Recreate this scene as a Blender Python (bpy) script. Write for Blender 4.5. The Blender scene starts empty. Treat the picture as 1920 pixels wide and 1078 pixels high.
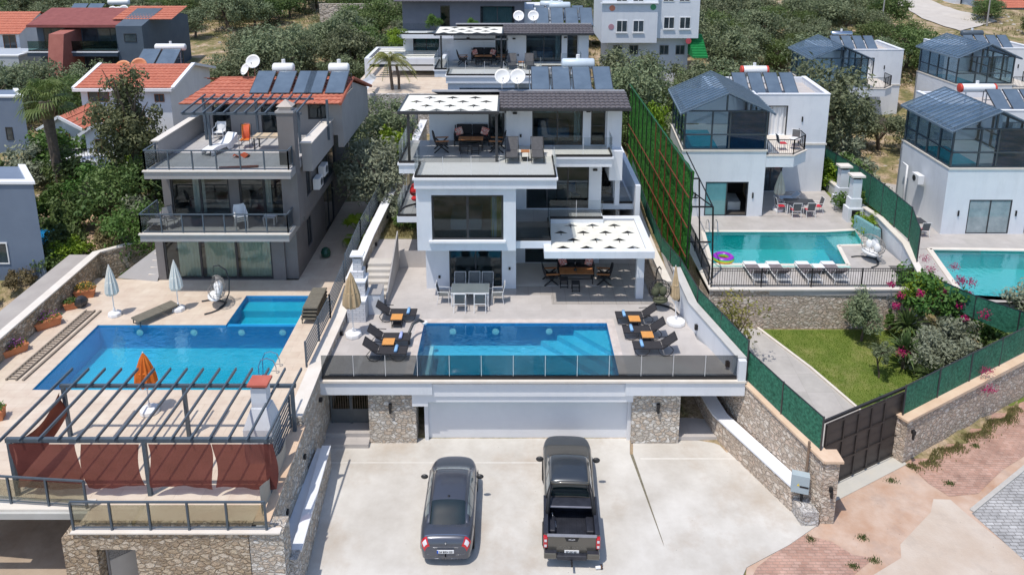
import bpy, bmesh, math, random
from mathutils import Vector, Matrix, noise
random.seed(7)
C = bpy.context.scene.collection
sc = bpy.context.scene
# ---------------------------------------------------------------- camera
FPX, YC, CH = 1420.0, 185.0, 21.0
PIT = math.atan(336/1420.); cp, sp = math.cos(PIT), math.sin(PIT)
cam = bpy.data.cameras.new('camera'); co = bpy.data.objects.new('camera', cam); C.objects.link(co)
cam.sensor_width = 36; cam.lens = FPX/1920*36; cam.shift_y = (YC-539)/1920; cam.clip_end = 3000; cam.clip_start = .5
co.location = (0, 0, CH); co.rotation_euler = (math.pi/2-PIT, 0, 0); sc.camera = co
# ---------------------------------------------------------------- light
L = Vector((.25, .28, -1)).normalized()
EL = math.asin(-L.z); AZ = math.atan2(-L.x, -L.y)      # direction towards the sun, from +Y
w = bpy.data.worlds.new("World"); sc.world = w; w.use_nodes = True
nt = w.node_tree; bg = nt.nodes['Background']
sky = nt.nodes.new('ShaderNodeTexSky'); sky.sky_type = 'NISHITA'; sky.sun_disc = False
sky.sun_elevation = EL; sky.sun_rotation = AZ; sky.altitude = 100; sky.air_density = 1; sky.dust_density = 1.0; sky.ozone_density = 1.5
nt.links.new(sky.outputs[0], bg.inputs[0]); bg.inputs[1].default_value = .15
sun = bpy.data.lights.new('sun', 'SUN'); so = bpy.data.objects.new('sun', sun); C.objects.link(so)
sun.energy = 3.05; sun.angle = math.radians(.53); sun.color = (1, .935, .85)
so.rotation_euler = L.to_track_quat('-Z', 'Y').to_euler(); so.location = (0, 0, 60)
sc.view_settings.view_transform = 'Standard'; sc.view_settings.look = 'None'
sc.view_settings.exposure = .24; sc.view_settings.gamma = 1
sc.render.engine = 'CYCLES'
sc.cycles.transparent_max_bounces = 24; sc.cycles.max_bounces = 8; sc.cycles.diffuse_bounces = 4
# ---------------------------------------------------------------- photo-to-place helpers (points on real planes)
def ray(px, py):
    u = (px-960)/FPX; v = (py-YC)/FPX
    return (u, cp-v*sp, -sp-v*cp)
def G(px, py, z=0.0):
    d = ray(px, py); t = (z-CH)/d[2]; return Vector((d[0]*t, d[1]*t, z))
def F(px, py, Y):
    d = ray(px, py); t = Y/d[1]; return Vector((d[0]*t, Y, CH+d[2]*t))
# ---------------------------------------------------------------- terrain height
def lerp_t(tab, y):
    if y <= tab[0][0]: return tab[0][1]
    for (a, b), (c, d) in zip(tab, tab[1:]):
        if y <= c: return b+(d-b)*(y-a)/(c-a)
    return tab[-1][1]
PA = [(27, -.06), (33, .8), (44, 2.6), (50, 4.2), (56, 4.6), (80, 5.5), (100, 6.8), (160, 10.2), (900, 60)]
PB = [(26, -.06), (37, 1.1), (44, 1.5), (52, 1.7), (67, 2.0), (100, 6.0), (160, 10.0), (900, 60)]
PC = [(32, -.06), (38, .3), (50, .8), (58, 1.6), (67, 2.0), (100, 6.0), (160, 10.0), (900, 60)]
PL = [(27, -.06), (34, 1.0), (37, 2.3), (44, 2.6), (60, 3.6), (80, 5.2), (100, 6.8), (160, 10.2), (900, 60)]
def sm(a, b, x):
    t = max(0, min(1, (x-a)/(b-a))); return t*t*(3-2*t)
def hz(x, y):
    if x > 15 and y < 25.95+(x-15.5)*.56: return -.06
    z = lerp_t(PL, y)
    z += (lerp_t(PA, y)-z)*sm(-9.5, -7.5, x)
    z += (lerp_t(PB, y)-z)*sm(7.6, 9.6, x)
    z += (lerp_t(PC, y)-z)*sm(20.5, 23, x)
    if y > 46:
        k = sm(46, 60, y)
        z += k*(.5*noise.noise(Vector((x*.07, y*.07, 3)))+.22*noise.noise(Vector((x*.3, y*.3, 0))))
    return z
def hit(px, py, z0=0):
    d = ray(px, py); t = 18.0
    while t < 900:
        x, y, z = d[0]*t, d[1]*t, CH+d[2]*t
        if z <= hz(x, y): break
        t += .25
    return Vector((x, y, hz(x, y)))
# ---------------------------------------------------------------- materials
def nd(m, t): return m.node_tree.nodes.new(t)
MC = {}
def base(name, col, rough=.6, metal=0, spec=.5):
    m = bpy.data.materials.new(name); m.use_nodes = True
    b = m.node_tree.nodes['Principled BSDF']
    b.inputs['Base Color'].default_value = (*col, 1); b.inputs['Roughness'].default_value = rough
    b.inputs['Metallic'].default_value = metal; b.inputs['Specular IOR Level'].default_value = spec
    return m, b
def mat(name, col, col2=None, rough=.6, metal=0, scale=3., bump=.0, bscale=None, spec=.4, detail=6, dist=.02, stain=0, stcol=(.1, .09, .08), stscale=.6, per=0, streak=0):
    """plain surface whose colour wanders between col and col2 with noise, a fine bump and optional stains or painted sheen"""
    if name in MC: return MC[name]
    m, b = base(name, col, rough, metal, spec); l = m.node_tree.links
    tc = nd(m, 'ShaderNodeTexCoord'); out = None
    if col2:
        n = nd(m, 'ShaderNodeTexNoise'); n.inputs['Scale'].default_value = scale; n.inputs['Detail'].default_value = detail
        n.inputs['Roughness'].default_value = .62
        l.new(tc.outputs['Object'], n.inputs['Vector'])
        r = nd(m, 'ShaderNodeValToRGB'); r.color_ramp.elements[0].position = .3; r.color_ramp.elements[1].position = .7
        r.color_ramp.elements[0].color = (*col, 1); r.color_ramp.elements[1].color = (*col2, 1)
        l.new(n.outputs[0], r.inputs[0]); out = r.outputs[0]
        if stain:
            n2 = nd(m, 'ShaderNodeTexNoise'); n2.inputs['Scale'].default_value = stscale; n2.inputs['Detail'].default_value = 9; n2.inputs['Roughness'].default_value = .7
            mp_ = nd(m, 'ShaderNodeMapping'); mp_.inputs['Scale'].default_value = (streak, streak, 1) if streak else (1, 1, 1); l.new(tc.outputs['Object'], mp_.inputs[0]); l.new(mp_.outputs[0], n2.inputs['Vector'])
            r2 = nd(m, 'ShaderNodeValToRGB'); r2.color_ramp.elements[0].position = .5; r2.color_ramp.elements[1].position = .72
            r2.color_ramp.elements[1].color = (stain, stain, stain, 1); r2.color_ramp.elements[0].color = (0, 0, 0, 1)
            l.new(n2.outputs[0], r2.inputs[0])
            mx = nd(m, 'ShaderNodeMixRGB'); l.new(r2.outputs[0], mx.inputs[0]); l.new(out, mx.inputs[1]); mx.inputs[2].default_value = (*stcol, 1)
            out = mx.outputs[0]
        if per:
            oi = nd(m, 'ShaderNodeObjectInfo'); hs = nd(m, 'ShaderNodeHueSaturation')
            mp = nd(m, 'ShaderNodeMapRange'); mp.inputs[3].default_value = 1-per; mp.inputs[4].default_value = 1+per
            l.new(oi.outputs['Random'], mp.inputs[0]); l.new(mp.outputs[0], hs.inputs['Value'])
            mp2 = nd(m, 'ShaderNodeMapRange'); mp2.inputs[3].default_value = .5-per*.08; mp2.inputs[4].default_value = .5+per*.08
            l.new(oi.outputs['Random'], mp2.inputs[0]); l.new(mp2.outputs[0], hs.inputs['Hue'])
            l.new(out, hs.inputs['Color']); out = hs.outputs[0]
        l.new(out, b.inputs['Base Color'])
    if bump:
        n3 = nd(m, 'ShaderNodeTexNoise'); n3.inputs['Scale'].default_value = bscale or scale*6; n3.inputs['Detail'].default_value = 5
        l.new(tc.outputs['Object'], n3.inputs['Vector'])
        bp = nd(m, 'ShaderNodeBump'); bp.inputs['Strength'].default_value = bump; bp.inputs['Distance'].default_value = dist
        l.new(n3.outputs[0], bp.inputs['Height']); l.new(bp.outputs[0], b.inputs['Normal'])
    MC[name] = m; return m
def stone(name, cols, mortar, scale=4., rough=.85, edge=.06, strength=1., sq=(1, 1, 1.5)):
    """rubble masonry: voronoi stones with their own colours, mortar joints and relief"""
    if name in MC: return MC[name]
    m, b = base(name, cols[0], rough, 0, .25); l = m.node_tree.links
    tc = nd(m, 'ShaderNodeTexCoord'); mp = nd(m, 'ShaderNodeMapping'); mp.inputs['Scale'].default_value = sq
    l.new(tc.outputs['Object'], mp.inputs[0])
    nz = nd(m, 'ShaderNodeTexNoise'); nz.inputs['Scale'].default_value = scale*1.1; nz.inputs['Detail'].default_value = 5
    l.new(mp.outputs[0], nz.inputs['Vector'])
    ad = nd(m, 'ShaderNodeMixRGB'); ad.blend_type = 'ADD'; ad.inputs[0].default_value = .30
    l.new(mp.outputs[0], ad.inputs[1]); l.new(nz.outputs['Color'], ad.inputs[2])
    v = nd(m, 'ShaderNodeTexVoronoi'); v.inputs['Scale'].default_value = scale; l.new(ad.outputs[0], v.inputs['Vector'])
    ve = nd(m, 'ShaderNodeTexVoronoi'); ve.feature = 'DISTANCE_TO_EDGE'; ve.inputs['Scale'].default_value = scale; l.new(ad.outputs[0], ve.inputs['Vector'])
    sx = nd(m, 'ShaderNodeSeparateColor'); l.new(v.outputs['Color'], sx.inputs[0])
    r = nd(m, 'ShaderNodeValToRGB'); cr = r.color_ramp; cr.interpolation = 'CONSTANT'
    cr.elements[0].color = (*cols[0], 1); cr.elements[0].position = 0
    cr.elements[1].color = (*cols[1], 1); cr.elements[1].position = 1/len(cols)
    for i, c_ in enumerate(cols[2:], 2):
        e = cr.elements.new(i/len(cols)); e.color = (*c_, 1)
    l.new(sx.outputs[0], r.inputs[0])
    n2 = nd(m, 'ShaderNodeTexNoise'); n2.inputs['Scale'].default_value = scale*7; n2.inputs['Detail'].default_value = 4; l.new(tc.outputs['Object'], n2.inputs['Vector'])
    mu = nd(m, 'ShaderNodeMixRGB'); mu.blend_type = 'OVERLAY'; mu.inputs[0].default_value = .6; l.new(r.outputs[0], mu.inputs[1]); l.new(n2.outputs[0], mu.inputs[2])
    r2 = nd(m, 'ShaderNodeValToRGB'); r2.color_ramp.elements[0].position = edge*.3; r2.color_ramp.elements[1].position = edge
    l.new(ve.outputs['Distance'], r2.inputs[0])
    mx = nd(m, 'ShaderNodeMixRGB'); l.new(r2.outputs[0], mx.inputs[0]); mx.inputs[1].default_value = (*mortar, 1); l.new(mu.outputs[0], mx.inputs[2])
    l.new(mx.outputs[0], b.inputs['Base Color'])
    r3 = nd(m, 'ShaderNodeValToRGB'); r3.color_ramp.elements[1].position = edge*3; l.new(ve.outputs['Distance'], r3.inputs[0])
    ma = nd(m, 'ShaderNodeMath'); ma.operation = 'MULTIPLY_ADD'; l.new(n2.outputs[0], ma.inputs[0]); ma.inputs[1].default_value = .6; l.new(r3.outputs[0], ma.inputs[2])
    bp = nd(m, 'ShaderNodeBump'); bp.inputs['Strength'].default_value = strength; bp.inputs['Distance'].default_value = .07
    l.new(ma.outputs[0], bp.inputs['Height']); l.new(bp.outputs[0], b.inputs['Normal'])
    MC[name] = m; return m
def tiles(name, c1, c2, grout, tw=.6, th=.6, rough=.5, mortar=.012, offset=0., var=.35, bump=.3, axis='xy', spec=.35):
    """laid tiles or pavers: brick texture on object coordinates, broken up by noise"""
    if name in MC: return MC[name]
    m, b = base(name, c1, rough, 0, spec); l = m.node_tree.links
    tc = nd(m, 'ShaderNodeTexCoord'); src = tc.outputs['Object']
    if axis != 'xy':
        s_ = nd(m, 'ShaderNodeSeparateXYZ'); c_ = nd(m, 'ShaderNodeCombineXYZ'); l.new(src, s_.inputs[0])
        l.new(s_.outputs['XYZ'.index(axis[0].upper())], c_.inputs[0]); l.new(s_.outputs['XYZ'.index(axis[1].upper())], c_.inputs[1]); src = c_.outputs[0]
    br = nd(m, 'ShaderNodeTexBrick'); br.inputs['Scale'].default_value = 1; br.inputs['Brick Width'].default_value = tw; br.inputs['Row Height'].default_value = th
    br.inputs['Mortar Size'].default_value = mortar; br.inputs['Mortar Smooth'].default_value = .3; br.offset = offset; br.inputs['Bias'].default_value = 0
    br.inputs['Color1'].default_value = (*c1, 1); br.inputs['Color2'].default_value = (*c2, 1); br.inputs['Mortar'].default_value = (*grout, 1)
    l.new(src, br.inputs['Vector'])
    n = nd(m, 'ShaderNodeTexNoise'); n.inputs['Scale'].default_value = 1.3; n.inputs['Detail'].default_value = 8; n.inputs['Roughness'].default_value = .65
    l.new(tc.outputs['Object'], n.inputs['Vector'])
    mu = nd(m, 'ShaderNodeMixRGB'); mu.blend_type = 'OVERLAY'; mu.inputs[0].default_value = var; l.new(br.outputs[0], mu.inputs[1]); l.new(n.outputs[0], mu.inputs[2])
    l.new(mu.outputs[0], b.inputs['Base Color'])
    bp = nd(m, 'ShaderNodeBump'); bp.inputs['Strength'].default_value = bump; bp.inputs['Distance'].default_value = .01; bp.invert = True
    l.new(br.outputs['Fac'], bp.inputs['Height']); l.new(bp.outputs[0], b.inputs['Normal'])
    MC[name] = m; return m
def glass(name, tint, gloss=.6, rough=.02, ior=1.5, wav=0, wscale=4.):
    """thin pane or water skin: tinted see-through with a fresnel reflection"""
    if name in MC: return MC[name]
    m = bpy.data.materials.new(name); m.use_nodes = True; t = m.node_tree; t.nodes.remove(t.nodes['Principled BSDF']); l = t.links
    o = t.nodes['Material Output']; tr = nd(m, 'ShaderNodeBsdfTransparent'); tr.inputs[0].default_value = (*tint, 1)
    gl = nd(m, 'ShaderNodeBsdfGlossy'); gl.inputs['Roughness'].default_value = rough; gl.inputs[0].default_value = (.9, .95, 1, 1)
    fr = nd(m, 'ShaderNodeFresnel'); fr.inputs[0].default_value = ior
    mx = nd(m, 'ShaderNodeMixShader'); ml = nd(m, 'ShaderNodeMath'); ml.operation = 'MULTIPLY'; ml.inputs[1].default_value = gloss
    l.new(fr.outputs[0], ml.inputs[0]); l.new(ml.outputs[0], mx.inputs[0]); l.new(tr.outputs[0], mx.inputs[1]); l.new(gl.outputs[0], mx.inputs[2]); l.new(mx.outputs[0], o.inputs[0])
    if wav:
        tc = nd(m, 'ShaderNodeTexCoord'); n = nd(m, 'ShaderNodeTexNoise'); n.inputs['Scale'].default_value = wscale; n.inputs['Detail'].default_value = 3
        l.new(tc.outputs['Object'], n.inputs['Vector']); bp = nd(m, 'ShaderNodeBump'); bp.inputs['Strength'].default_value = wav; bp.inputs['Distance'].default_value = .05
        l.new(n.outputs[0], bp.inputs['Height'])
        for q in (gl, fr): l.new(bp.outputs[0], q.inputs['Normal'])
    MC[name] = m; return m
def leafmat(name, c1, c2, per=.22, trans=.25, scale=1.2, c3=None):
    if name in MC: return MC[name]
    m = mat(name, c1, c2, rough=.55, scale=scale, per=per, spec=.3, detail=3); t = m.node_tree; l = t.links
    b = t.nodes['Principled BSDF']; o = t.nodes['Material Output']; tl = nd(m, 'ShaderNodeBsdfTranslucent')
    src = b.inputs['Base Color'].links[0].from_socket; l.new(src, tl.inputs[0])
    mx = nd(m, 'ShaderNodeMixShader'); mx.inputs[0].default_value = trans; l.new(b.outputs[0], mx.inputs[1]); l.new(tl.outputs[0], mx.inputs[2]); l.new(mx.outputs[0], o.inputs[0])
    return m
# ---------------------------------------------------------------- mesh builder
EACH = {'wall_lamp', 'stone_pillar', 'fascia_beam', 'entrance_step', 'parapet', 'parapet_coping', 'pool_light', 'panel_seam', 'glass_panel', 'terrace_slab', 'passage_wall', 'side_terrace_slab', 'retaining_wall', 'armrest', 'bumper_step', 'bed_side', 'bed_rail_cap', 'pergola_beam', 'table_top', 'cross_leg', 'end_cap', 'cross_bar', 'leg', 'coping', 'edge_beam', 'balcony_slab', 'bed'}
class MB:
    def __init__(s): s.v = []; s.f = []; s.sm = False
    def poly(s, pts):
        i = len(s.v); s.v += [Vector(p) for p in pts]; s.f.append(tuple(range(i, i+len(pts)))); return s
    def box(s, x0, x1, y0, y1, z0, z1):
        if x0 > x1: x0, x1 = x1, x0
        if y0 > y1: y0, y1 = y1, y0
        if z0 > z1: z0, z1 = z1, z0
        i = len(s.v); s.v += [Vector(p) for p in ((x0,y0,z0),(x1,y0,z0),(x1,y1,z0),(x0,y1,z0),(x0,y0,z1),(x1,y0,z1),(x1,y1,z1),(x0,y1,z1))]
        s.f += [tuple(i+k for k in q) for q in ((3,2,1,0),(4,5,6,7),(0,1,5,4),(1,2,6,5),(2,3,7,6),(3,0,4,7))]; return s
    def bar(s, p, q, w, h=None, up=(0, 0, 1)):
        h = h or w; p = Vector(p); q = Vector(q); d = (q-p).normalized(); u = Vector(up)
        if abs(d.dot(u)) > .98: u = Vector((0, 1, 0))
        a = d.cross(u).normalized()*w/2; b = a.cross(d).normalized()*h/2
        i = len(s.v); s.v += [p-a-b, p+a-b, p+a+b, p-a+b, q-a-b, q+a-b, q+a+b, q-a+b]
        s.f += [tuple(i+k for k in t) for t in ((0,1,2,3),(7,6,5,4),(1,0,4,5),(2,1,5,6),(3,2,6,7),(0,3,7,4))]; return s
    def tube(s, pts, r, n=6, cap=True, closed=False):
        pts = [Vector(p) for p in pts]; N = len(pts); rs = r if isinstance(r, (list, tuple)) else [r]*N; rings = []; a = None
        for k in range(N):
            d = (pts[(k+1) % N]-pts[k-1]) if closed else (pts[min(k+1, N-1)]-pts[max(k-1, 0)])
            d.normalize()
            if a is None: a = d.cross(Vector((0, 0, 1)) if abs(d.z) < .9 else Vector((1, 0, 0))).normalized()
            else: a = (a-d*a.dot(d)).normalized()
            b = d.cross(a); i = len(s.v); rings.append(i)
            s.v += [pts[k]+(a*math.cos(2*math.pi*j/n)+b*math.sin(2*math.pi*j/n))*rs[k] for j in range(n)]
        for k in range(N if closed else N-1):
            p, q = rings[k], rings[(k+1) % N]
            for j in range(n): s.f.append((p+j, p+(j+1) % n, q+(j+1) % n, q+j))
        if cap and not closed:
            s.f.append(tuple(rings[0]+j for j in reversed(range(n)))); s.f.append(tuple(rings[-1]+j for j in range(n)))
        return s
    def lathe(s, prof, c=(0, 0, 0), n=16, fn=None):
        c = Vector(c); rings = []
        for (r, z) in prof:
            rings.append(len(s.v))
            for j in range(n):
                a = 2*math.pi*j/n; k = fn(j) if fn else 1
                s.v.append(c+Vector((r*k*math.cos(a), r*k*math.sin(a), z)))
        for p, q in zip(rings, rings[1:]):
            for j in range(n): s.f.append((p+j, p+(j+1) % n, q+(j+1) % n, q+j))
        s.f.append(tuple(rings[0]+j for j in reversed(range(n)))); s.f.append(tuple(rings[-1]+j for j in range(n))); return s
    def prism(s, pts, z0, z1):
        n = len(pts); i = len(s.v)
        ar = sum(pts[k][0]*pts[(k+1) % n][1]-pts[(k+1) % n][0]*pts[k][1] for k in range(n))
        if ar < 0: pts = list(reversed(pts))
        s.v += [Vector((p[0], p[1], z0)) for p in pts]+[Vector((p[0], p[1], z1)) for p in pts]
        s.f.append(tuple(i+k for k in reversed(range(n)))); s.f.append(tuple(i+n+k for k in range(n)))
        for k in range(n): s.f.append((i+k, i+(k+1) % n, i+n+(k+1) % n, i+n+k))
        return s
    def grid(s, fn, nu, nv):
        i = len(s.v); s.v += [Vector(fn(a/nu, b/nv)) for b in range(nv+1) for a in range(nu+1)]
        s.f += [(i+b*(nu+1)+a, i+b*(nu+1)+a+1, i+(b+1)*(nu+1)+a+1, i+(b+1)*(nu+1)+a) for b in range(nv) for a in range(nu)]; return s
    def facade(s, ax, pos, t, a0, a1, z0, z1, holes=()):
        """wall in plane ax=pos ('y': runs along x) with rectangular openings (a0,a1,z0,z1); thickness t goes inwards"""
        cuts = sorted({a0, a1, *[h[0] for h in holes], *[h[1] for h in holes]})
        for p, q in zip(cuts, cuts[1:]):
            hs = sorted((h[2], h[3]) for h in holes if h[0] <= p+1e-6 and h[1] >= q-1e-6); z = z0
            for (b, c_) in hs+[(z1, z1)]:
                if b > z+1e-6:
                    if ax == 'y': s.box(p, q, pos, pos+t, z, b)
                    else: s.box(pos, pos+t, p, q, z, b)
                z = c_
        return s
    def xf(s, M): s.v = [M @ v for v in s.v]; return s
    def skew(s, k, x0=0, y0=0):
        s.v = [Vector((v.x+k*(v.y-y0), v.y, v.z)) for v in s.v]; return s
    def pieces(s):
        p = list(range(len(s.v)))
        def fd(a):
            while p[a] != a: p[a] = p[p[a]]; a = p[a]
            return a
        for f in s.f:
            for k in f[1:]: p[fd(k)] = fd(f[0])
        g = {}
        for f in s.f: g.setdefault(fd(f[0]), []).append(f)
        out = []
        for fs in g.values():
            q = MB(); ix = {}
            for f in fs:
                for k in f:
                    if k not in ix: ix[k] = len(q.v); q.v.append(s.v[k])
                q.f.append(tuple(ix[k] for k in f))
            out.append(q)
        return out
    def build(s, name, m, parent=None, world=False, smooth=False, bevel=0, sub=0, merge=False):
        if name in EACH and parent:
            ps_ = s.pieces()
            if 1 < len(ps_) <= 24:
                return [q.build1(name, m, parent, world, smooth, bevel, sub, merge) for q in ps_][0]
        return s.build1(name, m, parent, world, smooth, bevel, sub, merge)
    def build1(s, name, m, parent=None, world=False, smooth=False, bevel=0, sub=0, merge=False):
        o = Vector((0, 0, 0))
        if world and parent:
            q = parent
            while q: o += q.location; q = q.parent
        me = bpy.data.meshes.new(name); me.from_pydata([tuple(v-o) for v in s.v], [], s.f)
        if merge or sub:
            b = bmesh.new(); b.from_mesh(me); bmesh.ops.remove_doubles(b, verts=b.verts, dist=1e-4); bmesh.ops.recalc_face_normals(b, faces=b.faces); b.to_mesh(me); b.free()
        if isinstance(m, (list, tuple)):
            for q in m: me.materials.append(q)
        else: me.materials.append(m)
        ob = bpy.data.objects.new(name, me); C.objects.link(ob)
        if parent: ob.parent = parent
        if smooth: me.polygons.foreach_set('use_smooth', [True]*len(me.polygons))
        if bevel:
            bv = ob.modifiers.new('bevel', 'BEVEL'); bv.width = bevel; bv.segments = 2; bv.limit_method = 'ANGLE'
        if sub:
            sb = ob.modifiers.new('sub', 'SUBSURF'); sb.levels = sub; sb.render_levels = sub
        return ob
def tag(o, label=None, cat=None, group=None, kind=None):
    if label: o['label'] = label
    if cat: o['category'] = cat
    if group: o['group'] = group
    if kind: o['kind'] = kind
    return o
def thing(name, label, cat, loc=(0, 0, 0), rz=0, group=None):
    o = bpy.data.objects.new(name, None); C.objects.link(o); o.location = loc; o.rotation_euler = (0, 0, rz); o.empty_display_size = .3
    return tag(o, label, cat, group)
def clone(r, loc, rz=0, label=None, group=None, sc_=None):
    def cp_(o, par):
        c_ = o.copy(); C.objects.link(c_); c_.parent = par
        for ch in KIDS.get(o.name, None) or [k for k in o.children]: cp_(ch, c_)
        return c_
    n = cp_(r, None); n.location = loc; n.rotation_euler = (0, 0, rz)
    if label: n['label'] = label
    if group: n['group'] = group
    if sc_: n.scale = (sc_,)*3
    return n
KIDS = {}
def struct(name, mb, m, **k): return tag(mb.build(name, m, **k), kind='structure')
# ================================================================ shared materials
WHITE = mat('white_render', (.66, .69, .74), (.73, .755, .79), rough=.75, scale=.8, bump=.15, bscale=60, dist=.004, stain=.38, stcol=(.53, .555, .58), stscale=.4, streak=5)
WHITE2 = mat('white_trim', (.74, .76, .80), (.80, .81, .83), rough=.6, scale=2)
GREYW = mat('taupe_render', (.165, .155, .155), (.20, .19, .19), rough=.8, scale=.7, bump=.2, bscale=50, dist=.004, stain=.4, stcol=(.12, .115, .11), stscale=.45, streak=5)
GREYL = mat('light_taupe_render', (.31, .30, .295), (.37, .355, .35), rough=.8, scale=.7, bump=.2, bscale=50, dist=.004)
CONC = mat('pale_concrete', (.45, .42, .375), (.63, .61, .57), rough=.85, scale=.55, bump=.35, bscale=22, dist=.01, stain=.85, stcol=(.42, .35, .28), stscale=.3, detail=12)  # pale tone and brown stains are the concrete's own colour
DECK = tiles('light_grey_tiles', (.46, .43, .41), (.50, .47, .45), (.42, .40, .38), 1.2, .6, mortar=.006, offset=.5, var=.22)
DECKD = tiles('patio_tiles', (.36, .335, .31), (.39, .36, .335), (.25, .23, .21), .6, .6, mortar=.012, var=.25)
TERR = tiles('terrace_tiles', (.32, .32, .32), (.36, .36, .355), (.22, .22, .22), .9, .9, mortar=.01, var=.15)
ROOFT = mat('terrace_membrane', (.54, .54, .54), (.60, .60, .59), rough=.7, scale=.6)
TRAV = tiles('travertine_paving', (.60, .50, .40), (.64, .54, .44), (.47, .38, .30), .9, .45, mortar=.006, offset=.5, var=.35)
STN = stone('grey_rubble_stone', [(.68,.62,.54),(.76,.71,.64),(.60,.54,.47),(.68,.57,.46),(.82,.78,.72),(.64,.54,.44)], (.60, .55, .49), 4.6)
STN2 = stone('brown_rubble_stone', [(.50,.39,.27),(.60,.49,.36),(.43,.33,.23),(.64,.53,.40),(.54,.42,.30),(.68,.58,.46)], (.44, .36, .28), 4.4)
STN3 = stone('pinkish_rubble_stone', [(.64,.53,.43),(.74,.63,.53),(.56,.46,.37),(.70,.56,.45),(.79,.70,.60)], (.57, .48, .40), 4.2)
STNB = stone('white_wash_stone', [(.66,.63,.60),(.56,.53,.5),(.72,.70,.68),(.6,.55,.50)], (.62, .60, .58), 4.2)
COPE = mat('peach_coping_stone', (.60, .42, .29), (.70, .54, .40), rough=.7, scale=1.5, bump=.2, bscale=15)
COPW = mat('pale_coping_stone', (.66, .60, .53), (.72, .68, .62), rough=.7, scale=1.5)
ANTH = mat('anthracite_metal', (.03, .033, .038), (.04, .043, .05), rough=.4, scale=4, spec=.5)
STEEL = mat('blue_grey_steel', (.07, .095, .12), (.09, .115, .145), rough=.45, scale=4)
BLK = mat('black_metal', (.012, .012, .014), (.02, .02, .022), rough=.45, scale=5)
CHROME = mat('polished_steel', (.6, .62, .65), rough=.18, metal=1)
PLASW = mat('white_plastic', (.74, .75, .76), (.80, .80, .80), rough=.4, scale=3)
WOOD = mat('teak', (.34, .13, .045), (.45, .19, .07), rough=.5, scale=9)
WOODO = mat('bright_oiled_wood', (.62, .27, .07), (.70, .34, .10), rough=.45, scale=9)
MESH = mat('dark_mesh_fabric', (.028, .027, .030), (.04, .038, .042), rough=.8, scale=6)
FABR = mat('charcoal_cushion', (.022, .022, .026), (.034, .034, .038), rough=.9, scale=6)
CANV = mat('cream_canvas', (.70, .69, .62), (.78, .77, .70), rough=.8, scale=2.5)
TILEG = mat('graphite_roof_tiles', (.085, .078, .085), (.15, .135, .14), rough=.55, scale=5, bump=.4, bscale=18)
TILER = mat('terracotta_roof_tiles', (.40, .115, .07), (.56, .20, .125), rough=.7, scale=4, bump=.3, bscale=18, stain=.5, stcol=(.36, .12, .08), stscale=1.2)
PANEL = mat('solar_glass', (.085, .12, .165), (.12, .165, .22), rough=.12, scale=1.2, spec=.8)
GRAVEL = stone('gravel_bed', [(.5,.42,.33),(.62,.54,.44),(.40,.33,.26),(.66,.6,.53)], (.3, .25, .2), 22, strength=.8)
WGL = glass('window_glass', (.62, .70, .72), .85)
RGL = glass('smoked_railing_glass', (.52, .54, .55), .55)
CGL = glass('clear_railing_glass', (.88, .90, .90), .45)
DGL = mat('dark_window_glass', (.018, .026, .034), (.07, .095, .115), rough=.06, scale=.8, spec=.9)
INT = mat('room_interior', (.50, .46, .42), (.58, .54, .50), rough=.8, scale=1)
CURT = mat('sheer_curtain', (.58, .60, .58), (.68, .70, .68), rough=.9, scale=3)
# pool: mosaic basin under a water skin
def pooltile(name, a, b_, sc_=14):
    m = mat(name, a, b_, rough=.35, scale=sc_, detail=2, spec=.5); return m
PTB = pooltile('blue_pool_mosaic', (.04, .46, .68), (.15, .66, .84))
PTD = pooltile('deep_blue_pool_mosaic', (.008, .13, .32), (.025, .22, .46))
PTL = pooltile('painted_blue_pool', (.03, .52, .68), (.05, .57, .73), 1.0)
PTS = pooltile('painted_blue_side', (.015, .24, .52), (.025, .27, .56), 1.0)
PTT = pooltile('turquoise_mosaic', (.015, .46, .43), (.06, .60, .56))
PTG = pooltile('pale_green_mosaic', (.28, .50, .46), (.46, .66, .60), 9)
WAT = glass('pool_water', (.78, .95, .97), .5, .03, 1.33, .3, 3.5)
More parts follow.
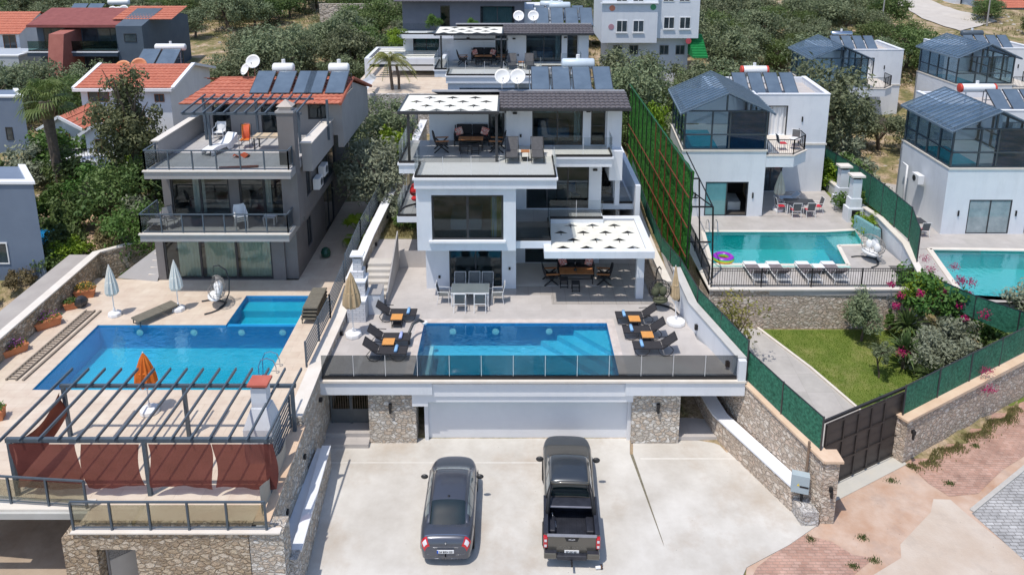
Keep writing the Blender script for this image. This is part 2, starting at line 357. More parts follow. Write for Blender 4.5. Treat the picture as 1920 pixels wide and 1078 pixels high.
# ================================================================ setting: terrain
def axis_pts():
    xs = [-700, -450, -300, -220, -170, -140]+[-120+i*1.5 for i in range(50)]+[-45+i*.75 for i in range(140)]+[60+i*1.5 for i in range(41)]+[140, 170, 220, 300, 450, 700]
    ys = [-200, -80, -20, 0, 8]+[12+i for i in range(28)]+[40+i*.75 for i in range(94)]+[110.5+i*1.5 for i in range(50)]+[200, 240, 320, 450, 700, 1100]
    return sorted(set(xs)), ys
xs, ys = axis_pts(); tb = MB()
tb.v = [Vector((x, y, hz(x, y))) for y in ys for x in xs]
nx = len(xs); tb.f = [(j*nx+i, j*nx+i+1, (j+1)*nx+i+1, (j+1)*nx+i) for j in range(len(ys)-1) for i in range(nx-1)]
def ground_material():
    m, b = base('hillside_ground', (.3, .2, .1), .95, 0, .15); l = m.node_tree.links
    tc = nd(m, 'ShaderNodeTexCoord')
    def nz(s, d=6, r=.6):
        n = nd(m, 'ShaderNodeTexNoise'); n.inputs['Scale'].default_value = s; n.inputs['Detail'].default_value = d; n.inputs['Roughness'].default_value = r
        l.new(tc.outputs['Object'], n.inputs['Vector']); return n.outputs[0]
    def ramp(src, *st):
        r = nd(m, 'ShaderNodeValToRGB'); e = r.color_ramp.elements
        e[0].position, e[0].color = st[0][0], (*st[0][1], 1); e[1].position, e[1].color = st[1][0], (*st[1][1], 1)
        for p, c_ in st[2:]:
            q = e.new(p); q.color = (*c_, 1)
        l.new(src, r.inputs[0]); return r.outputs[0]
    a = ramp(nz(.55, 8, .7), (.32, (.10, .12, .045)), (.46, (.22, .19, .09)), (.56, (.38, .29, .19)), (.68, (.50, .40, .31)))
    g = ramp(nz(6, 5), (.35, (.35, .35, .35)), (.65, (.65, .65, .65)))
    mu = nd(m, 'ShaderNodeMixRGB'); mu.blend_type = 'OVERLAY'; mu.inputs[0].default_value = .8; l.new(a, mu.inputs[1]); l.new(g, mu.inputs[2])
    v = nd(m, 'ShaderNodeTexVoronoi'); v.inputs['Scale'].default_value = 1.1; l.new(tc.outputs['Object'], v.inputs['Vector'])
    rk = ramp(v.outputs['Distance'], (.10, (1, 1, 1)), (.22, (0, 0, 0)))
    ms = ramp(nz(.13, 4), (.5, (0, 0, 0)), (.6, (1, 1, 1)))
    mm = nd(m, 'ShaderNodeMath'); mm.operation = 'MULTIPLY'; l.new(rk, mm.inputs[0]); l.new(ms, mm.inputs[1])
    mx = nd(m, 'ShaderNodeMixRGB'); l.new(mm.outputs[0], mx.inputs[0]); l.new(mu.outputs[0], mx.inputs[1]); mx.inputs[2].default_value = (.50, .45, .40, 1)
    l.new(mx.outputs[0], b.inputs['Base Color'])
    bp = nd(m, 'ShaderNodeBump'); bp.inputs['Strength'].default_value = .8; bp.inputs['Distance'].default_value = .15; l.new(nz(4, 8), bp.inputs['Height']); l.new(bp.outputs[0], b.inputs['Normal'])
    return m
struct('ground', tb, ground_material(), smooth=True)
def ribbon(name, Lp, Rp, m, off=.03, sub=8, kind='structure'):
    """sheet draped on the terrain between two polylines of (x,y)"""
    b = MB()
    def along(P, t):
        k = min(int(t*(len(P)-1)), len(P)-2); u = t*(len(P)-1)-k
        return P[k][0]+(P[k+1][0]-P[k][0])*u, P[k][1]+(P[k+1][1]-P[k][1])*u
    n = (len(Lp)-1)*sub
    def fn(u, v):
        a, c_ = along(Lp, v), along(Rp, v); x = a[0]+(c_[0]-a[0])*u; y = a[1]+(c_[1]-a[1])*u
        return x, y, hz(x, y)+off
    b.grid(fn, 10, n); return tag(b.build(name, m), kind=kind)
# parking slab (two halves with a rough gap between them)
def pg(pts, z): return [tuple(G(x, y, z)) for x, y in pts]
struct('parking_slab', MB().prism([p[:2] for p in pg([(350, 1400), (545, 1078), (612, 805), (1181, 805), (1181, 850), (1240, 1010), (1300, 1180), (1300, 1400)], 0)], -.05, .0), CONC)
struct('parking_slab', MB().prism([p[:2] for p in pg([(1187, 850), (1187, 800), (1350, 790), (1365, 832), (1505, 980), (1530, 985), (1480, 1020), (1400, 1062), (1370, 1130), (1300, 1400), (1280, 1180), (1243, 1014)], 0)], -.05, -.012), CONC)
struct('joint_gap', MB().prism([p[:2] for p in pg([(1181, 850), (1187, 850), (1249, 1018), (1240, 1010)], 0)], -.055, -.03), mat('dirt_joint', (.12, .11, .08), (.24, .22, .16), rough=1, scale=12, bump=1, bscale=30))
PAV = tiles('red_pavers', (.40, .235, .18), (.48, .31, .25), (.34, .24, .19), .24, .12, mortar=.01, offset=.5, var=.7, bump=.8)
COB = tiles('grey_cobbles', (.36, .355, .35), (.46, .455, .45), (.24, .23, .22), .3, .15, mortar=.016, offset=.5, var=.8, bump=1)
DIRT = mat('dusty_concrete', (.42, .245, .155), (.58, .46, .38), rough=.95, scale=.7, bump=.5, bscale=12, detail=10, stain=.7, stcol=(.36, .28, .24), stscale=.9)
CONO = mat('worn_concrete', (.46, .36, .28), (.58, .51, .44), rough=.9, scale=.4, bump=.5, bscale=14, detail=10, stain=.5, stcol=(.40, .34, .29), stscale=1.1)
def flat(name, px, m, z): return struct(name, MB().poly(pg(px, z)), m)
struct('pale_joint', MB().poly(pg([(604, 866), (1020, 866), (1020, 868), (603, 868)], .003)), mat('pale_mortar', (.57, .545, .5), (.66, .64, .60), scale=3))
struct('pale_joint', MB().poly(pg([(1200, 858), (1385, 858), (1388, 861), (1201, 861)], -.009)), MC['pale_mortar'])
flat('street_apron', [(1370, 1400), (1400, 1062), (1480, 1020), (1530, 985), (1535, 955), (1697, 868), (1760, 835), (1925, 745), (2250, 560), (2700, 400), (2700, 1400)], DIRT, -.045)
flat('concrete_patch', [(1600, 1100), (1690, 1045), (1688, 1020), (1745, 960), (1750, 935), (1782, 936), (1815, 965), (1900, 1030), (1960, 1075), (1990, 1400), (1500, 1400)], CONO, -.038)
flat('pavement', [(1700, 866), (1795, 814), (1880, 765), (1925, 720), (2040, 680), (2100, 730), (1928, 850), (1880, 880), (1833, 925), (1780, 930), (1740, 905)], PAV, -.034)
flat('pavement', [(1400, 1100), (1420, 1062), (1500, 1000), (1560, 1015), (1600, 1040), (1640, 1045), (1560, 1110), (1540, 1400), (1370, 1400)], PAV, -.036)
flat('road', [(1822, 962), (1930, 874), (2110, 740), (2700, 740), (2700, 1400), (1990, 1400), (1960, 1085)], COB, -.033)
kb = MB()
for a, b_ in (((1822, 958), (1930, 870)), ((1930, 870), (2110, 738))):
    kb.bar(G(*a, -.03), G(*b_, -.03), .16, .10)
tag(kb.build('kerb', mat('kerb_stone', (.42, .40, .37), (.5, .48, .45), rough=.85, scale=4, bump=.3)), kind='structure')
flat('gate_sill', [(1536, 912), (1683, 846), (1700, 870), (1532, 957)], mat('sill_slab', (.46, .45, .41), (.55, .53, .48), rough=.85, scale=1.2, bump=.2, stain=.3, stcol=(.5, .38, .22)), -.028)
# driveway and lawn behind the gate
DRV = tiles('drive_paving', (.40, .385, .36), (.44, .42, .40), (.34, .32, .30), 1.2, 1.2, mortar=.008, var=.3)
ribbon('driveway', [(11.4, 24.8), (10.6, 27), (9.6, 30.5), (8.6, 33.6), (8.7, 36)], [(15.0, 26.3), (15.2, 28.5), (13.9, 31.6), (12.35, 34.7), (12.0, 36)], DRV, .03)
ribbon('garden_path', [(8.7, 36), (8.95, 44), (8.95, 58)], [(10.0, 36), (10.35, 44), (10.3, 58)], DRV, .06)
LAWN = mat('lawn_ground', (.09, .14, .02), (.16, .20, .04), rough=1, scale=1.2, bump=.8, bscale=40, stain=.8, stcol=(.27, .25, .10), stscale=.8)
ribbon('lawn', [(15.45, 26.6), (15.35, 28.5), (14.05, 31.6), (12.5, 34.5)], [(24, 30.4), (22.5, 31.5), (21.4, 33), (20.8, 34.5)], LAWN, .03)
kk = MB(); P_ = [(15.27, 28.4), (13.97, 31.6), (12.42, 34.6)]
for a, b_ in zip(P_, P_[1:]):
    for i in range(4):
        p = [a[j]+(b_[j]-a[j])*i/4 for j in (0, 1)]; q = [a[j]+(b_[j]-a[j])*(i+1)/4 for j in (0, 1)]
        kk.bar((*p, hz(*p)+.05), (*q, hz(*q)+.05), .12, .12)
tag(kk.build('lawn_kerb', COPW), kind='structure')

def speckle(m, scale=9, amt=.7, col=(.12, .10, .08), th=.055):
    """small dark spots and hairline cracks worked into a paving material"""
    t = m.node_tree; l = t.links; b = t.nodes['Principled BSDF']; src = b.inputs['Base Color'].links[0].from_socket
    tc = nd(m, 'ShaderNodeTexCoord'); v = nd(m, 'ShaderNodeTexVoronoi'); v.inputs['Scale'].default_value = scale; l.new(tc.outputs['Object'], v.inputs['Vector'])
    r = nd(m, 'ShaderNodeValToRGB'); r.color_ramp.elements[0].position = th*.5; r.color_ramp.elements[0].color = (amt,)*3+(1,); r.color_ramp.elements[1].position = th; r.color_ramp.elements[1].color = (0, 0, 0, 1); l.new(v.outputs['Distance'], r.inputs[0])
    n = nd(m, 'ShaderNodeTexNoise'); n.inputs['Scale'].default_value = .8; n.inputs['Detail'].default_value = 6; l.new(tc.outputs['Object'], n.inputs['Vector'])
    ad = nd(m, 'ShaderNodeMixRGB'); ad.blend_type = 'ADD'; ad.inputs[0].default_value = .8; l.new(tc.outputs['Object'], ad.inputs[1]); l.new(n.outputs['Color'], ad.inputs[2])
    e = nd(m, 'ShaderNodeTexVoronoi'); e.feature = 'DISTANCE_TO_EDGE'; e.inputs['Scale'].default_value = .28; l.new(ad.outputs[0], e.inputs['Vector'])
    r2 = nd(m, 'ShaderNodeValToRGB'); r2.color_ramp.elements[0].position = .0; r2.color_ramp.elements[0].color = (.45,)*3+(1,); r2.color_ramp.elements[1].position = .006; r2.color_ramp.elements[1].color = (0, 0, 0, 1); l.new(e.outputs['Distance'], r2.inputs[0])
    mm = nd(m, 'ShaderNodeMath'); mm.operation = 'MAXIMUM'; l.new(r.outputs[0], mm.inputs[0]); mm.inputs[1].default_value = 0
    mx = nd(m, 'ShaderNodeMixRGB'); l.new(mm.outputs[0], mx.inputs[0]); l.new(src, mx.inputs[1]); mx.inputs[2].default_value = (*col, 1); l.new(mx.outputs[0], b.inputs['Base Color'])
speckle(CONC, 2.2, .6, (.20, .17, .14), .045); speckle(DIRT, 3.5, .8, (.14, .10, .07), .06); speckle(CONO, 2.5, .7, (.18, .14, .11), .05)
# ================================================================ main white villa
ZD = 3.1
def window(parent, ax, pos, a0, a1, z0, z1, n=2, fr=.06, m=None, gl=None, dep=.08, name='window', world=True, mull=()):
    """frame with panes; ax 'y': lies in plane y=pos"""
    b = MB(); g = MB()
    def bx(mb, p, q, r, s, d0=0, d1=dep):
        if ax == 'y': mb.box(p, q, pos+d0, pos+d1, r, s)
        else: mb.box(pos+d0, pos+d1, p, q, r, s)
    bx(b, a0, a1, z0, z0+fr); bx(b, a0, a1, z1-fr, z1); bx(b, a0, a0+fr, z0+fr, z1-fr); bx(b, a1-fr, a1, z0+fr, z1-fr)
    for k in range(1, n):
        x = a0+(a1-a0)*k/n; bx(b, x-fr*.6, x+fr*.6, z0+fr, z1-fr)
    for z in mull: bx(b, a0+fr, a1-fr, z-.02, z+.02, .01, dep-.01)
    bx(g, a0+fr, a1-fr, z0+fr, z1-fr, dep*.45, dep*.45+.012)
    o = b.build(name, m or ANTH, parent, world=world); g.build('pane', gl or WGL, o, world=world); return o
def curtain(parent, x0, x1, y, z0, z1, m=None, amp=.05, per=.18, ax='y'):
    n = max(4, int(abs(x1-x0)/per*4)); b = MB()
    def fn(u, v):
        x = x0+(x1-x0)*u; w_ = amp*math.sin(u*abs(x1-x0)/per*2*math.pi)*(1-.3*v)
        return (x, y+w_, z0+(z1-z0)*v) if ax == 'y' else (y+w_, x, z0+(z1-z0)*v)
    b.grid(fn, n, 2); return b.build('curtain', m or CURT, parent, world=True, smooth=True)
def lamp_box(mb, x, y, z, w_=.22, h=.1): mb.box(x-w_/2, x+w_/2, y-.1, y, z-h/2, z+h/2)
def railing(parent, pts, z, h=1.0, m=None, foot=.12, n=None, name='glass_railing', seam=True):
    """frameless glass balustrade in a dark floor channel, along a polyline of (x,y)"""
    ch = MB(); g = MB(); s_ = MB()
    for a, b_ in zip(pts, pts[1:]):
        A = Vector((*a, z)); B = Vector((*b_, z)); ln = (B-A).length; k = n or max(1, round(ln/1.25))
        ch.bar(A+Vector((0, 0, foot/2)), B+Vector((0, 0, foot/2)), .07, foot)
        d = (B-A)/k
        for i in range(k):
            p, q = A+d*i+d.normalized()*.008, A+d*(i+1)-d.normalized()*.008
            up = Vector((0, 0, h/2+.06)); g.bar(p+up, q+up, .014, h-.1)
            if seam and i: s_.bar(A+d*i+Vector((0, 0, foot)), A+d*i+Vector((0, 0, h)), .018, .02, up=(0, 1, 0))
    o = ch.build('rail_channel', BLK, parent, world=True); g.build('glass_panel', m or CGL, parent, world=True)
    if seam and s_.v: s_.build('panel_seam', PLASW, parent, world=True)
    return o
def tiled_roof(P0, U, V, nu, nv, tile=.24, th=.05):
    """rows of pantiles: U along the eave, V up the slope"""
    P0, U, V = Vector(P0), Vector(U), Vector(V); N = U.cross(V).normalized(); b = MB(); nt_ = max(2, int(U.length/tile)); seg = 4
    rnd = random.Random(5)
    for r in range(nv):
        j = rnd.uniform(-.01, .01)
        def fn(u, v, r=r, j=j):
            a = u*nt_*2*math.pi; hgt = .035*abs(math.sin(a/2))**.8+th*(1-v)*.9
            return P0+U*u+V*((r+v*1.04-.02)/nv)+N*(hgt+.01)
        b.grid(fn, nt_*seg, 1)
        b.grid(lambda u, v, r=r: P0+U*u+V*((r-.02)/nv)+N*(.01+v*(.035*abs(math.sin(u*nt_*math.pi))**.8+th*.9)), nt_*seg, 1)
    return b
def sail_pergola(parent, x0, x1, y0, y1, z, rows=4, cols=5, post=(), zf=0, mfab=None, frame=True, fw=.1):
    """canvas roof with staggered slits over dark cross battens"""
    fb = MB(); fr = MB(); W = (x1-x0)/cols; D = (y1-y0)/rows
    for r in range(rows):
        ya, yb = y0+D*r, y0+D*(r+1); ym = (ya+yb)/2; off = W/2 if r % 2 else 0
        xs_ = sorted({x0, x1, *[x0+off+W*(k+.5) for k in range(-1, cols+1) if x0+.1 < x0+off+W*(k+.5) < x1-.1]})
        hw, hd = W*.31, D*.075; prev = x0; yo = ya+D*.18
        cs = [c_ for c_ in xs_ if x0 < c_ < x1]
        for c_ in cs+[None]:
            nxt = x1 if c_ is None else c_-hw
            if nxt > prev: fb.poly([(prev, ya, z), (nxt, ya, z), (nxt, yb, z), (prev, yb, z)])
            if c_ is not None:
                zz = z+.02
                fb.poly([(c_-hw, ya, z), (c_+hw, ya, z), (c_+hw, yo, z), (c_, yo-hd*.1, z), (c_-hw, yo, z)])
                fb.poly([(c_-hw, yo, z), (c_, yo+hd*2.4, z+.06), (c_, yb, z), (c_-hw, yb, z)]); fb.poly([(c_, yo+hd*2.4, z+.06), (c_+hw, yo, z), (c_+hw, yb, z), (c_, yb, z)])
                fr.box(c_-.018, c_+.018, yo-.24, yo+hd*1.5, z+.005, z+.02)
                prev = c_+hw
    for r in range(rows+1): fr.box(x0, x1, y0+D*r-.04+(.04 if r == 0 else 0)-(.04 if r == rows else 0), y0+D*r+.04, z-.10, z-.03)
    for k in range(cols+1): fr.box(x0+W*k-.03, x0+W*k+.03, y0, y1, z-.16, z-.101)
    fb.build('canopy', mfab or CANV, parent, world=True)
    if frame:
        fr.box(x0-fw, x1+fw, y0-fw, y0-.002, z-.12, z+.03); fr.box(x0-fw, x1+fw, y1+.002, y1+fw, z-.12, z+.03)
        fr.box(x0-fw, x0-.002, y0, y1, z-.12, z+.03); fr.box(x1+.002, x1+fw, y0, y1, z-.12, z+.03)
    fr.build('pergola_frame', ANTH, parent, world=True)
    for (px_, py_) in post: MB().box(px_-.06, px_+.06, py_-.06, py_+.06, zf, z-.162).build('post', ANTH, parent, world=True)
def dish(loc, label, r=.42, az=0, m=None, face=None, group=None):
    t = thing('satellite_dish', label, 'satellite dish', loc, az, group); b = MB()
    b.lathe([(r*k/5, .35*(k/5)**2*r) for k in range(1, 6)]+[(r*.98, .35*r-.01)]+[(r*k/5, .35*(k/5)**2*r-.015) for k in range(4, 0, -1)], n=20)
    b.xf(Matrix.Translation((0, -.1, 1.0)) @ Matrix.Rotation(math.radians(62), 4, 'X')); b.build('reflector', face or PLASW, t, smooth=True)
    MB().tube([(0, 0, 0), (0, 0, .9), (0, -.05, 1.0)], .025, 6).build('mast', m or CHROME, t)
    MB().tube([(0, -.12, .75), (0, -.5, .95), (0, -.52, 1.05)], [.015, .012, .03], 6).build('feed_arm', BLK, t); return t
def solar(loc, label, n=4, w_=1.05, l=2.0, tilt=25, tank=True, tcol=None, tx=None, rz=0, tl=2.0, ends=None, tname=None, tz=0):
    t = thing('solar_collector', label, 'solar panels', loc, rz, None); tilt = min(tilt, 26 if 'central' in label or 'terracotta' in label else 36); l = min(l, 2.05) if n > 2 or tl < 1.2 else l; a = math.radians(tilt); dy, dz = math.cos(a)*l, math.sin(a)*l
    W = n*w_+(n-1)*.14
    for i in range(n):
        x = -W/2+i*(w_+.14); b = MB(); p = Vector((x+w_/2, 0, .12)); b.box(-w_/2, w_/2, 0, l, 0, .07); M = Matrix.Translation(p) @ Matrix.Rotation(a, 4, 'X'); b.xf(M)
        o = b.build('collector', ANTH, t); MB().box(-w_/2+.035, w_/2-.035, .035, l-.035, .071, .076).xf(M).build('glass_cover', PANEL, o)
    fr = MB()
    for i in range(n+1):
        x = -W/2+i*(w_+.14)-.07; fr.bar((x, dy, 0), (x, dy, dz), .05); fr.bar((x, 0, .06), (x, dy, .06), .05)
    fr.bar((-W/2, dy, dz*.5), (W/2, dy, dz*.5), .05); fr.build('stand', CHROME, t)
    if tank:
        tx = tx if tx is not None else W*.15; q = MB(); r = .3
        q.lathe([(.05, -tl/2-.04), (r*.8, -tl/2-.02), (r, -tl/2+.05), (r, tl/2-.05), (r*.8, tl/2+.02), (.05, tl/2+.04)], n=16)
        M = Matrix.Translation((tx, dy+.25, dz+.28+tz)) @ Matrix.Rotation(math.pi/2, 4, 'Y'); q.xf(M); ta = q.build('water_tank', tcol or PLASW, t, smooth=True)
        if ends:
            e = MB()
            for sx in (-1, 1): e.lathe([(r+.004, -.06), (r+.004, .08), (r*.85, .1) if sx > 0 else (r+.003, .1), (.02, .115)] if sx > 0 else [(.02, -.115), (r*.85, -.1), (r+.004, -.08), (r+.004, .06)], (0, 0, sx*(tl/2-.05)), n=16)
            e.xf(M).build('end_cap', ends, ta, smooth=True)
        s_ = MB(); s_.bar((tx-tl*.3, dy+.25, 0), (tx-tl*.3, dy+.25, dz+.05), .06); s_.bar((tx+tl*.3, dy+.25, 0), (tx+tl*.3, dy+.25, dz+.05), .06)
        s_.tube([(tx, dy+.3, dz+.5+tz), (tx, dy+.3, dz+.78+tz)], .11, 8); s_.build('tank_support', PLASW, t)
    return t
def upper_floor(V, oy=0, oz=0, back=42, far=False):
    """top storey shared by the white villa and its twin behind: terrace, glazed rooms, tiled roof, canvas pergola"""
    def T(mb): return mb.xf(Matrix.Translation((0, oy, oz)))
    z = 9.5
    # terrace slabs
    T(MB().box(-4.5, 2.05, 32.9, 35.06, z-.55, z-.03)).build('terrace_slab', WHITE, V, world=True)
    T(MB().box(-5.5, 5.0, 36.06, 38.9, z-.55, z-.03).box(-5.5, 2.05, 35.06, 36.06, z-.55, z-.03).box(5.0, 5.66, 37.0, 38.9, z-1.6, z-.03)).build('terrace_slab', WHITE, V, world=True)
    T(MB().box(-4.4, 2.0, 33.0, 35.1, z-.03, z)).build('terrace_floor', ROOFT, V, world=True)
    T(MB().box(-5.4, -.6, 35.1, 38.88, z-.03, z)).build('terrace_floor', TERR, V, world=True)
    T(MB().box(-.6, 2.0, 35.1, 37.9, z-.03, z).box(2.0, 4.95, 36.15, 37.9, z-.03, z)).build('terrace_floor', mat('cream_tiles', (.60, .60, .57), (.66, .65, .62), rough=.6, scale=1), V, world=True)
    cop = MB(); E = [(-4.5, 33.02), (2.05, 33.02)]
    cop.box(-4.56, 2.11, 32.82, 33.0, z-.12, z-.02).box(-4.56, -4.38, 33.0, 35.06, z-.12, z-.02).box(1.93, 2.11, 33.0, 36.0, z-.12, z-.02)
    cop.box(2.11, 5.06, 35.98, 36.15, z-.12, z-.02).box(4.9, 5.06, 36.15, 37.0, z-.12, z-.02).box(-5.56, -4.57, 35.0, 35.15, z-.12, z-.02).box(-5.56, -5.42, 35.15, 38.9, z-.12, z-.02)
    T(cop).build('coping', WHITE2, V, world=True)
    r0 = [(-4.45, 35.0), (-4.45, 32.95), (2.0, 32.95), (2.0, 36.0)]
    sh = lambda P: [(a, b_+oy) for a, b_ in P]
    railing(V, sh(r0), z+oz-.02); railing(V, sh([(2.1, 36.05), (4.97, 36.05), (4.97, 37.3)]), z+oz-.02); railing(V, sh([(-5.48, 38.8), (-5.48, 35.08), (-4.5, 35.08)]), z+oz-.02)
    # rooms
    zt = 11.85
    w_ = MB().facade('y', 37.96, .25, -.3, 5.65, z-.5, zt, [(1.05, 3.68, z, 11.66), (4.1, 4.85, z+.02, 11.66)])
    w_.box(5.40, 5.65, 38.21, back, z-3, 11.0).box(5.40,5.65,38.21,40,11.0,11.75).box(5.40, 5.65, 37.6, 37.96, z-3.2, zt).box(4.9, 5.4, 37.6, 37.96, z-.5, zt).box(-.3, -.05, 38.21, 38.9, z-.5, zt)
    w_.facade('y', 38.9, .25, -4.4, -.3, z-.5, zt, [(-1.25, -.4, z, 11.66)]).box(-4.4, -4.15, 39.15, back, z-3, 11.0).box(-4.15, 5.4, back-.2, back, z-3, 11.0)
    T(w_).build('upper_wall', WHITE, V, world=True)
    T(MB().box(-4.1, 5.35, 39.2, back-.25, z-.05, z+.01).box(-.05, 5.35, 38.25, 39.2, z-.05, z+.01).box(-4.1, 5.35, 41.6, 41.7, z, 11)).build('room_interior', INT, V, world=True)
    T(MB().box(-4.4, 5.65, 38.0, 38.9, zt-.1, zt-.01).box(-4.4, 5.65, 38.9, back, 11.0, 11.1)).build('ceiling', WHITE, V, world=True)
    window(V, 'y', 38.0+oy, 1.05, 3.68, z+oz, 11.66+oz, 2); window(V, 'y', 38.0+oy, 4.1, 4.85, z+.02+oz, 11.66+oz, 1, mull=(z+1.05+oz,)); window(V, 'y', 38.94+oy, -1.25, -.4, z+oz, 11.66+oz, 1, fr=.12)
    T(MB().grid(lambda u, v: (3.25+.4*u, 38.4+.04*math.sin(u*14), z+.05+2.1*v), 20, 1)).build('curtain', CURT, V, world=True, smooth=True)
    bed = MB().box(1.4, 3.1, 39.4, 41.3, z+.01, z+.55); T(bed).build('bed', mat('blue_bedspread', (.10, .28, .55), (.55, .6, .68), rough=.8, scale=1.5), V, world=True)
    lb = MB(); [lamp_box(lb, x, y, zz) for x, y, zz in ((.15, 37.95, 11.25), (3.95, 37.95, 11.35), (-3.3, 38.88, 11.15))]; lb.box(.4, .5, 37.9, 37.95, z+.45, z+.6); T(lb).build('wall_lamp', BLK, V, world=True)
    # roof
    for (xa, xb, nm) in ((-.65, 5.95, 0), (-4.2, -.66, 1)):
        y0_ = 36.7 if nm == 0 else 38.75
        f = (y0_-36.7)/2.0
        if nm == 0: T(tiled_roof((xa, y0_, 11.78), (xb-xa, 0, 0), (0, 2.0, .42), 1, 6)).build('roof_front_slope', TILEG, V, world=True, smooth=False)
    T(tiled_roof((5.95, 42.3, 11.2), (-10.15, 0, 0), (0, -3.5, .96), 1, 8)).build('roof_back_slope', TILEG, V, world=True)
    T(MB().box(-4.2, 5.9, 38.66, 38.9, 12.2, 12.27)).build('roof_ridge', mat('light_ridge_tiles', (.26, .27, .29), (.34, .34, .36), rough=.6, scale=4), V, world=True)
    T(MB().poly([(-.6, 36.75, 11.76), (5.9, 36.75, 11.76), (5.9, 38.7, 12.17), (-.6, 38.7, 12.17)]).box(-.65, 5.95, 36.62, 36.72, 11.68, 11.80)).build('eave_board', ANTH, V, world=True)
    sail_pergola(V, -5.4, -.72, 35.22+oy, 38.7+oy, 12.02+oz, 4, 4, post=[(-5.0, 35.25+oy), (-.75, 35.25+oy)], zf=z+oz)

V = thing('white_villa', 'three storey white villa with a graphite tiled roof and glass terraces above the central pool', 'villa', (0.2, 35, ZD))
gf = MB().facade('y', 34.55, .25, -4.25, .2, ZD, 6.0, [(-3.1, -.5, ZD+.05, 5.75)])
gf.box(-4.25, -4.0, 34.8, 46, ZD, 6.0).box(-.05, .2, 34.8, 37.4, ZD, 5.9).box(4.4, 4.65, 37.65, 46, ZD, 6.0).facade('y', 37.4, .25, -.05, 4.65, ZD, 5.9, [(.7, 4.1, ZD+.03, 5.6)])
gf.build('ground_floor_wall', WHITE, V, world=True)
MB().box(-4.0, 4.4, 41, 41.1, ZD, 6).box(-4.0, 4.4, 34.8, 41, ZD+.002, ZD+.02).box(.21, 4.39, 41.1, 41.12, 6.3, 8.8).build('room_interior', INT, V, world=True)
window(V, 'y', 34.62, -3.1, -.5, ZD+.05, 5.75, 2); window(V, 'y', 37.47, .7, 4.1, ZD+.03, 5.6, 2)
# first floor box and slab
fb_ = MB().facade('y', 33.1, .25, -4.45, .18, 5.8, 9.0, [(-3.75, -.40, 6.33, 8.57)])
fb_.box(-4.45, -4.2, 33.35, 46, 5.8, 9.0).box(-.07, .18, 33.35, 37.3, 6.2, 9.0).box(-4.2, .18, 33.35, 46, 5.8, 6.2).box(4.4, 4.65, 37.4, 46, 6.2, 9)
fb_.facade('y', 37.3, .25, .18, 4.65, 6.2, 8.95, [(.75, 4.0, 6.25, 8.65)])
fb_.build('first_floor_wall', WHITE, V, world=True)
MB().box(.18, 1.85, 33.35, 37.3, 5.8, 6.17).box(1.85, 4.65, 36.06, 37.3, 5.8, 6.17).box(.18, 4.65, 37.3, 46, 5.8, 6.17).build('balcony_slab', WHITE, V, world=True)
MB().box(.19, 1.8, 33.45, 37.3, 6.17, 6.2).box(1.8, 4.6, 36.15, 37.3, 6.17, 6.2).box(.2, 4.4, 37.56, 41, 6.17, 6.2).build('balcony_floor', TERR, V, world=True)
window(V, 'y', 33.17, -3.75, -.40, 6.33, 8.57, 2, fr=.09); window(V, 'y', 37.37, .75, 4.0, 6.25, 8.65, 3)
MB().box(-3.9, -.3, 32.98, 33.1, 6.22, 6.32).build('window_sill', WHITE2, V, world=True)
MB().box(-4.1, -.2, 37, 37.1, 6.2, 9).box(-4.1, -.2, 33.4, 37, 6.2, 6.22).build('room_interior', mat('beige_room', (.42, .38, .34), (.48, .44, .40), rough=.8, scale=1), V, world=True)
MB().box(-3.0, -1.5, 34.6, 36.6, 6.22, 6.75).build('bed', mat('pale_bedspread', (.5, .52, .55), (.6, .6, .62), rough=.8, scale=1.5), V, world=True)
curtain(V, -1.0, -.5, 33.55, 6.3, 8.55, mat('ochre_curtain', (.55, .42, .12), (.7, .6, .3), rough=.9, scale=2))
curtain(V, -.95, -.72, 33.5, 6.3, 8.55)
railing(V, [(1.82, 36.0), (1.82, 33.42), (.2, 33.42)], 6.17, .95, glass('grey_rail_glass', (.5, .54, .55), .5)); railing(V, [(1.9, 36.1), (4.62, 36.1)], 6.17, 1.0)
lb = MB(); [lamp_box(lb, x, y, z) for x, y, z in ((-3.75, 34.54, 5.6), (-.12, 34.54, 5.6), (.3, 37.39, 8.3), (4.3, 37.29, 8.4))]
for x, y, z in ((-3.6, 34.54, 3.75), (-.12, 34.54, 4.2)): lb.box(x-.05, x+.05, y-.05, y, z-.07, z+.07)
lb.build('wall_lamp', BLK, V, world=True)
upper_floor(V, 0, 0, 42)
# lower terrace pergola in white concrete
pb = MB().box(1.5, 6.62, 32.5, 32.85, 5.68, 6.02).box(1.5, 1.85, 32.85, 36.05, 5.68, 6.02).box(6.27, 6.62, 32.85, 36.9, 5.68, 6.02).box(4.66, 6.27, 36.5, 36.9, 5.68, 6.02)
pb.build('pergola_beam', WHITE, V, world=True)
MB().box(6.0, 6.35, 33.5, 33.85, ZD, 5.68).build('pergola_column', WHITE, V, world=True)
sail_pergola(V, 1.86, 6.26, 32.86, 36.4, 5.95, 4, 4, frame=False)
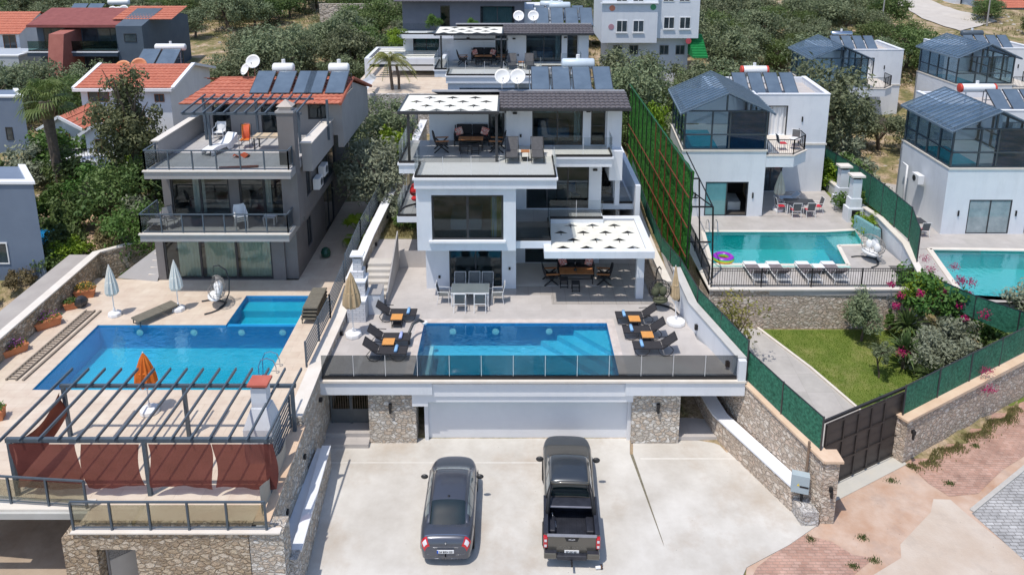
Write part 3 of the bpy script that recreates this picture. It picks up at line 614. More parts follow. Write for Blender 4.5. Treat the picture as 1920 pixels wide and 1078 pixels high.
# side terrace wall at first floor height, left and right
MB().box(4.66, 6.5, 38.2, 44, 5.85, 6.17).build('side_terrace_slab', WHITE, V, world=True)
MB().box(4.7, 6.4, 38.25, 44, 6.17, 6.2).build('balcony_floor', TERR, V, world=True); railing(V, [(4.7, 38.25), (6.45, 38.25)], 6.17, .95)
MB().box(6.5, 6.75, 37.6, 46, 3.5, 7.4).build('side_wall', WHITE, V, world=True)
MB().box(4.66, 6.5, 43.5, 43.7, 3, 5.85).box(5.6, 5.8, 38.4, 43.5, 3, 5.85).build('retaining_wall', STN, V, world=True)
MB().box(-5.9, -4.47, 36.4, 41, 5.85, 6.17).build('side_terrace_slab', WHITE, V, world=True)
MB().box(-5.85, -4.5, 36.45, 41, 6.17, 6.2).build('balcony_floor', TERR, V, world=True); railing(V, [(-5.85, 41), (-5.85, 36.45), (-4.5, 36.45)], 6.17, .9)
# ---------------------------------------------------------------- pool deck
D = thing('pool_deck', 'raised white pool terrace with smoked glass front above the parking', 'pool terrace', (.8, 30, 0))
x0, x1, yf = -7.6, 9.05, 27.0
PX0, PX1, PY0, PY1 = -4.0, 4.32, 27.22, 31.25
dk = MB(); slab = lambda *a: dk.box(*a, 2.7, ZD)
def deckpiece(pts): dk.prism(pts, 2.7, ZD)
deckpiece([(-7.7, yf), (PX0-.35, yf), (PX0-.35, PY1+.35), (-7.7, PY1+.35)])
deckpiece([(PX1+.35, yf), (x1, yf), (x1, 28.2), (8.1, 29.9), (8.1, PY1+.35), (PX1+.35, PY1+.35)])
deckpiece([(-7.7, PY1+.35), (8.1, PY1+.35), (7.7, 34), (7.4, 37.4), (-7.7, 37.4)])
deckpiece([(-7.7, 37.4), (-4.25, 37.4), (-4.25, 41.5), (-7.7, 41.5)]); deckpiece([(4.65, 37.4), (7.4, 37.4), (7.3, 46), (4.65, 46)])
dk.build('deck_floor', DECK, D, world=True)
MB().prism([(1.9, 32.95), (7.0, 32.95), (6.9, 37.39), (.21, 37.39), (.21, 33.9), (1.9, 33.9)], ZD, ZD+.006).build('patio_floor', DECKD, D, world=True)
cs = MB().box(PX0-.35, PX0, PY0, PY1+.35, 2.7, ZD+.004).box(PX1, PX1+.35, PY0, PY1+.35, 2.7, ZD+.004).box(PX0, PX1, PY1, PY1+.35, 2.7, ZD+.004).box(PX0-.35, PX1+.35, yf, PY0, 2.7, ZD-.03)
cs.build('pool_surround', mat('marble_coping', (.50, .44, .40), (.66, .60, .56), rough=.5, scale=2.5, detail=9, stain=.5, stcol=(.45, .37, .33), stscale=2), D, world=True)
bs = MB(); zb = ZD-1.15
MB().box(PX0, PX1, PY0, PY1, zb-.1, zb).build('pool_floor', PTB, D, world=True)
bs.box(PX0-.02, PX0+.001, PY0, PY1, zb, ZD-.01).box(PX1-.001, PX1+.02, PY0, PY1, zb, ZD-.01).box(PX0, PX1, PY1-.001, PY1+.02, zb, ZD-.01).box(PX0, PX1, PY0-.02, PY0+.001, zb, ZD-.01)
bs.build('pool_sides', PTD, D, world=True)
st = MB()
for k in range(3):
    q = 2.3-k*.75; st.prism([(PX1-.003, PY1-.003), (PX1-.003-q-.7, PY1-.003), (PX1-.003, PY1-q*1.05-.9)], zb+.26*k, zb+.26*(k+1))
st.build('pool_steps', PTB, D, world=True)
MB().box(PX0, PX1, PY0, PY1, ZD-.08, ZD-.075).build('water', WAT, D, world=True)
lt = MB()
for x in (-2.35, -.1, 1.75, 2.9): lt.lathe([(.04, 0), (.16, .01), (.13, .03), (.04, .035)], (0, 0, 0), 12).v.__len__()
lt = MB()
for x in (-2.7, -.75, 1.7): 
    q = MB().lathe([(.02, -.03), (.15, -.02), (.16, 0), (.02, .02)], n=12).xf(Matrix.Translation((x, PY1-.03, ZD-.42)) @ Matrix.Rotation(math.pi/2, 4, 'X')); i = len(lt.v); lt.v += q.v; lt.f += [tuple(i+k for k in f) for f in q.f]
lt.build('pool_light', PLASW, D, world=True)
# fascia beams
MB().box(-7.7, -3.2, 26.86, 26.998, 2.42, 2.98).box(-7.7, -3.2, 27.0, 27.25, 2.42, 2.698).box(4.55, 9.34, 26.86, 26.998, 2.38, 2.98).box(4.55, 9.0, 27.0, 27.25, 2.42, 2.698).build('fascia_beam', WHITE, D, world=True)
MB().box(-3.4, 4.9, 27.0, 27.2, 2.0, 2.699).box(-4.05, -3.401, 27.0, 27.115, 1.8, 2.419).box(-3.199, 4.549, 26.94, 26.999, 2.3, 2.86).build('fascia_beam', WHITE2, D, world=True)
MB().box(-7.75, 9.36, 26.80, 26.999, 2.985, 3.065).build('deck_edge', COPW, D, world=True)
railing(D, [(-7.62, 26.98), (9.0, 26.98)], 3.06, 1.05, RGL, foot=.14, n=13)
MB().box(-3.45, 4.75, 27.45, 27.6, 0, 2.69).box(-3.6, -3.45, 27.3, 30, 0, 2.69).box(4.75, 4.9, 27.3, 30, 0, 2.69).build('basement_wall', mat('basement_render', (.68, .69, .72), (.76, .77, .79), rough=.8, scale=.5, bump=.2, bscale=40, dist=.004), D, world=True)
MB().box(-5.85, -3.92, 27.12, 27.9, 0, 2.42).box(4.9, 6.85, 27.12, 27.9, 0, 2.42).build('stone_pillar', STN, D, world=True)
MB().tube([(-3.9+.5, 27.4, 1.95), (-3.55, 27.35, 1.6), (-3.55, 27.35, .7)], .05, 8).build('drain_pipe', PLASW, D, world=True)
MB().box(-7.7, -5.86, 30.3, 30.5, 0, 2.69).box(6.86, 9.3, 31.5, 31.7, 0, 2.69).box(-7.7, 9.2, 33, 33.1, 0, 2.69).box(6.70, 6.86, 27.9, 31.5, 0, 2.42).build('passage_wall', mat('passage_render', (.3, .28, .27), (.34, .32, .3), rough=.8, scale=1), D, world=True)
MB().box(-7.7, -5.86, 27.25, 28.4, .18, .36).box(-7.7, -5.86, 26.8, 27.25, 0, .18).box(6.87, 8.7, 27.3, 31.5, 0, .16).build('entrance_step', DECK, D, world=True)
lg = MB()
for x, z in ((-4.95, 1.75), (5.95, 1.75)): lg.box(x-.06, x+.06, 26.98, 27.12, z-.02, z+.12); lg.box(x-.045, x+.045, 27.0, 27.12, z-.3, z-.02)
lg.build('wall_lamp', BLK, D, world=True)
# entrance gate under the deck
g_ = thing('entrance_gate', 'dark wrought iron double gate between stone walls under the deck', 'gate', (-6.75, 27.9, .36)); fr = MB()
fr.box(-.85, -.78, 0, .05, 0, 2.05).box(.78, .85, 0, .05, 0, 2.05).box(-.78, .78, 0, .05, 2.0, 2.05).box(-.05, .07, -.01, .05, 0, 2.0)
fr.build('gate_frame', mat('gate_grey', (.10, .11, .115), (.13, .14, .145), rough=.5, scale=3), g_)
lo = MB().box(-.78, -.05, .01, .03, .03, .62).box(.07, .78, .01, .03, .03, .62).box(-.78, .78, .0, .04, .62, .68); lo.build('lower_panel', MC['gate_grey'], g_)
ba = MB(); [ba.bar((-.72+.1*i, .02, .68), (-.72+.1*i, .02, 2.0), .018) for i in range(15) if abs(-.72+.1*i) > .06]; ba.build('bars', mat('bronze_bars', (.16, .12, .08), (.2, .15, .1), rough=.5, scale=3), g_)
MB().tube([(.0+.12*math.cos(a*.52), -.02, 1.3+.12*math.sin(a*.52)) for a in range(12)], .012, 5, closed=True).build('ring_ornament', MC['gate_grey'], g_)
# stairs at the left of the deck up to the side garden
S_ = thing('garden_stairs', 'tiled steps with a solid side panel climbing along the left boundary wall', 'stairs', (-6.6, 33, ZD)); s = MB()
for k in range(7): s.box(-7.2, -6.05, 33.0+.32*k+.0, 35.6, ZD+.165*k, ZD+.165*(k+1)-.002)
s.build('steps', mat('step_stone', (.50, .47, .43), (.56, .53, .49), rough=.7, scale=1), S_, world=True)
MB().poly([(-6.0, 32.9, ZD), (-6.0, 36.8, ZD), (-6.0, 36.8, ZD+2.1), (-6.0, 32.9, ZD+.45)]).poly([(-5.94, 32.9, ZD), (-5.94, 36.8, ZD), (-5.94, 36.8, ZD+2.1), (-5.94, 32.9, ZD+.45)]).poly([(-6.0, 32.9, ZD+.45), (-5.94, 32.9, ZD+.45), (-5.94, 36.8, ZD+2.1), (-6.0, 36.8, ZD+2.1)]).poly([(-6, 32.9, ZD), (-5.94, 32.9, ZD), (-5.94, 32.9, ZD+.45), (-6, 32.9, ZD+.45)]).build('side_panel', GREYL, S_, world=True)
struct('garden_terrace', MB().prism([(-7.5, 35.3), (-6.02, 35.3), (-6.02, 36.9), (-4.27, 36.9), (-4.27, 38.4), (-7.5, 38.4)], ZD, ZD+.95), DECK)
struct('garden_bed', MB().prism([(-7.4, 38.4), (-4.27, 38.4), (-4.27, 46), (-7.4, 46)], 2, ZD+1.0), mat('bed_soil', (.16, .15, .06), (.28, .24, .13), rough=1, scale=1.5, bump=.8))
# boundary walls
def wallrun(mb, pts, w_, side=1):
    """wall between points (x,y,z0,z1); thickness to the +x side if side>0"""
    for a, b_ in zip(pts, pts[1:]):
        i = len(mb.v); s_ = side*w_
        mb.v += [Vector(p) for p in ((a[0],a[1],a[2]),(a[0]+s_,a[1],a[2]),(a[0]+s_,a[1],a[3]),(a[0],a[1],a[3]),(b_[0],b_[1],b_[2]),(b_[0]+s_,b_[1],b_[2]),(b_[0]+s_,b_[1],b_[3]),(b_[0],b_[1],b_[3]))]
        mb.f += [tuple(i+k for k in t) for t in ((0,1,2,3),(7,6,5,4),(1,0,4,5),(2,1,5,6),(3,2,6,7),(0,3,7,4))]
    return mb
RW = thing('boundary_wall', 'white rendered boundary wall with grey coping stepping down at the right of the pool terrace', 'wall', (9, 27, 0))
rp = [(9.02, 27.01, 2.4, 3.95), (7.97, 31.0, 2.4, 4.2), (7.72, 33.4, 2.4, 4.75)]
wallrun(MB(), rp, .28).build('wall', WHITE, RW, world=True); MB().box(9.02, 9.32, 26.83, 27.005, 3.068, 3.95).build('wall_end', WHITE, RW, world=True)
wallrun(MB(), [(p[0]-.04, p[1], p[3], p[3]+.07) for p in rp], .38).build('coping', mat('grey_coping', (.46, .45, .44), (.55, .54, .53), rough=.7, scale=2), RW, world=True)
lb = MB()
for q in ((8.80, 27.6, 3.35), (8.14, 30.2, 3.5), (7.82, 32.3, 3.75)): lb.box(q[0]-.08, q[0]+.1, q[1]-.06, q[1]+.06, q[2]-.12, q[2]+.12)
lb.build('wall_lamp', BLK, RW, world=True)
RW2 = thing('boundary_wall', 'low stone wall with white coping beside the gravel strip right of the patio', 'wall', (7.5, 38, 3))
wallrun(MB(), [(7.45, 33.9, 2.5, 3.75), (7.3, 37, 2.5, 3.95), (7.2, 41, 2.5, 4.3), (7.3, 48, 2.5, 5.0)], .3).build('wall', STN, RW2, world=True)
wallrun(MB(), [(7.40, 33.9, 3.75, 3.82), (7.25, 37, 3.95, 4.02), (7.15, 41, 4.3, 4.37), (7.25, 48, 5.0, 5.07)], .4).build('coping', COPW, RW2, world=True)
struct('gravel_strip', MB().prism([(6.75, 33.9), (7.45, 33.9), (7.25, 46), (6.75, 46)], ZD, ZD+.08), GRAVEL)
MB_ = MB(); NET = mat('green_shade_net', (.006, .06, .036), (.05, .23, .145), rough=.8, scale=9, detail=8, bump=1, bscale=30)
def net_fence(label, pts, h, posts=True, m=None, ph=0):
    o = thing('net_fence', label, 'fence', pts[0][:3]); b = MB(); n_ = 0
    for a, c_ in zip(pts, pts[1:]):
        A, B = Vector(a[:3]), Vector(c_[:3]); ha = a[3] if len(a) > 3 else h; hb = c_[3] if len(c_) > 3 else h; k = max(2, int((B-A).length/.35))
        nr = (B-A).cross(Vector((0, 0, 1))).normalized()
        b.grid(lambda u, v: A.lerp(B, u)+Vector((0, 0, (ha+(hb-ha)*u)*(.03+.97*v)))+nr*(.03*math.sin(u*k*1.7+v*2)*(math.sin(v*3.1))), k*2, 5)
    b.build('net', m or NET, o, world=True, smooth=True)
    for a, c_ in zip(pts, pts[1:]):
        A, B = Vector(a[:3]), Vector(c_[:3]); ha = a[3] if len(a) > 3 else h; hb = c_[3] if len(c_) > 3 else h; k = max(1, round((B-A).length/2.2))
        for i in range(k+1):
            if i == k and c_ is not pts[-1]: continue
            p = A.lerp(B, i/k); hh = ha+(hb-ha)*i/k; MB().bar(p-Vector((0, 0, .02)), p+Vector((0, 0, hh+.04+ph)), .05).build('post', ANTH, o, world=True)
        q = MB().bar(A+Vector((0, 0, ha)), B+Vector((0, 0, hb)), .03); q.build('top_rail', ANTH, o, world=True)
    return o
net_fence('dark green net fence behind the grey coping of the white wall right of the pool', [(9.4, 27.0, 3.9), (8.35, 31.1, 4.05), (8.1, 33.6, 4.3), (7.85, 37.0, 3.95), (7.75, 41, 4.3), (7.85, 47, 4.9)], .1+.75)
W1 = thing('boundary_wall', 'tall rough stone wall with peach coping running down the right of the parking to the gate', 'wall', (11, 23, 0))
w1 = [(10.95, 22.95, -.1, 2.5), (10.1, 25.0, -.1, 2.65), (9.25, 27.2, -.1, 2.85), (8.75, 31.4, -.1, 2.69)]
wallrun(MB(), w1, .38).build('wall', STN3, W1, world=True)
wallrun(MB(), [(p[0]-.06, p[1]-(.12 if k == 0 else 0), p[3], p[3]+.09) for k, p in enumerate(w1[:3])], .52).build('coping', COPE, W1, world=True)
MB().box(11.0, 11.5, 22.88, 23.35, -.1, 2.495).build('pillar', STN3, W1, world=True); MB().box(10.93, 11.6, 22.8, 23.45, 2.495, 2.585).build('pillar_cap', COPE, W1, world=True)
MB().box(11.2, 11.32, 22.78, 22.88, 1.35, 1.5).box(11.22, 11.3, 22.72, 22.8, 1.15, 1.4).build('wall_lamp', BLK, W1, world=True)
net_fence('green net fence on the peach coping between the parking and the driveway', [(10.98, 23.35, 2.6), (10.2, 25.2, 2.75), (9.45, 27.1, 2.93)], 1.35)
LW = thing('ledge_wall', 'low stone ledge with white top along the foot of the right parking wall', 'wall', (10, 25, 0))
l1 = [(10.15, 23.45, -.1, .95), (9.3, 25.4, -.1, .95), (8.35, 27.6, -.1, .95), (8.05, 30, -.1, .95)]
wallrun(MB(), l1, .6).build('wall', STN3, LW, world=True); wallrun(MB(), [(p[0]-.03, p[1], .95, 1.02) for p in l1], .62).build('coping', WHITE2, LW, world=True)
MB().prism([(10.3, 22.75), (10.9, 22.75), (10.75, 23.44), (10.2, 23.44)], -.1, .55).build('end_block', STNB, LW, world=True)
eb = thing('meter_box', 'light blue grey electric meter box on a post at the end of the right ledge', 'meter box', (10.35, 23.3, 0))
MB().box(-.3, .3, -.16, .12, 1.0, 1.72).xf(Matrix.Rotation(math.radians(-18), 4, 'Z')).build('cabinet', mat('cabinet_grey', (.34, .42, .46), (.40, .47, .50), rough=.5, scale=2), eb, bevel=.01)
MB().box(-.02, .28, -.168, -.161, 1.25, 1.32).xf(Matrix.Rotation(math.radians(-18), 4, 'Z')).build('vent', BLK, eb)
MB().poly([(-.12, -.166, 1.3), (-.02, -.166, 1.3), (-.07, -.166, 1.4)]).xf(Matrix.Rotation(math.radians(-18), 4, 'Z')).build('warning_sign', mat('warning_yellow', (.8, .6, .05)), eb)
MB().tube([(.1, 0, 0), (.1, 0, 1)], .05).build('post', BLK, eb); MB().tube([(.25, .15, .9), (.25, .15, 2.9)], .05, 8).build('conduit', mat('rusty_pipe', (.2, .14, .10), (.28, .2, .14), scale=6), eb)
# ================================================================ left property (taupe villa with a painted pool)
ZL = 2.8
H_ = thing('taupe_villa', 'three storey taupe villa with terracotta roof and two projecting balconies left of the white villa', 'villa', (-14.5, 36, ZL))
b = MB().facade('y', 36.06, .3, -18.3, -11.7, ZL, 5.8, [(-17.9, -12.35, ZL+.04, 5.3)]).box(-11.7, -11.07, 36.2, 36.5, ZL, 5.8)
b.facade('x', -11.37, .3, 36.5, 48, ZL, 6.2, [(38.2, 39.2, 3.6, 5.2), (42, 44.5, ZL, 5.4)]).box(-18.3, -18.0, 36.36, 47, 1.5, 6.2).box(-18.0, -11.37, 47.7, 48, ZL, 11)
b.build('ground_floor_wall', GREYW, H_, world=True)
b = MB().facade('y', 36.06, .3, -17.6, -10.6, 6.25, 9.05, [(-17.2, -14.25, 6.3, 8.85), (-13.75, -11.3, 6.3, 8.85)])
b.facade('x', -10.9, .3, 36.36, 47, 6.0, 9.2, [(37.0, 37.9, 7.0, 8.4), (40.0, 43.6, 6.4, 8.7)]).box(-17.6, -17.3, 36.36, 47, 6.0, 9.05)
b.build('first_floor_wall', GREYW, H_, world=True)
MB().box(-17.93, -10.75, 34.0, 36.059, 5.85, 6.22).box(-17.9, -10.9, 36.06, 47, 5.85, 6.2).build('balcony_slab', GREYL, H_, world=True)
MB().box(-17.45, -10.5, 34.1, 36.06, 9.0, 9.37).box(-17.4, -10.55, 36.061, 46, 9.05, 9.37).build('terrace_slab', GREYL, H_, world=True)
MB().box(-17.8, -10.85, 34.12, 36.05, 6.22, 6.25).build('balcony_floor', TERR, H_, world=True)
MB().box(-17.3, -10.6, 34.22, 40.6, 9.37, 9.40).build('terrace_floor', tiles('pale_terrace_tiles', (.46,.45,.45),(.50,.49,.485),(.36,.35,.35), .6,.6, var=.2), H_, world=True)
MB().box(-17.98, -10.70, 33.94, 34.10, 6.20, 6.27).box(-17.5, -10.45, 34.04, 34.2, 9.36, 9.43).box(-10.82, -10.68, 34.1, 36.0, 6.2, 6.27).build('coping', COPW, H_, world=True)
MB().box(-17.3, -11.2, 40, 40.2, ZL, 6).box(-17.9, -11.4, 36.4, 40, ZL, ZL+.03).box(-17.2, -11, 40, 40.2, 6.25, 9).build('room_interior', INT, H_, world=True)
for x0_, x1_ in ((-17.3, -16.2), (-15.9, -14.3), (-14.1, -12.5)): curtain(H_, x0_, x1_, 36.38, ZL+.05, 5.3, mat('sage_sheer_curtain', (.66, .71, .56), (.76, .80, .68), rough=.9, scale=2), per=.16)
for x0_, x1_ in ((-16.3, -15.7), (-12.75, -12.3)): curtain(H_, x0_, x1_, 36.6, 6.3, 8.85)
MB().box(-13.5, -12.8, 36.7, 39.5, 6.3, 7.0).box(-16.8, -14.6, 37.2, 38.6, 6.3, 6.8).build('bed', mat('burgundy_bedding', (.22, .05, .05), (.6, .58, .55), rough=.8, scale=1.2), H_, world=True)
window(H_, 'y', 36.12, -17.9, -12.35, ZL+.04, 5.3, 3, fr=.09, gl=glass('clear_window_glass', (.80, .84, .83), .9)); window(H_, 'y', 36.12, -17.2, -14.25, 6.3, 8.85, 2, fr=.09, gl=MC['clear_window_glass']); window(H_, 'y', 36.12, -13.75, -11.3, 6.3, 8.85, 2, fr=.09, gl=MC['clear_window_glass'])
for a in ((38.2, 39.2, 3.6, 5.2), (42, 44.5, ZL, 5.4)): window(H_, 'x', -11.2, a[0], a[1], a[2], a[3], 2, gl=DGL)
for a in ((37.0, 37.9, 7.0, 8.4), (40.0, 43.6, 6.4, 8.7)): window(H_, 'x', -10.75, a[0], a[1], a[2], a[3], 2, gl=DGL)
def post_rail(parent, pts, z, h=1.0, step=1.15, m=None, gl=None, lean=0):
    f = MB(); g = MB()
    for a, c_ in zip(pts, pts[1:]):
        A, B = Vector((*a, z)), Vector((*c_, z)); k = max(1, round((B-A).length/step)); d = (B-A)/k
        f.bar(A+Vector((0, 0, h)), B+Vector((0, 0, h)), .06, .05); f.bar(A+Vector((0, 0, .1)), B+Vector((0, 0, .1)), .03)
        for i in range(k+1): f.bar(A+d*i, A+d*i+Vector((0, 0, h-.025)), .06)
        g.bar(A+Vector((0, 0, h*.53)), B+Vector((0, 0, h*.53)), .012, h*.72)
    o = f.build('rail_frame', m or STEEL, parent, world=True); g.build('glass_panel', gl or CGL, parent, world=True); return o
RG2 = glass('grey_tint_glass', (.62, .66, .68), .6)
post_rail(H_, [(-17.9, 36.0), (-17.9, 34.1), (-10.8, 34.1), (-10.8, 36.0)], 6.24, .98, 1.05, gl=RG2)
post_rail(H_, [(-17.4, 35.4), (-17.4, 34.2), (-10.6, 34.2), (-10.6, 34.9)], 9.4, .98, 1.05, gl=RG2)
# terrace storey
MB().box(-17.55, -17.3, 35.5, 41.0, 9.0, 10.45).box(-10.45, -9.95, 36.0, 40.6, 8.75, 10.2).build('parapet', GREYL, H_, world=True)
MB().box(-17.62, -17.23, 35.45, 41.0, 10.45, 10.5).box(-10.5, -9.9, 35.95, 40.6, 10.2, 10.25).build('parapet_coping', COPW, H_, world=True)
b = MB().facade('y', 40.6, .3, -17.0, -9.7, 9.3, 11.35, [(-16.6, -15.6, 9.42, 11.2), (-13.9, -11.9, 9.42, 11.3), (-11.3, -10.2, 10.2, 11.2)])
i = len(b.v)
for x in (-9.7, -9.4):
    b.v += [Vector(p) for p in ((x, 40.6, 8.6), (x, 48, 8.6), (x, 48, 10.4), (x, 43.2, 11.8), (x, 40.6, 11.3))]
b.f += [tuple(i+k for k in (4,3,2,1,0)), tuple(i+5+k for k in range(5))]+[(i+k, i+(k+1) % 5, i+5+(k+1) % 5, i+5+k) for k in range(5)]
b.box(-17, -16.7, 40.9, 47, 9.3, 10.5); b.build('upper_wall', GREYL, H_, world=True)
MB().box(-16.9, -9.75, 43.4, 43.5, 9.4, 11.2).box(-16.9, -9.75, 40.95, 43.4, 9.38, 9.42).build('room_interior', INT, H_, world=True)
for a in ((-16.6, -15.6, 9.42, 11.2, 1), (-13.9, -11.9, 9.42, 11.3, 2), (-11.3, -10.2, 10.2, 11.2, 1)): window(H_, 'y', 40.66, *a, fr=.08)
curtain(H_, -13.2, -12.2, 41.2, 9.45, 11.2)
# roof: front slope, right gable, left hip
P0, P1 = Vector((-18.0, 39.7, 11.28)), Vector((-9.3, 39.7, 11.28)); R0, R1 = Vector((-17.0, 43.2, 11.98)), Vector((-9.3, 43.2, 11.98))
tr_ = tiled_roof((-18.0, 39.7, 11.28), (8.75, 0, 0), (0, 3.5, .72), 1, 8, tile=.3)
for v in tr_.v:
    t = (v.y-39.7)/3.5; lim = -18.0+1.0*t
    if v.x < lim: v.x = lim
tr_.build('roof_front_slope', TILER, H_, world=True)
tiled_roof((-9.25, 48.6, 10.3), (-8.75, 0, 0), (0, -5.4, 1.68), 1, 10, tile=.3).build('roof_back_slope', TILER, H_, world=True)
MB().tube([(-17.0, 43.2, 12.0), (-9.2, 43.2, 12.0)], .1, 6).tube([(-9.27, 39.68, 11.3), (-9.27, 43.2, 12.02), (-9.27, 48.6, 10.34)], .1, 6).build('ridge_tiles', mat('dark_terracotta', (.30, .08, .05), (.38, .12, .07), rough=.7, scale=4), H_, world=True)
MB().poly([(-18, 39.75, 11.25), (-9.3, 39.75, 11.25), (-9.3, 43.2, 11.93), (-17, 43.2, 11.93)]).build('soffit', ANTH, H_, world=True)
# roof pergola
b = MB(); b.box(-16.6, -10.6, 36.85, 36.95, 11.42, 11.54).box(-16.6, -10.6, 39.3, 39.4, 11.62, 11.72)
b.build('pergola_beam', STEEL, H_, world=True)
for i in range(12): x = -16.5+i*.52; MB().bar((x, 36.6, 11.58), (x, 39.69, 11.82), .07, .09).build('rafter', STEEL, H_, world=True)
for x, y in ((-15.3, 36.9), (-16.5, 39.35), (-13.7, 39.35), (-10.75, 36.9), (-10.1+.2, 39.35)): MB().box(x-.06, x+.06, y-.06, y+.06, 9.4, 11.42 if y < 38 else 11.62).build('post', STEEL, H_, world=True)
ch = MB().box(-11.25, -10.46, 34.98, 35.6, 6.24, 12.0); ch.build('chimney', GREYW, H_, world=True)
MB().box(-11.3, -10.42, 34.93, 35.65, 12.0, 12.1).build('chimney_top', GREYL, H_, world=True)
cc = MB().box(-11.15, -10.57, 35.05, 35.5, 12.1, 12.3); i = len(cc.v); cc.v += [Vector(p) for p in ((-11.25, 34.98, 12.3), (-10.48, 34.98, 12.3), (-10.48, 35.6, 12.3), (-11.25, 35.6, 12.3), (-10.86, 35.28, 12.62))]
cc.f += [(i, i+1, i+4), (i+1, i+2, i+4), (i+2, i+3, i+4), (i+3, i, i+4), (i+3, i+2, i+1, i)]; cc.build('chimney_cap', mat('beige_cap', (.40, .35, .31), (.48, .43, .39), scale=3), H_, world=True)
# external stairs at the left corner
b = MB()
for k in range(12): b.box(-18.9+.0, -18.31, 36.2+.28*k, 39.6, ZL+.26*k, ZL+.26*(k+1)-.003)
b.build('outside_steps', COPW, H_, world=True)
MB().poly([(-18.32, 35.9, ZL), (-20.6, 36.3, ZL), (-18.32, 37.6, ZL+1.6)]).build('stair_flank', GREYL, H_, world=True)
for y, z, nm in ((38.2, 7.1, 0), (39.4, 7.4, 1)):
    a = thing('air_conditioner', 'white air conditioner on the taupe villa side wall, %s' % ('nearer the pool' if nm == 0 else 'the farther one'), 'air conditioner', (-10.55, y, z), 0, 'air conditioners on the taupe villa')
    MB().box(0.06, .40, -.42, .42, 0, .6).build('casing', PLASW, a, bevel=.02); MB().lathe([(.2, 0), (.2, .01), (.03, .012)], n=14).xf(Matrix.Translation((.40, .1, .3)) @ Matrix.Rotation(math.pi/2, 4, 'Y')).build('fan_grille', ANTH, a)
    MB().box(-.04, .40, -.3, -.26, -.05, 0).box(-.04, .40, .26, .3, -.05, 0).build('bracket', ANTH, a)
# deck
LD = thing('pool_deck', 'travertine paved deck around the painted blue pool left of the parking', 'pool terrace', (-15, 28, 0))
X0, X1, Y0, Y1 = -19.1, -9.97, 26.65, 31.6; SX0, SY1 = -13.2, 34.4
def dp(mb, pts): mb.prism(pts, ZL-.35, ZL)
b = MB(); dp(b, [(-13.4, 19.8), (-7.9, 19.6), (-7.8, Y0), (-13.4, Y0)]); dp(b, [(-19.6, 20.9), (-13.4, 20.3), (-13.4, Y0), (-22.6, Y0)])
dp(b, [(-22.6, Y0), (X0, Y0), (X0, 36.06), (-21.6, 36.3), (-24.5, 31)]); dp(b, [(X0, Y1), (SX0, Y1), (SX0, 36.06), (X0, 36.06)]); dp(b, [(SX0, SY1), (X1, SY1), (X1, 36.06), (SX0, 36.06)])
dp(b, [(X1, Y0), (-7.8, Y0), (-7.7, 36.06), (X1, 36.06)]); dp(b, [(-11.07, 36.06), (-7.7, 36.06), (-7.6, 49), (-11.07, 49)]); dp(b, [(-26, Y0), (-22.6, Y0), (-19.6, 20.9), (-26, 22)])
b.build('deck_floor', TRAV, LD, world=True)
MB().box(-19.5, -9.5, 26.0, 26.1, 0, ZL-.36).build('inner_wall', STN2, LD, world=True)
zb = ZL-1.2
MB().box(X0, X1, Y0, Y1, zb-.1, zb).box(SX0, X1, Y1+.25, SY1-.9, ZL-.75, ZL-.7).box(X0-.35, X1-.4, Y0-.5, Y0-.12, ZL-.35, ZL-.28).build('pool_floor', PTL, LD, world=True)
MB().box(X0-.02, X0+.001, Y0, Y1, zb, ZL-.02).box(X1-.001, X1+.02, Y0, SY1, zb, ZL-.02).box(X0, SX0, Y1-.001, Y1+.02, zb, ZL-.02).box(SX0-.02, SX0+.001, Y1, SY1, zb, ZL-.02).box(SX0, X1, SY1-.001, SY1+.02, zb, ZL-.02).box(X0, X1, Y0-.12, Y0+.001, zb, ZL-.03).box(SX0, X1, Y1, Y1+.25, zb, ZL-.10).build('pool_sides', PTS, LD, world=True)
MB().box(SX0, X1, SY1-.9, SY1, ZL-.75, ZL-.35).build('pool_step', PTL, LD, world=True)
MB().box(X0, X1, Y0, Y1, ZL-.07, ZL-.065).box(SX0, X1, Y1+.25, SY1, ZL-.07, ZL-.065).box(X0-.35, X1-.4, Y0-.5, Y0-.13, ZL-.22, ZL-.215).build('water', WAT, LD, world=True)
lt = MB()
for x in (-17.2, -14.7, -12.5, -10.6):
    q = MB().lathe([(.02, -.03), (.15, -.02), (.16, 0), (.02, .02)], n=12).xf(Matrix.Translation((x, Y1-.03, ZL-.38)) @ Matrix.Rotation(math.pi/2, 4, 'X')); i = len(lt.v); lt.v += q.v; lt.f += [tuple(i+k for k in f) for f in q.f]
lt.build('pool_light', PLASW, LD, world=True)
FW = thing('stone_front_wall', 'brown rubble stone wall with a doorway carrying the left terrace', 'wall', (-10.5, 19.7, 0))
MB().facade('y', 19.42, .5, -13.4, -8.06, -.1, 2.801, [(-12.75, -11.55, -.1, 2.2)]).box(-13.9, -13.401, 19.6, 20.5, -.1, 2.44).build('wall', STN2, FW, world=True)
MB().box(-13.45, -7.06, 19.36, 19.6, 2.802, 2.85).box(-16.9, -13.36, 20.3, 20.75, 2.802, 2.87).build('coping', COPW, FW, world=True)
MB().box(-20, -13.41, 20.2, 20.4, 2.58, 2.795).box(-20, -13.9, 23.9, 24.1, -.1, 2.45).box(-12.7, -8, 22, 22.1, 0, 2.4).build('edge_beam', mat('bleached_concrete', (.42, .42, .40), (.5, .5, .48), scale=1.5), FW, world=True)
gd = thing('steel_door', 'pale half open metal door with perforated top in the brown stone wall', 'door', (-12.7, 19.85, 0)); M = Matrix.Rotation(math.radians(38), 4, 'Z')
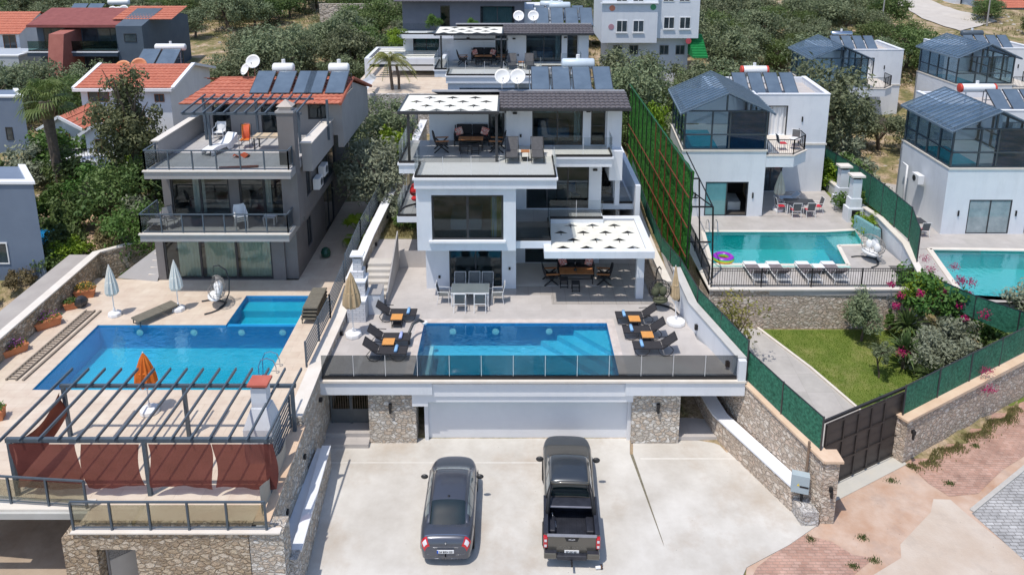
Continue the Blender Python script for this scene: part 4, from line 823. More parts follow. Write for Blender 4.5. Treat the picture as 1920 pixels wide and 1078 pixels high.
MB().box(0, 1.05, 0, .04, .05, 1.35).xf(M).build('door_leaf', mat('pale_door', (.55, .52, .48), (.62, .6, .56), scale=2), gd); MB().box(0, 1.05, 0, .04, 1.36, 2.1).xf(M).build('perforated_panel', mat('perforated_sheet', (.14, .14, .14), (.4, .39, .38), scale=45, detail=0), gd)
MB().bar((0, 0, 0), (0, 0, 2.2), .06).bar((1.15, 0, 0), (1.15, 0, 2.2), .06).bar((0, 0, 2.17), (1.15, 0, 2.17), .06).build('door_frame', GREYL, gd)
rl = thing('terrace_railing', 'blue grey steel railing with tinted glass along the front of the left terrace', 'railing', (-10.5, 19.8, ZL))
post_rail(rl, [(-13.4, 19.5), (-7.5, 19.5)], ZL+.05, 1.0, 1.3, gl=glass('pale_olive_glass', (.72, .72, .66), .35))
rl = thing('terrace_railing', 'short blue grey railing at the far left edge of the terrace above the carport', 'railing', (-15, 20.4, ZL)); post_rail(rl, [(-18.5, 20.75), (-13.45, 20.35)], ZL+.07, 1.0, 1.25, gl=MC['pale_olive_glass'])
# boundary wall between left terrace and parking
BW = thing('boundary_wall', 'high grey stone wall between the left terrace and the parking', 'wall', (-7.8, 24, 0))
w_ = [(-7.95, 19.75, -.1, 2.8), (-8.0, 24.2, -.1, 2.95), (-8.1, 24.21, -.1, 3.3), (-8.1, 27.3, -.1, 3.4), (-8.0, 31.0, 2, 3.5), (-7.9, 33.2, 2, 3.9)]
wallrun(MB(), w_, .42).build('wall', STN, BW, world=True)
MB().box(-8.05, -7.0, 19.45, 20.1, -.1, 2.8).build('end_pillar', STN, BW, world=True)
wallrun(MB(), [(p[0]-.05, p[1], p[3], p[3]+.07) for p in w_[:2]], .5).build('coping', COPE, BW, world=True)
wallrun(MB(), [(p[0]-.12, p[1], p[3], p[3]+.06) for p in w_[2:]], .56).build('coping', COPW, BW, world=True)
lb = MB(); 
for y, z in ((21.5, 1.7), (23.8, 2.0), (26.3, 2.6), (30.2, 3.2)): lb.box(-7.6, -7.48, y-.07, y+.07, z-.07, z+.07)
lb.build('wall_lamp', BLK, BW, world=True)
LW2 = thing('ledge_wall', 'low stone ledge with shaded pale top sloping along the left side of the parking', 'wall', (-7.1, 23, 0))
wallrun(MB(), [(-7.0, 20.2, -.1, 1.35), (-7.25, 24, -.1, 1.1), (-7.35, 25.6, -.1, 1.0)], .26).build('wall', STN, LW2, world=True)
wallrun(MB(), [(-7.5, 20.1, .6, 1.3), (-7.6, 24, .6, 1.05), (-7.6, 25.6, .6, .95)], .4).build('ledge_top', WHITE, LW2, world=True)
wallrun(MB(), [(-7.06, 20.2, 1.35, 1.42), (-7.3, 24, 1.1, 1.17), (-7.4, 25.6, 1.0, 1.07)], .34).build('coping', WHITE2, LW2, world=True)
MB().box(-7.5, -6.75, 19.8, 20.2, -.1, 1.45).build('end_block', STNB, LW2, world=True)
BW2 = thing('boundary_wall', 'stone garden wall with white coping climbing beside the stairs left of the white villa', 'wall', (-7.5, 38, 3))
w2 = [(-7.85, 33.0, 2.4, 4.35), (-7.7, 37, 2.4, 4.8), (-7.45, 41, 2.6, 5.15), (-7.1, 46, 3, 5.7), (-6.6, 53, 3.5, 6.8)]
wallrun(MB(), w2, .4).build('wall', STN, BW2, world=True); wallrun(MB(), [(p[0]-.05, p[1], p[3], p[3]+.07) for p in w2], .5).build('coping', WHITE2, BW2, world=True)
lb = MB()
for x, y, z in ((-7.4, 34.5, 4.0), (-7.26, 37.4, 4.2), (-7.1, 40.2, 4.6)): lb.box(x-.05, x+.1, y-.07, y+.07, z-.08, z+.08)
lb.build('wall_lamp', BLK, BW2, world=True)
def slat_fence(label, pts, h=1.0, n=7, m=None, vert=False):
    o = thing('slat_fence', label, 'fence', pts[0][:3])
    for a, c_ in zip(pts, pts[1:]):
        A, B = Vector(a), Vector(c_); s_ = MB()
        for i in range(n): up = Vector((0, 0, .1+(h-.12)*i/(n-1))); s_.bar(A+up, B+up, .03, .06)
        s_.build('slats', m or STEEL, o, world=True)
        k = max(1, round((B-A).length/2))
        for i in range(k+1): p = A.lerp(B, i/k); MB().bar(p-Vector((0, 0, .05)), p+Vector((0, 0, h+.05)), .07).build('post', m or STEEL, o, world=True)
    return o
slat_fence('blue grey slat fence on the stone wall beside the painted pool', [(-8.3, 27.3, 3.45), (-8.2, 31, 3.55), (-8.1, 33.6, 3.95)], 1.05)
slat_fence('short blue grey slat fence behind the barbecue chimney of the left terrace', [(-8.05, 22.0, 2.95), (-8.05, 24.1, 3.02)], 1.2)
slat_fence('dark slat fence climbing on the garden wall between the two villas', [(-8.1, 34.0, 4.1), (-7.95, 37, 4.6), (-7.7, 41, 4.95), (-7.35, 46, 5.5), (-6.85, 53, 6.6)], 1.1)
cl = MB().grid(lambda u, v: (-7.75+.1*math.sin(u*9)*v-.05, 20.0+2.6*u, 2.9+(1.05-.35*math.sin(u*3.1))*v+.06*math.sin(u*14)), 24, 6)
tag(cl.build('shade_cloth', mat('beige_cloth', (.36, .33, .29), (.44, .41, .36), rough=.95, scale=3), smooth=True), 'beige cloth draped over the fence at the front corner of the left terrace', 'cloth')
# left boundary wall of the left property
LB = thing('boundary_wall', 'stained plaster and stone wall with pale coping along the far left of the painted pool deck', 'wall', (-23, 32, 0))
a_, b2_ = G(-60, 735, ZL), G(192, 512, ZL); pts = [(a_.x, a_.y, .5, ZL+.95), (b2_.x, b2_.y, 1, ZL+1.15), (b2_.x+2.4, b2_.y+1.6, 1, ZL+1.3)]
wallrun(MB(), pts, -.35).build('wall', STN2, LB, world=True); wallrun(MB(), [(p[0]+.05, p[1], p[3], p[3]+.07) for p in pts], -.42).build('coping', COPW, LB, world=True)
pts = [(p[0]-1.6, p[1], .5, p[3]-.1) for p in pts[:2]]; struct('neighbour_ramp', wallrun(MB(), pts, 1.2), mat('dusty_path', (.34, .31, .29), (.42, .39, .36), rough=.9, scale=1, bump=.3))
# timber pergola frame of the front terrace
PE = thing('steel_pergola', 'blue grey steel pergola with slanting rafters over the front of the left terrace', 'pergola', (-11.8, 22.4, ZL)); zp = 4.78
MB().box(-16.15, -7.7, 20.95, 21.07, zp, zp+.14).build('front_beam', STEEL, PE, world=True); MB().box(-16.1, -7.7, 23.85, 23.95, zp, zp+.12).build('back_beam', STEEL, PE, world=True)
for x, y in ((-16.05, 21.0), (-11.75, 21.0), (-7.85, 21.0), (-16.0, 23.9), (-11.7, 23.9), (-7.85, 23.9)): MB().box(x-.06, x+.06, y-.06, y+.06, ZL, zp).build('post', STEEL, PE, world=True)
for i in range(15): x = -16.2+i*.6; MB().bar((x, 20.8, zp+.19), (x+.08, 24.75, zp+.19), .055, .10).build('rafter', STEEL, PE, world=True)
RED = mat('rust_red_fabric', (.105, .026, .022), (.15, .04, .034), rough=.85, scale=1.2)
gmx = glass('see_through_red', (.50, .2, .18), .0)
def redfab():
    m = RED; t = m.node_tree; b = t.nodes['Principled BSDF']; tr2 = nd(m, 'ShaderNodeBsdfTransparent'); tr2.inputs[0].default_value = (.7, .35, .3, 1); mx = nd(m, 'ShaderNodeMixShader'); mx.inputs[0].default_value = .15
    t.links.new(b.outputs[0], mx.inputs[1]); t.links.new(tr2.outputs[0], mx.inputs[2]); t.links.new(mx.outputs[0], t.nodes['Material Output'].inputs[0])
redfab()
for k, (xa, xb, ph) in enumerate(((-15.95, -13.85, 0), (-13.75, -11.9, 2), (-11.6, -9.6, 4), (-9.5, -7.55, 5.5))):
    b = MB().grid(lambda u, v: (xa+(xb-xa)*u+.06*math.sin(v*5+ph), 20.93+.035*math.sin(u*7+v*6+ph)*(1-v)+.02*math.sin(u*19+v*11+ph)*(1-v)-.03, zp-1.62-.05*math.sin(u*3+ph)+(1.62+.05*math.sin(u*3+ph))*v), 18, 12)
    tag(b.build('shade_screen', RED, smooth=True), 'rust red fabric screen hanging from the pergola, %s' % ['leftmost of the four', 'second from the left', 'third from the left', 'rightmost with slanting creases'][k], 'fabric screen', 'red screens on the pergola')
b = MB().grid(lambda u, v: (-16.05+.1*math.sin(v*5+u*4), 21.1+2.75*u, zp-.15-(1.5-.5*u)*v-.25*math.sin(u*3.1)*(1-v)), 16, 8); tag(b.build('shade_screen', mat('orange_red_fabric', (.20, .05, .028), (.27, .075, .04), rough=.85, scale=1.5), smooth=True), 'orange red fabric sagging along the left side of the pergola', 'fabric screen', 'red screens on the pergola')
bq = thing('barbecue_chimney', 'white barbecue chimney with a flat red cap beside the steel pergola', 'chimney', (-8.6, 22.9, ZL))
MB().box(-.55, .45, -.45, .45, 0, 1.3).build('hearth', WHITE, bq); q = MB(); i = 0; q.v = [Vector(p) for p in ((-.55,-.45,1.3),(.45,-.45,1.3),(.45,.45,1.3),(-.55,.45,1.3),(-.3,-.25,2.0),(.3,-.25,2.0),(.3,.25,2.0),(-.3,.25,2.0))]; q.f = [(0,1,5,4),(1,2,6,5),(2,3,7,6),(3,0,4,7),(4,5,6,7)]
q.build('hood', WHITE, bq); MB().box(-.26, .26, -.22, .22, 2.0, 2.75).build('flue', WHITE, bq); MB().box(-.22, .22, -.18, .18, 2.75, 2.85).build('flue_opening', BLK, bq); MB().box(-.34, .34, -.3, .3, 2.85, 2.93).build('cap', mat('brick_red_cap', (.42, .10, .07), (.5, .14, .1), scale=3), bq)

struct('carport_floor', MB().prism([(-24, 8), (-14, 8), (-13.5, 19.6), (-13.5, 26), (-24, 26)], -.1, -.02), mat('carport_concrete', (.28, .21, .15), (.44, .36, .28), rough=.95, scale=.5, detail=10, bump=.5, stain=.6, stcol=(.18, .14, .1), stscale=.6)); struct('yard_floor', MB().prism([(-13.49, 8), (-7, 8), (-7, 19.4), (-13.49, 19.4)], -.1, -.025), MC['carport_concrete'])
# ================================================================ right hand villas with glass houses over a first floor pool
def glazed(m):
    t = m.node_tree
    if 'see' in t.nodes: return
    b = t.nodes['Principled BSDF']; tr = t.nodes.new('ShaderNodeBsdfTransparent'); tr.name = 'see'; tr.inputs[0].default_value = (.75, .85, .95, 1); mx = t.nodes.new('ShaderNodeMixShader'); mx.inputs[0].default_value = .62
    t.links.new(b.outputs[0], mx.inputs[1]); t.links.new(tr.outputs[0], mx.inputs[2]); t.links.new(mx.outputs[0], t.nodes['Material Output'].inputs[0])
def glass_villa(loc, label, k=.09, low=True, detail=True, opened=True, tcol=None, tends=None, shut=True, Y1=6.2):
    """local frame: origin at the front left base corner of the pool block; x right, y back"""
    W, H1 = 5.15, 4.3; XB = 2.6; DB = Y1+4
    t = thing('glasshouse_villa', label, 'villa', loc); SK = lambda mb: mb.skew(k)
    holes = [(1.55, 4.2, .02, 2.25)] if low else []
    b = MB().facade('y', 0, .25, 0, W, 0, H1-.25, holes).box(0, .25, .25, Y1, 0, H1-.25).box(W-.25, W, .25, 4.4, 0, H1-.25).box(0, W, 0, Y1, H1-.249, H1-.1)
    b.box(W, 10.2, 4.4, 4.65, 0, 6.4) if False else None
    SK(b).build('pool_block_wall', WHITE, t)
    b = MB().facade('y', 4.4, .25, W, 10.2, 0, 6.75, [(W+.3, W+2.3, .02, 2.3), (W+.45, W+2.35, 3.97, 6.0)]).box(W, W+.25, 4.65, Y1, 3.9, 6.75).box(9.95, 10.2, 4.65, DB, 0, 6.75)
    b.box(0, .25, Y1-.25, Y1, 0, 4.3).box(XB, XB+.25, Y1, DB, 0, 6.75).box(XB+.25, 9.95, DB-.25, DB, 0, 6.75).box(XB+.25, W, Y1, Y1+.25, 3.9, 6.75).box(0, XB, Y1-.2, Y1, 0, 4.2)
    SK(b).build('main_block_wall', WHITE, t)
    SK(MB().box(W+.25, 9.95, 4.65, DB-.25, 6.25, 6.35).box(XB+.25, W+.25, Y1+.25, DB-.25, 6.25, 6.35)).build('flat_roof', mat('beige_flat_roof', (.42, .39, .37), (.5, .47, .45), rough=.8, scale=1), t)
    SK(MB().box(-.03, W+.06, -.05, .25, H1-.1, H1).box(-.03, .3, .25, Y1, H1-.1, H1).box(W-.2, W+.05, .25, 4.4, H1-.1, H1).box(W+.06, 10.26, 4.33, 4.4, 3.3, 3.42)).build('coping', mat('cream_coping', (.62, .58, .52), (.7, .66, .6), rough=.6, scale=2), t)
    SK(MB().box(W+.28, 10.23, 4.37, 4.62, 6.75, 6.81).box(9.92, 10.23, 4.62, DB, 6.75, 6.81).box(XB-.02, XB+.26, Y1, DB, 6.75, 6.81)).build('parapet_coping', WHITE2, t)
    # balcony with bevelled end
    SK(MB().prism([(W+.01, 0), (W+1.7, 0), (W+2.75, 1.1), (W+2.75, 4.39), (W+.01, 4.39)], H1-1.1, H1-.41)).build('balcony_slab', WHITE, t)
    SK(MB().prism([(W+.01, -.03), (W+1.73, -.03), (W+2.8, 1.1), (W+2.8, 4.39), (W+.01, 4.39)], H1-.41, H1-.33)).build('balcony_floor', COPW, t)
    f = MB(); P = [(W+.05, .08), (W+1.65, .08), (W+2.65, 1.15), (W+2.65, 2.6)]
    for a, c_ in zip(P, P[1:]):
        A, B = Vector((*a, H1-.33)), Vector((*c_, H1-.33)); f.bar(A+Vector((0, 0, .95)), B+Vector((0, 0, .95)), .045); f.bar(A+Vector((0, 0, .08)), B+Vector((0, 0, .08)), .03)
        n = int((B-A).length/.12)
        for i in range(n+1): p = A.lerp(B, i/n); f.bar(p, p+Vector((0, 0, .95)), .05 if i in (0, n) else .016)
    SK(f).build('balcony_railing', BLK, t)
    # windows
    if low:
        o = SK(MB().box(1.55, 4.2, .02, .10, 2.17, 2.25).box(1.55, 1.62, .02, .1, .02, 2.17).box(4.13, 4.2, .02, .1, .02, 2.17).box(2.85, 2.92, .02, .1, .02, 2.17).box(1.62, 4.13, .02, .1, .02, .08)).build('sliding_door', ANTH, t)
        SK(MB().box(1.62, 2.85, .05, .06, .08, 2.17)).build('pane', mat('aqua_painted_reflection_glass', (.10, .26, .28), (.16, .36, .38), rough=.08, scale=.9, spec=.9) if opened else mat('curtained_glass', (.20, .26, .28), (.36, .42, .44), rough=.1, scale=1.4, spec=.9), o)  # aqua base colour puts a reflection into the door pane
        if not opened: SK(MB().box(2.92, 4.13, .05, .06, .08, 2.17)).build('pane', MC['curtained_glass'], o)
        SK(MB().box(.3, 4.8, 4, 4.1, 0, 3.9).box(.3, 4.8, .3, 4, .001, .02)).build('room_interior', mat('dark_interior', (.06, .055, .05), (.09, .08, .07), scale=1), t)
        if opened: SK(MB().box(3.2, 4.0, 1.0, 2.6, .02, .55)).build('bed', CURT, t)
    lb = MB()
    for x in (4.5, .95): lb.box(x-.04, x+.04, -.07, 0, 1.2, 1.55)
    lb.box(W+3.3, W+3.38, 4.33, 4.4, 4.9, 5.25); SK(lb).build('wall_lamp', BLK, t)
    o = SK(MB().box(W+.3, W+2.3, 4.42, 4.5, 2.22, 2.3).box(W+.3, W+.37, 4.42, 4.5, .02, 2.22).box(W+1.5, W+1.58, 4.42, 4.5, .02, 2.22).box(W+2.22, W+2.3, 4.42, 4.5, .02, 2.22)).build('patio_door', ANTH, t); SK(MB().box(W+.37, W+2.22, 4.45, 4.46, .02, 2.22)).build('pane', DGL, o)
    o = SK(MB().box(W+.45, W+2.35, 4.42, 4.5, 5.93, 6.0).box(W+.45, W+.52, 4.42, 4.5, 3.97, 5.93).box(W+1.1, W+1.16, 4.42, 4.5, 3.97, 5.93).box(W+2.28, W+2.35, 4.42, 4.5, 3.97, 5.93)).build('balcony_door', ANTH, t)
    SK(MB().box(W+.52, W+1.1, 4.45, 4.46, 3.97, 5.93)).build('pane', DGL, o)
    SK(MB().grid(lambda u, v: (W+1.2+1.1*u, 4.6+.05*math.sin(u*22), 3.97+1.95*v), 30, 1)).build('curtain', PLASW, t, smooth=True)
    SK(MB().box(W+.3, 9.9, 6, 6.05, 0, 6.2).box(W+.3, 9.9, 4.7, 6, 3.85, 3.9)).build('room_interior', INT, t)
    # glass house
    zb, ze, zr = H1, H1+2.45, H1+3.55; x0, x1, xm = .1, W-.1, W/2
    SK(MB().box(.3, 2.3, .6, 4.8, zb-.3, zb-.07)).build('water', mat('rooftop_pool_water', (.015, .38, .43), (.04, .50, .53), rough=.08, scale=6, spec=.8), t)
    SK(MB().box(2.3, W-.25, .3, Y1, zb-.12, zb-.08).box(.26, 2.299, .26, .599, zb-.12, zb-.08).box(.26, 2.3, 4.8, Y1, zb-.12, zb-.08)).build('indoor_deck', COPW, t)
    fr = MB(); gl = MB()
    for x in (x0, x0+1.65, xm+.25, x1): fr.box(x-.05, x+.05, .05, .15, zb, ze)
    for z in (zb+.03, zb+.95, ze-.02): fr.box(x0, x1, .04, .16, z-.04, z+.04)
    nb = 4
    for i in range(1, nb+1):
        y = .1+(Y1-.3)*i/nb
        for x in (x0, x1): fr.box(x-.05, x+.05, y-.05, y+.05, zb, ze)
    for x in (x0, x1):
        for z in (zb+.03, zb+.95, ze-.02): fr.box(x-.04, x+.04, .16, Y1, z-.04, z+.04)
    fr.bar((x0, .1, ze), (xm, .1, zr-.04), .1).bar((xm, .1, zr-.04), (x1, .1, ze), .1).box(xm-.05, xm+.05, .05, .15, ze, zr-.1)
    SK(fr).build('glasshouse_frame', mat('slate_frame', (.045, .06, .075), (.06, .08, .095), rough=.4, scale=3), t)
    gl.box(x0+.05, x1-.05, .09, .10, zb+.05, zb+.92).box(x0+.05, x1-.05, .09, .10, zb+1, ze-.06).box(x0-.01, x0, .2, Y1, zb+.05, ze-.06).box(x1, x1+.01, .2, 4.3, zb+.05, ze-.06)
    gl.poly([(x0+.2, .1, ze+.04), (x1-.2, .1, ze+.04), (xm, .1, zr-.12)])
    SK(gl).build('glasshouse_glass', glass('bluish_glass', (.74, .82, .85), .7), t)
    if shut: SK(MB().box(xm+.1, x1-.06, .11, .13, zb+.06, zb+.90).box(xm+.1, x1-.06, .11, .13, zb+1.0, ze-.07)).build('blue_blind', mat('navy_blind', (.012, .045, .12), (.025, .08, .19), rough=.12, scale=.8, spec=.8), t)
    SK(MB().box(x0+.1, x1-.1, Y1-.05, Y1-.01, zb, ze)).build('rear_wall', WHITE, t)
    # roof: dark ribbed glazing
    ov = .35
    rm = mat('slate_glazing', (.09, .15, .22), (.18, .25, .33), rough=.18, scale=.6, spec=.9, stain=.6, stcol=(.40, .47, .54), stscale=1.0)  # stain arguments put pale reflective streaks into the glazing colour
    dz = (zr-ze)/(xm-x0)
    glazed(rm)
    for s_ in (-1, 1):
        e = x0-ov if s_ < 0 else x1+ov; ez = ze-ov*dz; r = MB(); ya, yb = -.35, Y1+.2
        r.v = [Vector(p) for p in ((e, ya, ez+.06), (xm, ya, zr+.06), (xm, yb, zr+.06), (e, yb, ez+.06), (e, ya, ez), (xm, ya, zr), (xm, yb, zr), (e, yb, ez))]
        r.f = [(0,1,2,3), (7,6,5,4), (0,4,5,1), (1,5,6,2), (2,6,7,3), (3,7,4,0)]
        o = SK(r).build('roof_slope', rm, t); rb = MB(); n = 13
        for i in range(n+1): y = ya+(yb-ya)*i/n; rb.bar((e, y, ez+.09), (xm, y, zr+.09), .04, .06)
        rb.bar((e, ya, ez+.03), (e, yb, ez+.03), .08, .12); SK(rb).build('roof_rib', mat('steel_blue_rib', (.13, .18, .23), (.17, .22, .27), rough=.35, scale=3), o)
    # collectors on the flat roof
    return t
RV = glass_villa((10.4, 44.25, 3.0), 'white villa with ridged glass roof over a first floor pool, nearest on the right')
glass_villa((26.55, 43.8, 2.0), 'white villa at the right edge with dark ribbed glass roof and closed curtained sliding doors', k=.04, opened=False)
glass_villa((27.0, 67.0, 2.1), 'distant white villa with open glass house beyond the big olive tree, fully in frame', k=.05, low=False, shut=False)
glass_villa((39.5, 66.0, 2.4), 'distant white villa with turquoise glass house at the upper right edge', k=-.03, low=False, shut=False)
REDE = mat('red_tank_cap', (.55, .05, .03), (.6, .08, .05), rough=.5, scale=3)
solar((17.2, 49.6, 9.35), 'row of four solar panels with white red capped tank on the nearest glasshouse villa', 4, .95, 2.1, 50, tl=1.8, ends=REDE, tx=-.4)
solar((34.5, 48.8, 8.35), 'solar panels with red capped white tank behind the roof of the right edge villa', 4, 1.0, 2.2, 48, tl=2.4, ends=REDE, tx=-2.6, tz=-.1)
solar((33.4, 72.5, 8.45), 'solar panels with a silver tank on the distant villa behind the big olive tree', 4, .95, 2.2, 48, tl=2.0, tcol=CHROME, tx=-.8)
solar((45.6, 71.0, 8.75), 'solar panels with a slate blue tank on the upper right villa', 4, .95, 2.2, 48, tl=2.0, tcol=STEEL, tx=-1)
ac = thing('air_conditioner', 'white air conditioner on the long side wall of the right edge villa', 'air conditioner', (26.45, 46.5, 4.4)); MB().box(-.38, 0, -.42, .42, 0, .6).build('casing', PLASW, ac, bevel=.02)
MB().lathe([(.2, 0), (.2, .01), (.03, .012)], n=14).xf(Matrix.Translation((-.385, .1, .3)) @ Matrix.Rotation(-math.pi/2, 4, 'Y')).build('fan_grille', ANTH, ac)
tag(MB().tube([(26.42, 48.2, 2.1), (26.42, 48.2, 5.0), (26.42, 48.8, 5.0)], .07, 8).build('drain_pipe', PLASW, smooth=True), 'white bent drain pipe on the side wall of the right edge villa', 'pipe')
# near terrace with pool (skewed plot)
RT = thing('pool_deck', 'raised grey terrace with turquoise pool and stone front wall on the right', 'pool terrace', (15, 39, 3)); ZR = 3.0
q = lambda *P: [tuple(G(x, y, ZR))[:2] for x, y in P]
c_fl, c_fr, c_br, c_bl = q((1330, 543), (1716, 545), (1590, 362), (1290, 403))
p_a, p_b, p_c, p_d = q((1318, 434), (1334, 496), (1591, 498), (1548, 434)); s_b, s_c, s_d = q((1603, 431), (1621, 460), (1572, 461))
b = MB()
def rp_(pts): b.prism(pts, ZR-.3, ZR)
rp_([c_fl, c_fr, (c_fr[0], p_c[1]), p_c, p_b, (c_fl[0], p_b[1])]); rp_([(c_fl[0], p_b[1]), p_b, p_a, (10.35, 44.3), (10.35, 42.5)])
rp_([p_a, p_d, s_b, (20.6, 44.2), (10.4, 44.3)]); rp_([p_c, (20.05+.95, p_c[1]), (20.9, 44.2), (20.6, 44.2), s_b, s_c, s_d]); rp_([(15.4, 44.2), (20.9, 44.2), (21.3, 48.8), (15.8, 48.8)])
b.build('deck_floor', tiles('warm_grey_tiles', (.42, .395, .37), (.46, .43, .41), (.37, .35, .33), .9, .6, mortar=.006, offset=.5, var=.25), RT, world=True)
zb = ZR-1.15; MB().prism([p_a, p_b, p_c, p_d], zb-.05, zb).build('pool_floor', PTT, RT, world=True); MB().prism([p_d, s_d, s_c, s_b], ZR-.4, ZR-.35).build('pool_shelf', PTG, RT, world=True)
b = MB(); 
for a, c_ in ((p_a, p_b), (p_b, p_c), (p_c, s_d), (p_a, p_d)): b.bar((*a, ZR-.6), (*c_, ZR-.6), .03, 1.1)
for a, c_ in ((s_c, s_d), (s_b, s_c), (p_d, s_b)): b.bar((*a, ZR-.22), (*c_, ZR-.22), .03, .36)
b.bar((*p_d, ZR-.8), (*s_d, ZR-.8), .03, .9)
b.build('pool_sides', PTT, RT, world=True); MB().prism([p_a, p_b, p_c, s_d, s_c, s_b, p_d], ZR-.075, ZR-.07).build('water', WAT, RT, world=True)
b = MB()
for a, c_ in ((p_a, p_b), (p_b, p_c), (p_c, s_d), (s_c, s_d), (p_a, p_d), (p_d, s_b)): b.bar((*a, ZR+.01), (*c_, ZR+.01), .22, .05)
b.build('pool_coping', COPW, RT, world=True); MB().prism([(p_b[0], p_b[1]-.28), (p_c[0], p_c[1]-.28), (p_c[0], p_c[1]+.05), (p_b[0], p_b[1]+.05)], ZR-.02, ZR+.03).build('overflow_edge', PTG, RT, world=True)
b = wallrun(MB(), [(c_fl[0], c_fl[1], .4, ZR-.001), (c_fr[0], c_fr[1], .4, ZR-.001)], .01)
b = MB().box(c_fl[0], c_fr[0], 34.6, 34.95, .4, ZR-.001); b.box(c_fl[0], c_fl[0]+.35, 34.95, 41, .6, ZR-.001); b.build('stone_face', STN3, RT, world=True)
MB().box(c_fl[0]-.05, c_fr[0]+.1, 34.5, 34.8, ZR+.002, ZR+.08).box(c_fl[0]-.05, c_fl[0]+.25, 34.8, 44, ZR+.002, ZR+.08).build('edge_coping', COPW, RT, world=True)
def bar_rail(label, P, z, h=1.0, gap=.12, post=2.3):
    o = thing('bar_railing', label, 'railing', (*P[0], z)); f = MB(); br = MB()
    for a, c_ in zip(P, P[1:]):
        A, B = Vector((*a, z)), Vector((*c_, z)); f.bar(A+Vector((0, 0, h)), B+Vector((0, 0, h)), .05, .03); f.bar(A+Vector((0, 0, h-.12)), B+Vector((0, 0, h-.12)), .03, .02); f.bar(A+Vector((0, 0, .1)), B+Vector((0, 0, .1)), .035, .03)
        n = int((B-A).length/gap); m_ = max(1, round((B-A).length/post))
        for i in range(m_+1): p = A.lerp(B, i/m_); f.bar(p, p+Vector((0, 0, h+.03)), .055)
        for i in range(n): p = A.lerp(B, (i+.5)/n); br.bar(p+Vector((0, 0, .1)), p+Vector((0, 0, h)), .016)
    f.build('rail_frame', BLK, o, world=True); br.build('bars', BLK, o, world=True); return o
bar_rail('black bar railing along the stone wall in front of the turquoise pool', [(c_fl[0]+.1, 34.75), (c_fr[0]-.1, 34.75)], ZR+.08)
bar_rail('black bar railing along the path side of the turquoise pool terrace', [(c_fl[0]+.05, 35), (10.15, 39), (10.3, 43.6)], ZR+.08)
# side wall of that terrace with net fence
SW = thing('boundary_wall', 'pale rendered wall with cream coping right of the turquoise pool', 'wall', (21, 38, 3))
sp_ = [(20.1, 34.5, 1, 3.95), (21.05, 37.9, 1, 4.0), (21.4, 41.5, 1, 4.0), (21.6, 45, 1, 3.6), (21.9, 52, 1, 3.4)]
wallrun(MB(), sp_, .25).build('wall', WHITE, SW, world=True); wallrun(MB(), [(p[0]-.04, p[1], p[3], p[3]+.07) for p in sp_], .34).build('coping', COPW, SW, world=True)
fw = thing('feature_wall', 'curved mosaic waterfall wall at the corner of the turquoise pool', 'pool wall', (20.6, 40.5, 3)); MB().prism([(20.4, 42.3), (20.6, 42.3), (21.0, 40.2), (20.75, 40.2)], 0, 1).xf(Matrix.Translation((0, 0, ZR)) @ Matrix.Scale(.85, 4, (0, 0, 1))).build('mosaic_panel', mat('blue_grey_mosaic', (.12, .30, .33), (.26, .44, .46), rough=.3, scale=9), fw, world=True)
net_fence('tall dark green net fence between the two right hand pool terraces', [(20.6, 35.6, 3.9), (21.5, 38.2, 4.05), (21.8, 42, 4.0), (22.2, 46, 3.7), (22.6, 54, 3.0)], 1.9)
fb2 = thing('pool_deck', 'light grey terrace with turquoise pool below the right edge villa', 'pool terrace', (27, 40, 2)); Z2 = 2.0
e = [tuple(G(x, y, Z2))[:2] for x, y in ((1742, 467), (2100, 472), (2200, 575), (1808, 560))]
b = MB().prism([(23.0, e[0][1]), (38, e[1][1]), (38, 46), (26.4, 54), (22.6, 54)], Z2-.3, Z2); b.prism([(22.3, 36.2), e[3], e[0], (23.0, e[0][1])], Z2-.3, Z2); b.prism([(22.3, 35.2), (38, 35.2), e[2], e[3], (22.3, 36.2)], Z2-.3, Z2)
b.build('deck_floor', MC['warm_grey_tiles'], fb2, world=True); MB().prism(e, .7, .8).build('pool_floor', PTT, fb2, world=True); b = MB()
for a, c_ in zip(e, e[1:]+e[:1]): b.bar((*a, 1.35), (*c_, 1.35), .03, 1.2)
b.build('pool_sides', PTT, fb2, world=True); MB().prism(e, Z2-.08, Z2-.075).build('water', WAT, fb2, world=True)
MB().bar((*e[0], Z2+.02), (*e[1], Z2+.02), .3, .06).bar((*e[0], Z2+.02), (*e[3], Z2+.02), .3, .06).build('pool_coping', COPW, fb2, world=True)
MB().box(22.3, 38, 35.1, 35.3, 0, Z2-.301).build('retaining_wall', STN3, fb2, world=True)
# tall sports court hedge fence
HF = thing('hedge_screen', 'tall artificial hedge screen with rusty red and black lattice right of the white villa', 'hedge fence', (8.95, 45, 2.6)); XA, YA, YB, ZA, ZB_ = 8.95, 35.6, 56.0, 2.6, 8.85
HG = mat('hedge_green', (.008, .105, .012), (.055, .26, .03), rough=.7, scale=9, detail=5, bump=1, bscale=25, dist=.05)
rr = random.Random(4); b = MB()
b.grid(lambda u, v: (XA+.06+.03*math.sin(u*90+v*40), YA+(YB-YA)*u, ZA+(ZB_-ZA)*v), 60, 16); b.build('hedge_mat', HG, HF, world=True)
b = MB()
for i in range(16000):
    y, z = rr.uniform(YA, YB), rr.uniform(ZA, ZB_); s_ = rr.uniform(.04, .09); c_ = Vector((XA+.02-rr.random()*.05, y, z)); d1 = Vector((rr.uniform(-.6, .2), rr.uniform(-1, 1), rr.uniform(-1, 1)))*s_; d2 = Vector((rr.uniform(-.6, .2), rr.uniform(-1, 1), rr.uniform(-1, 1)))*s_
    b.poly([c_, c_+d1, c_+d1*.6+d2])
b.build('hedge_leaves', HG, HF, world=True)
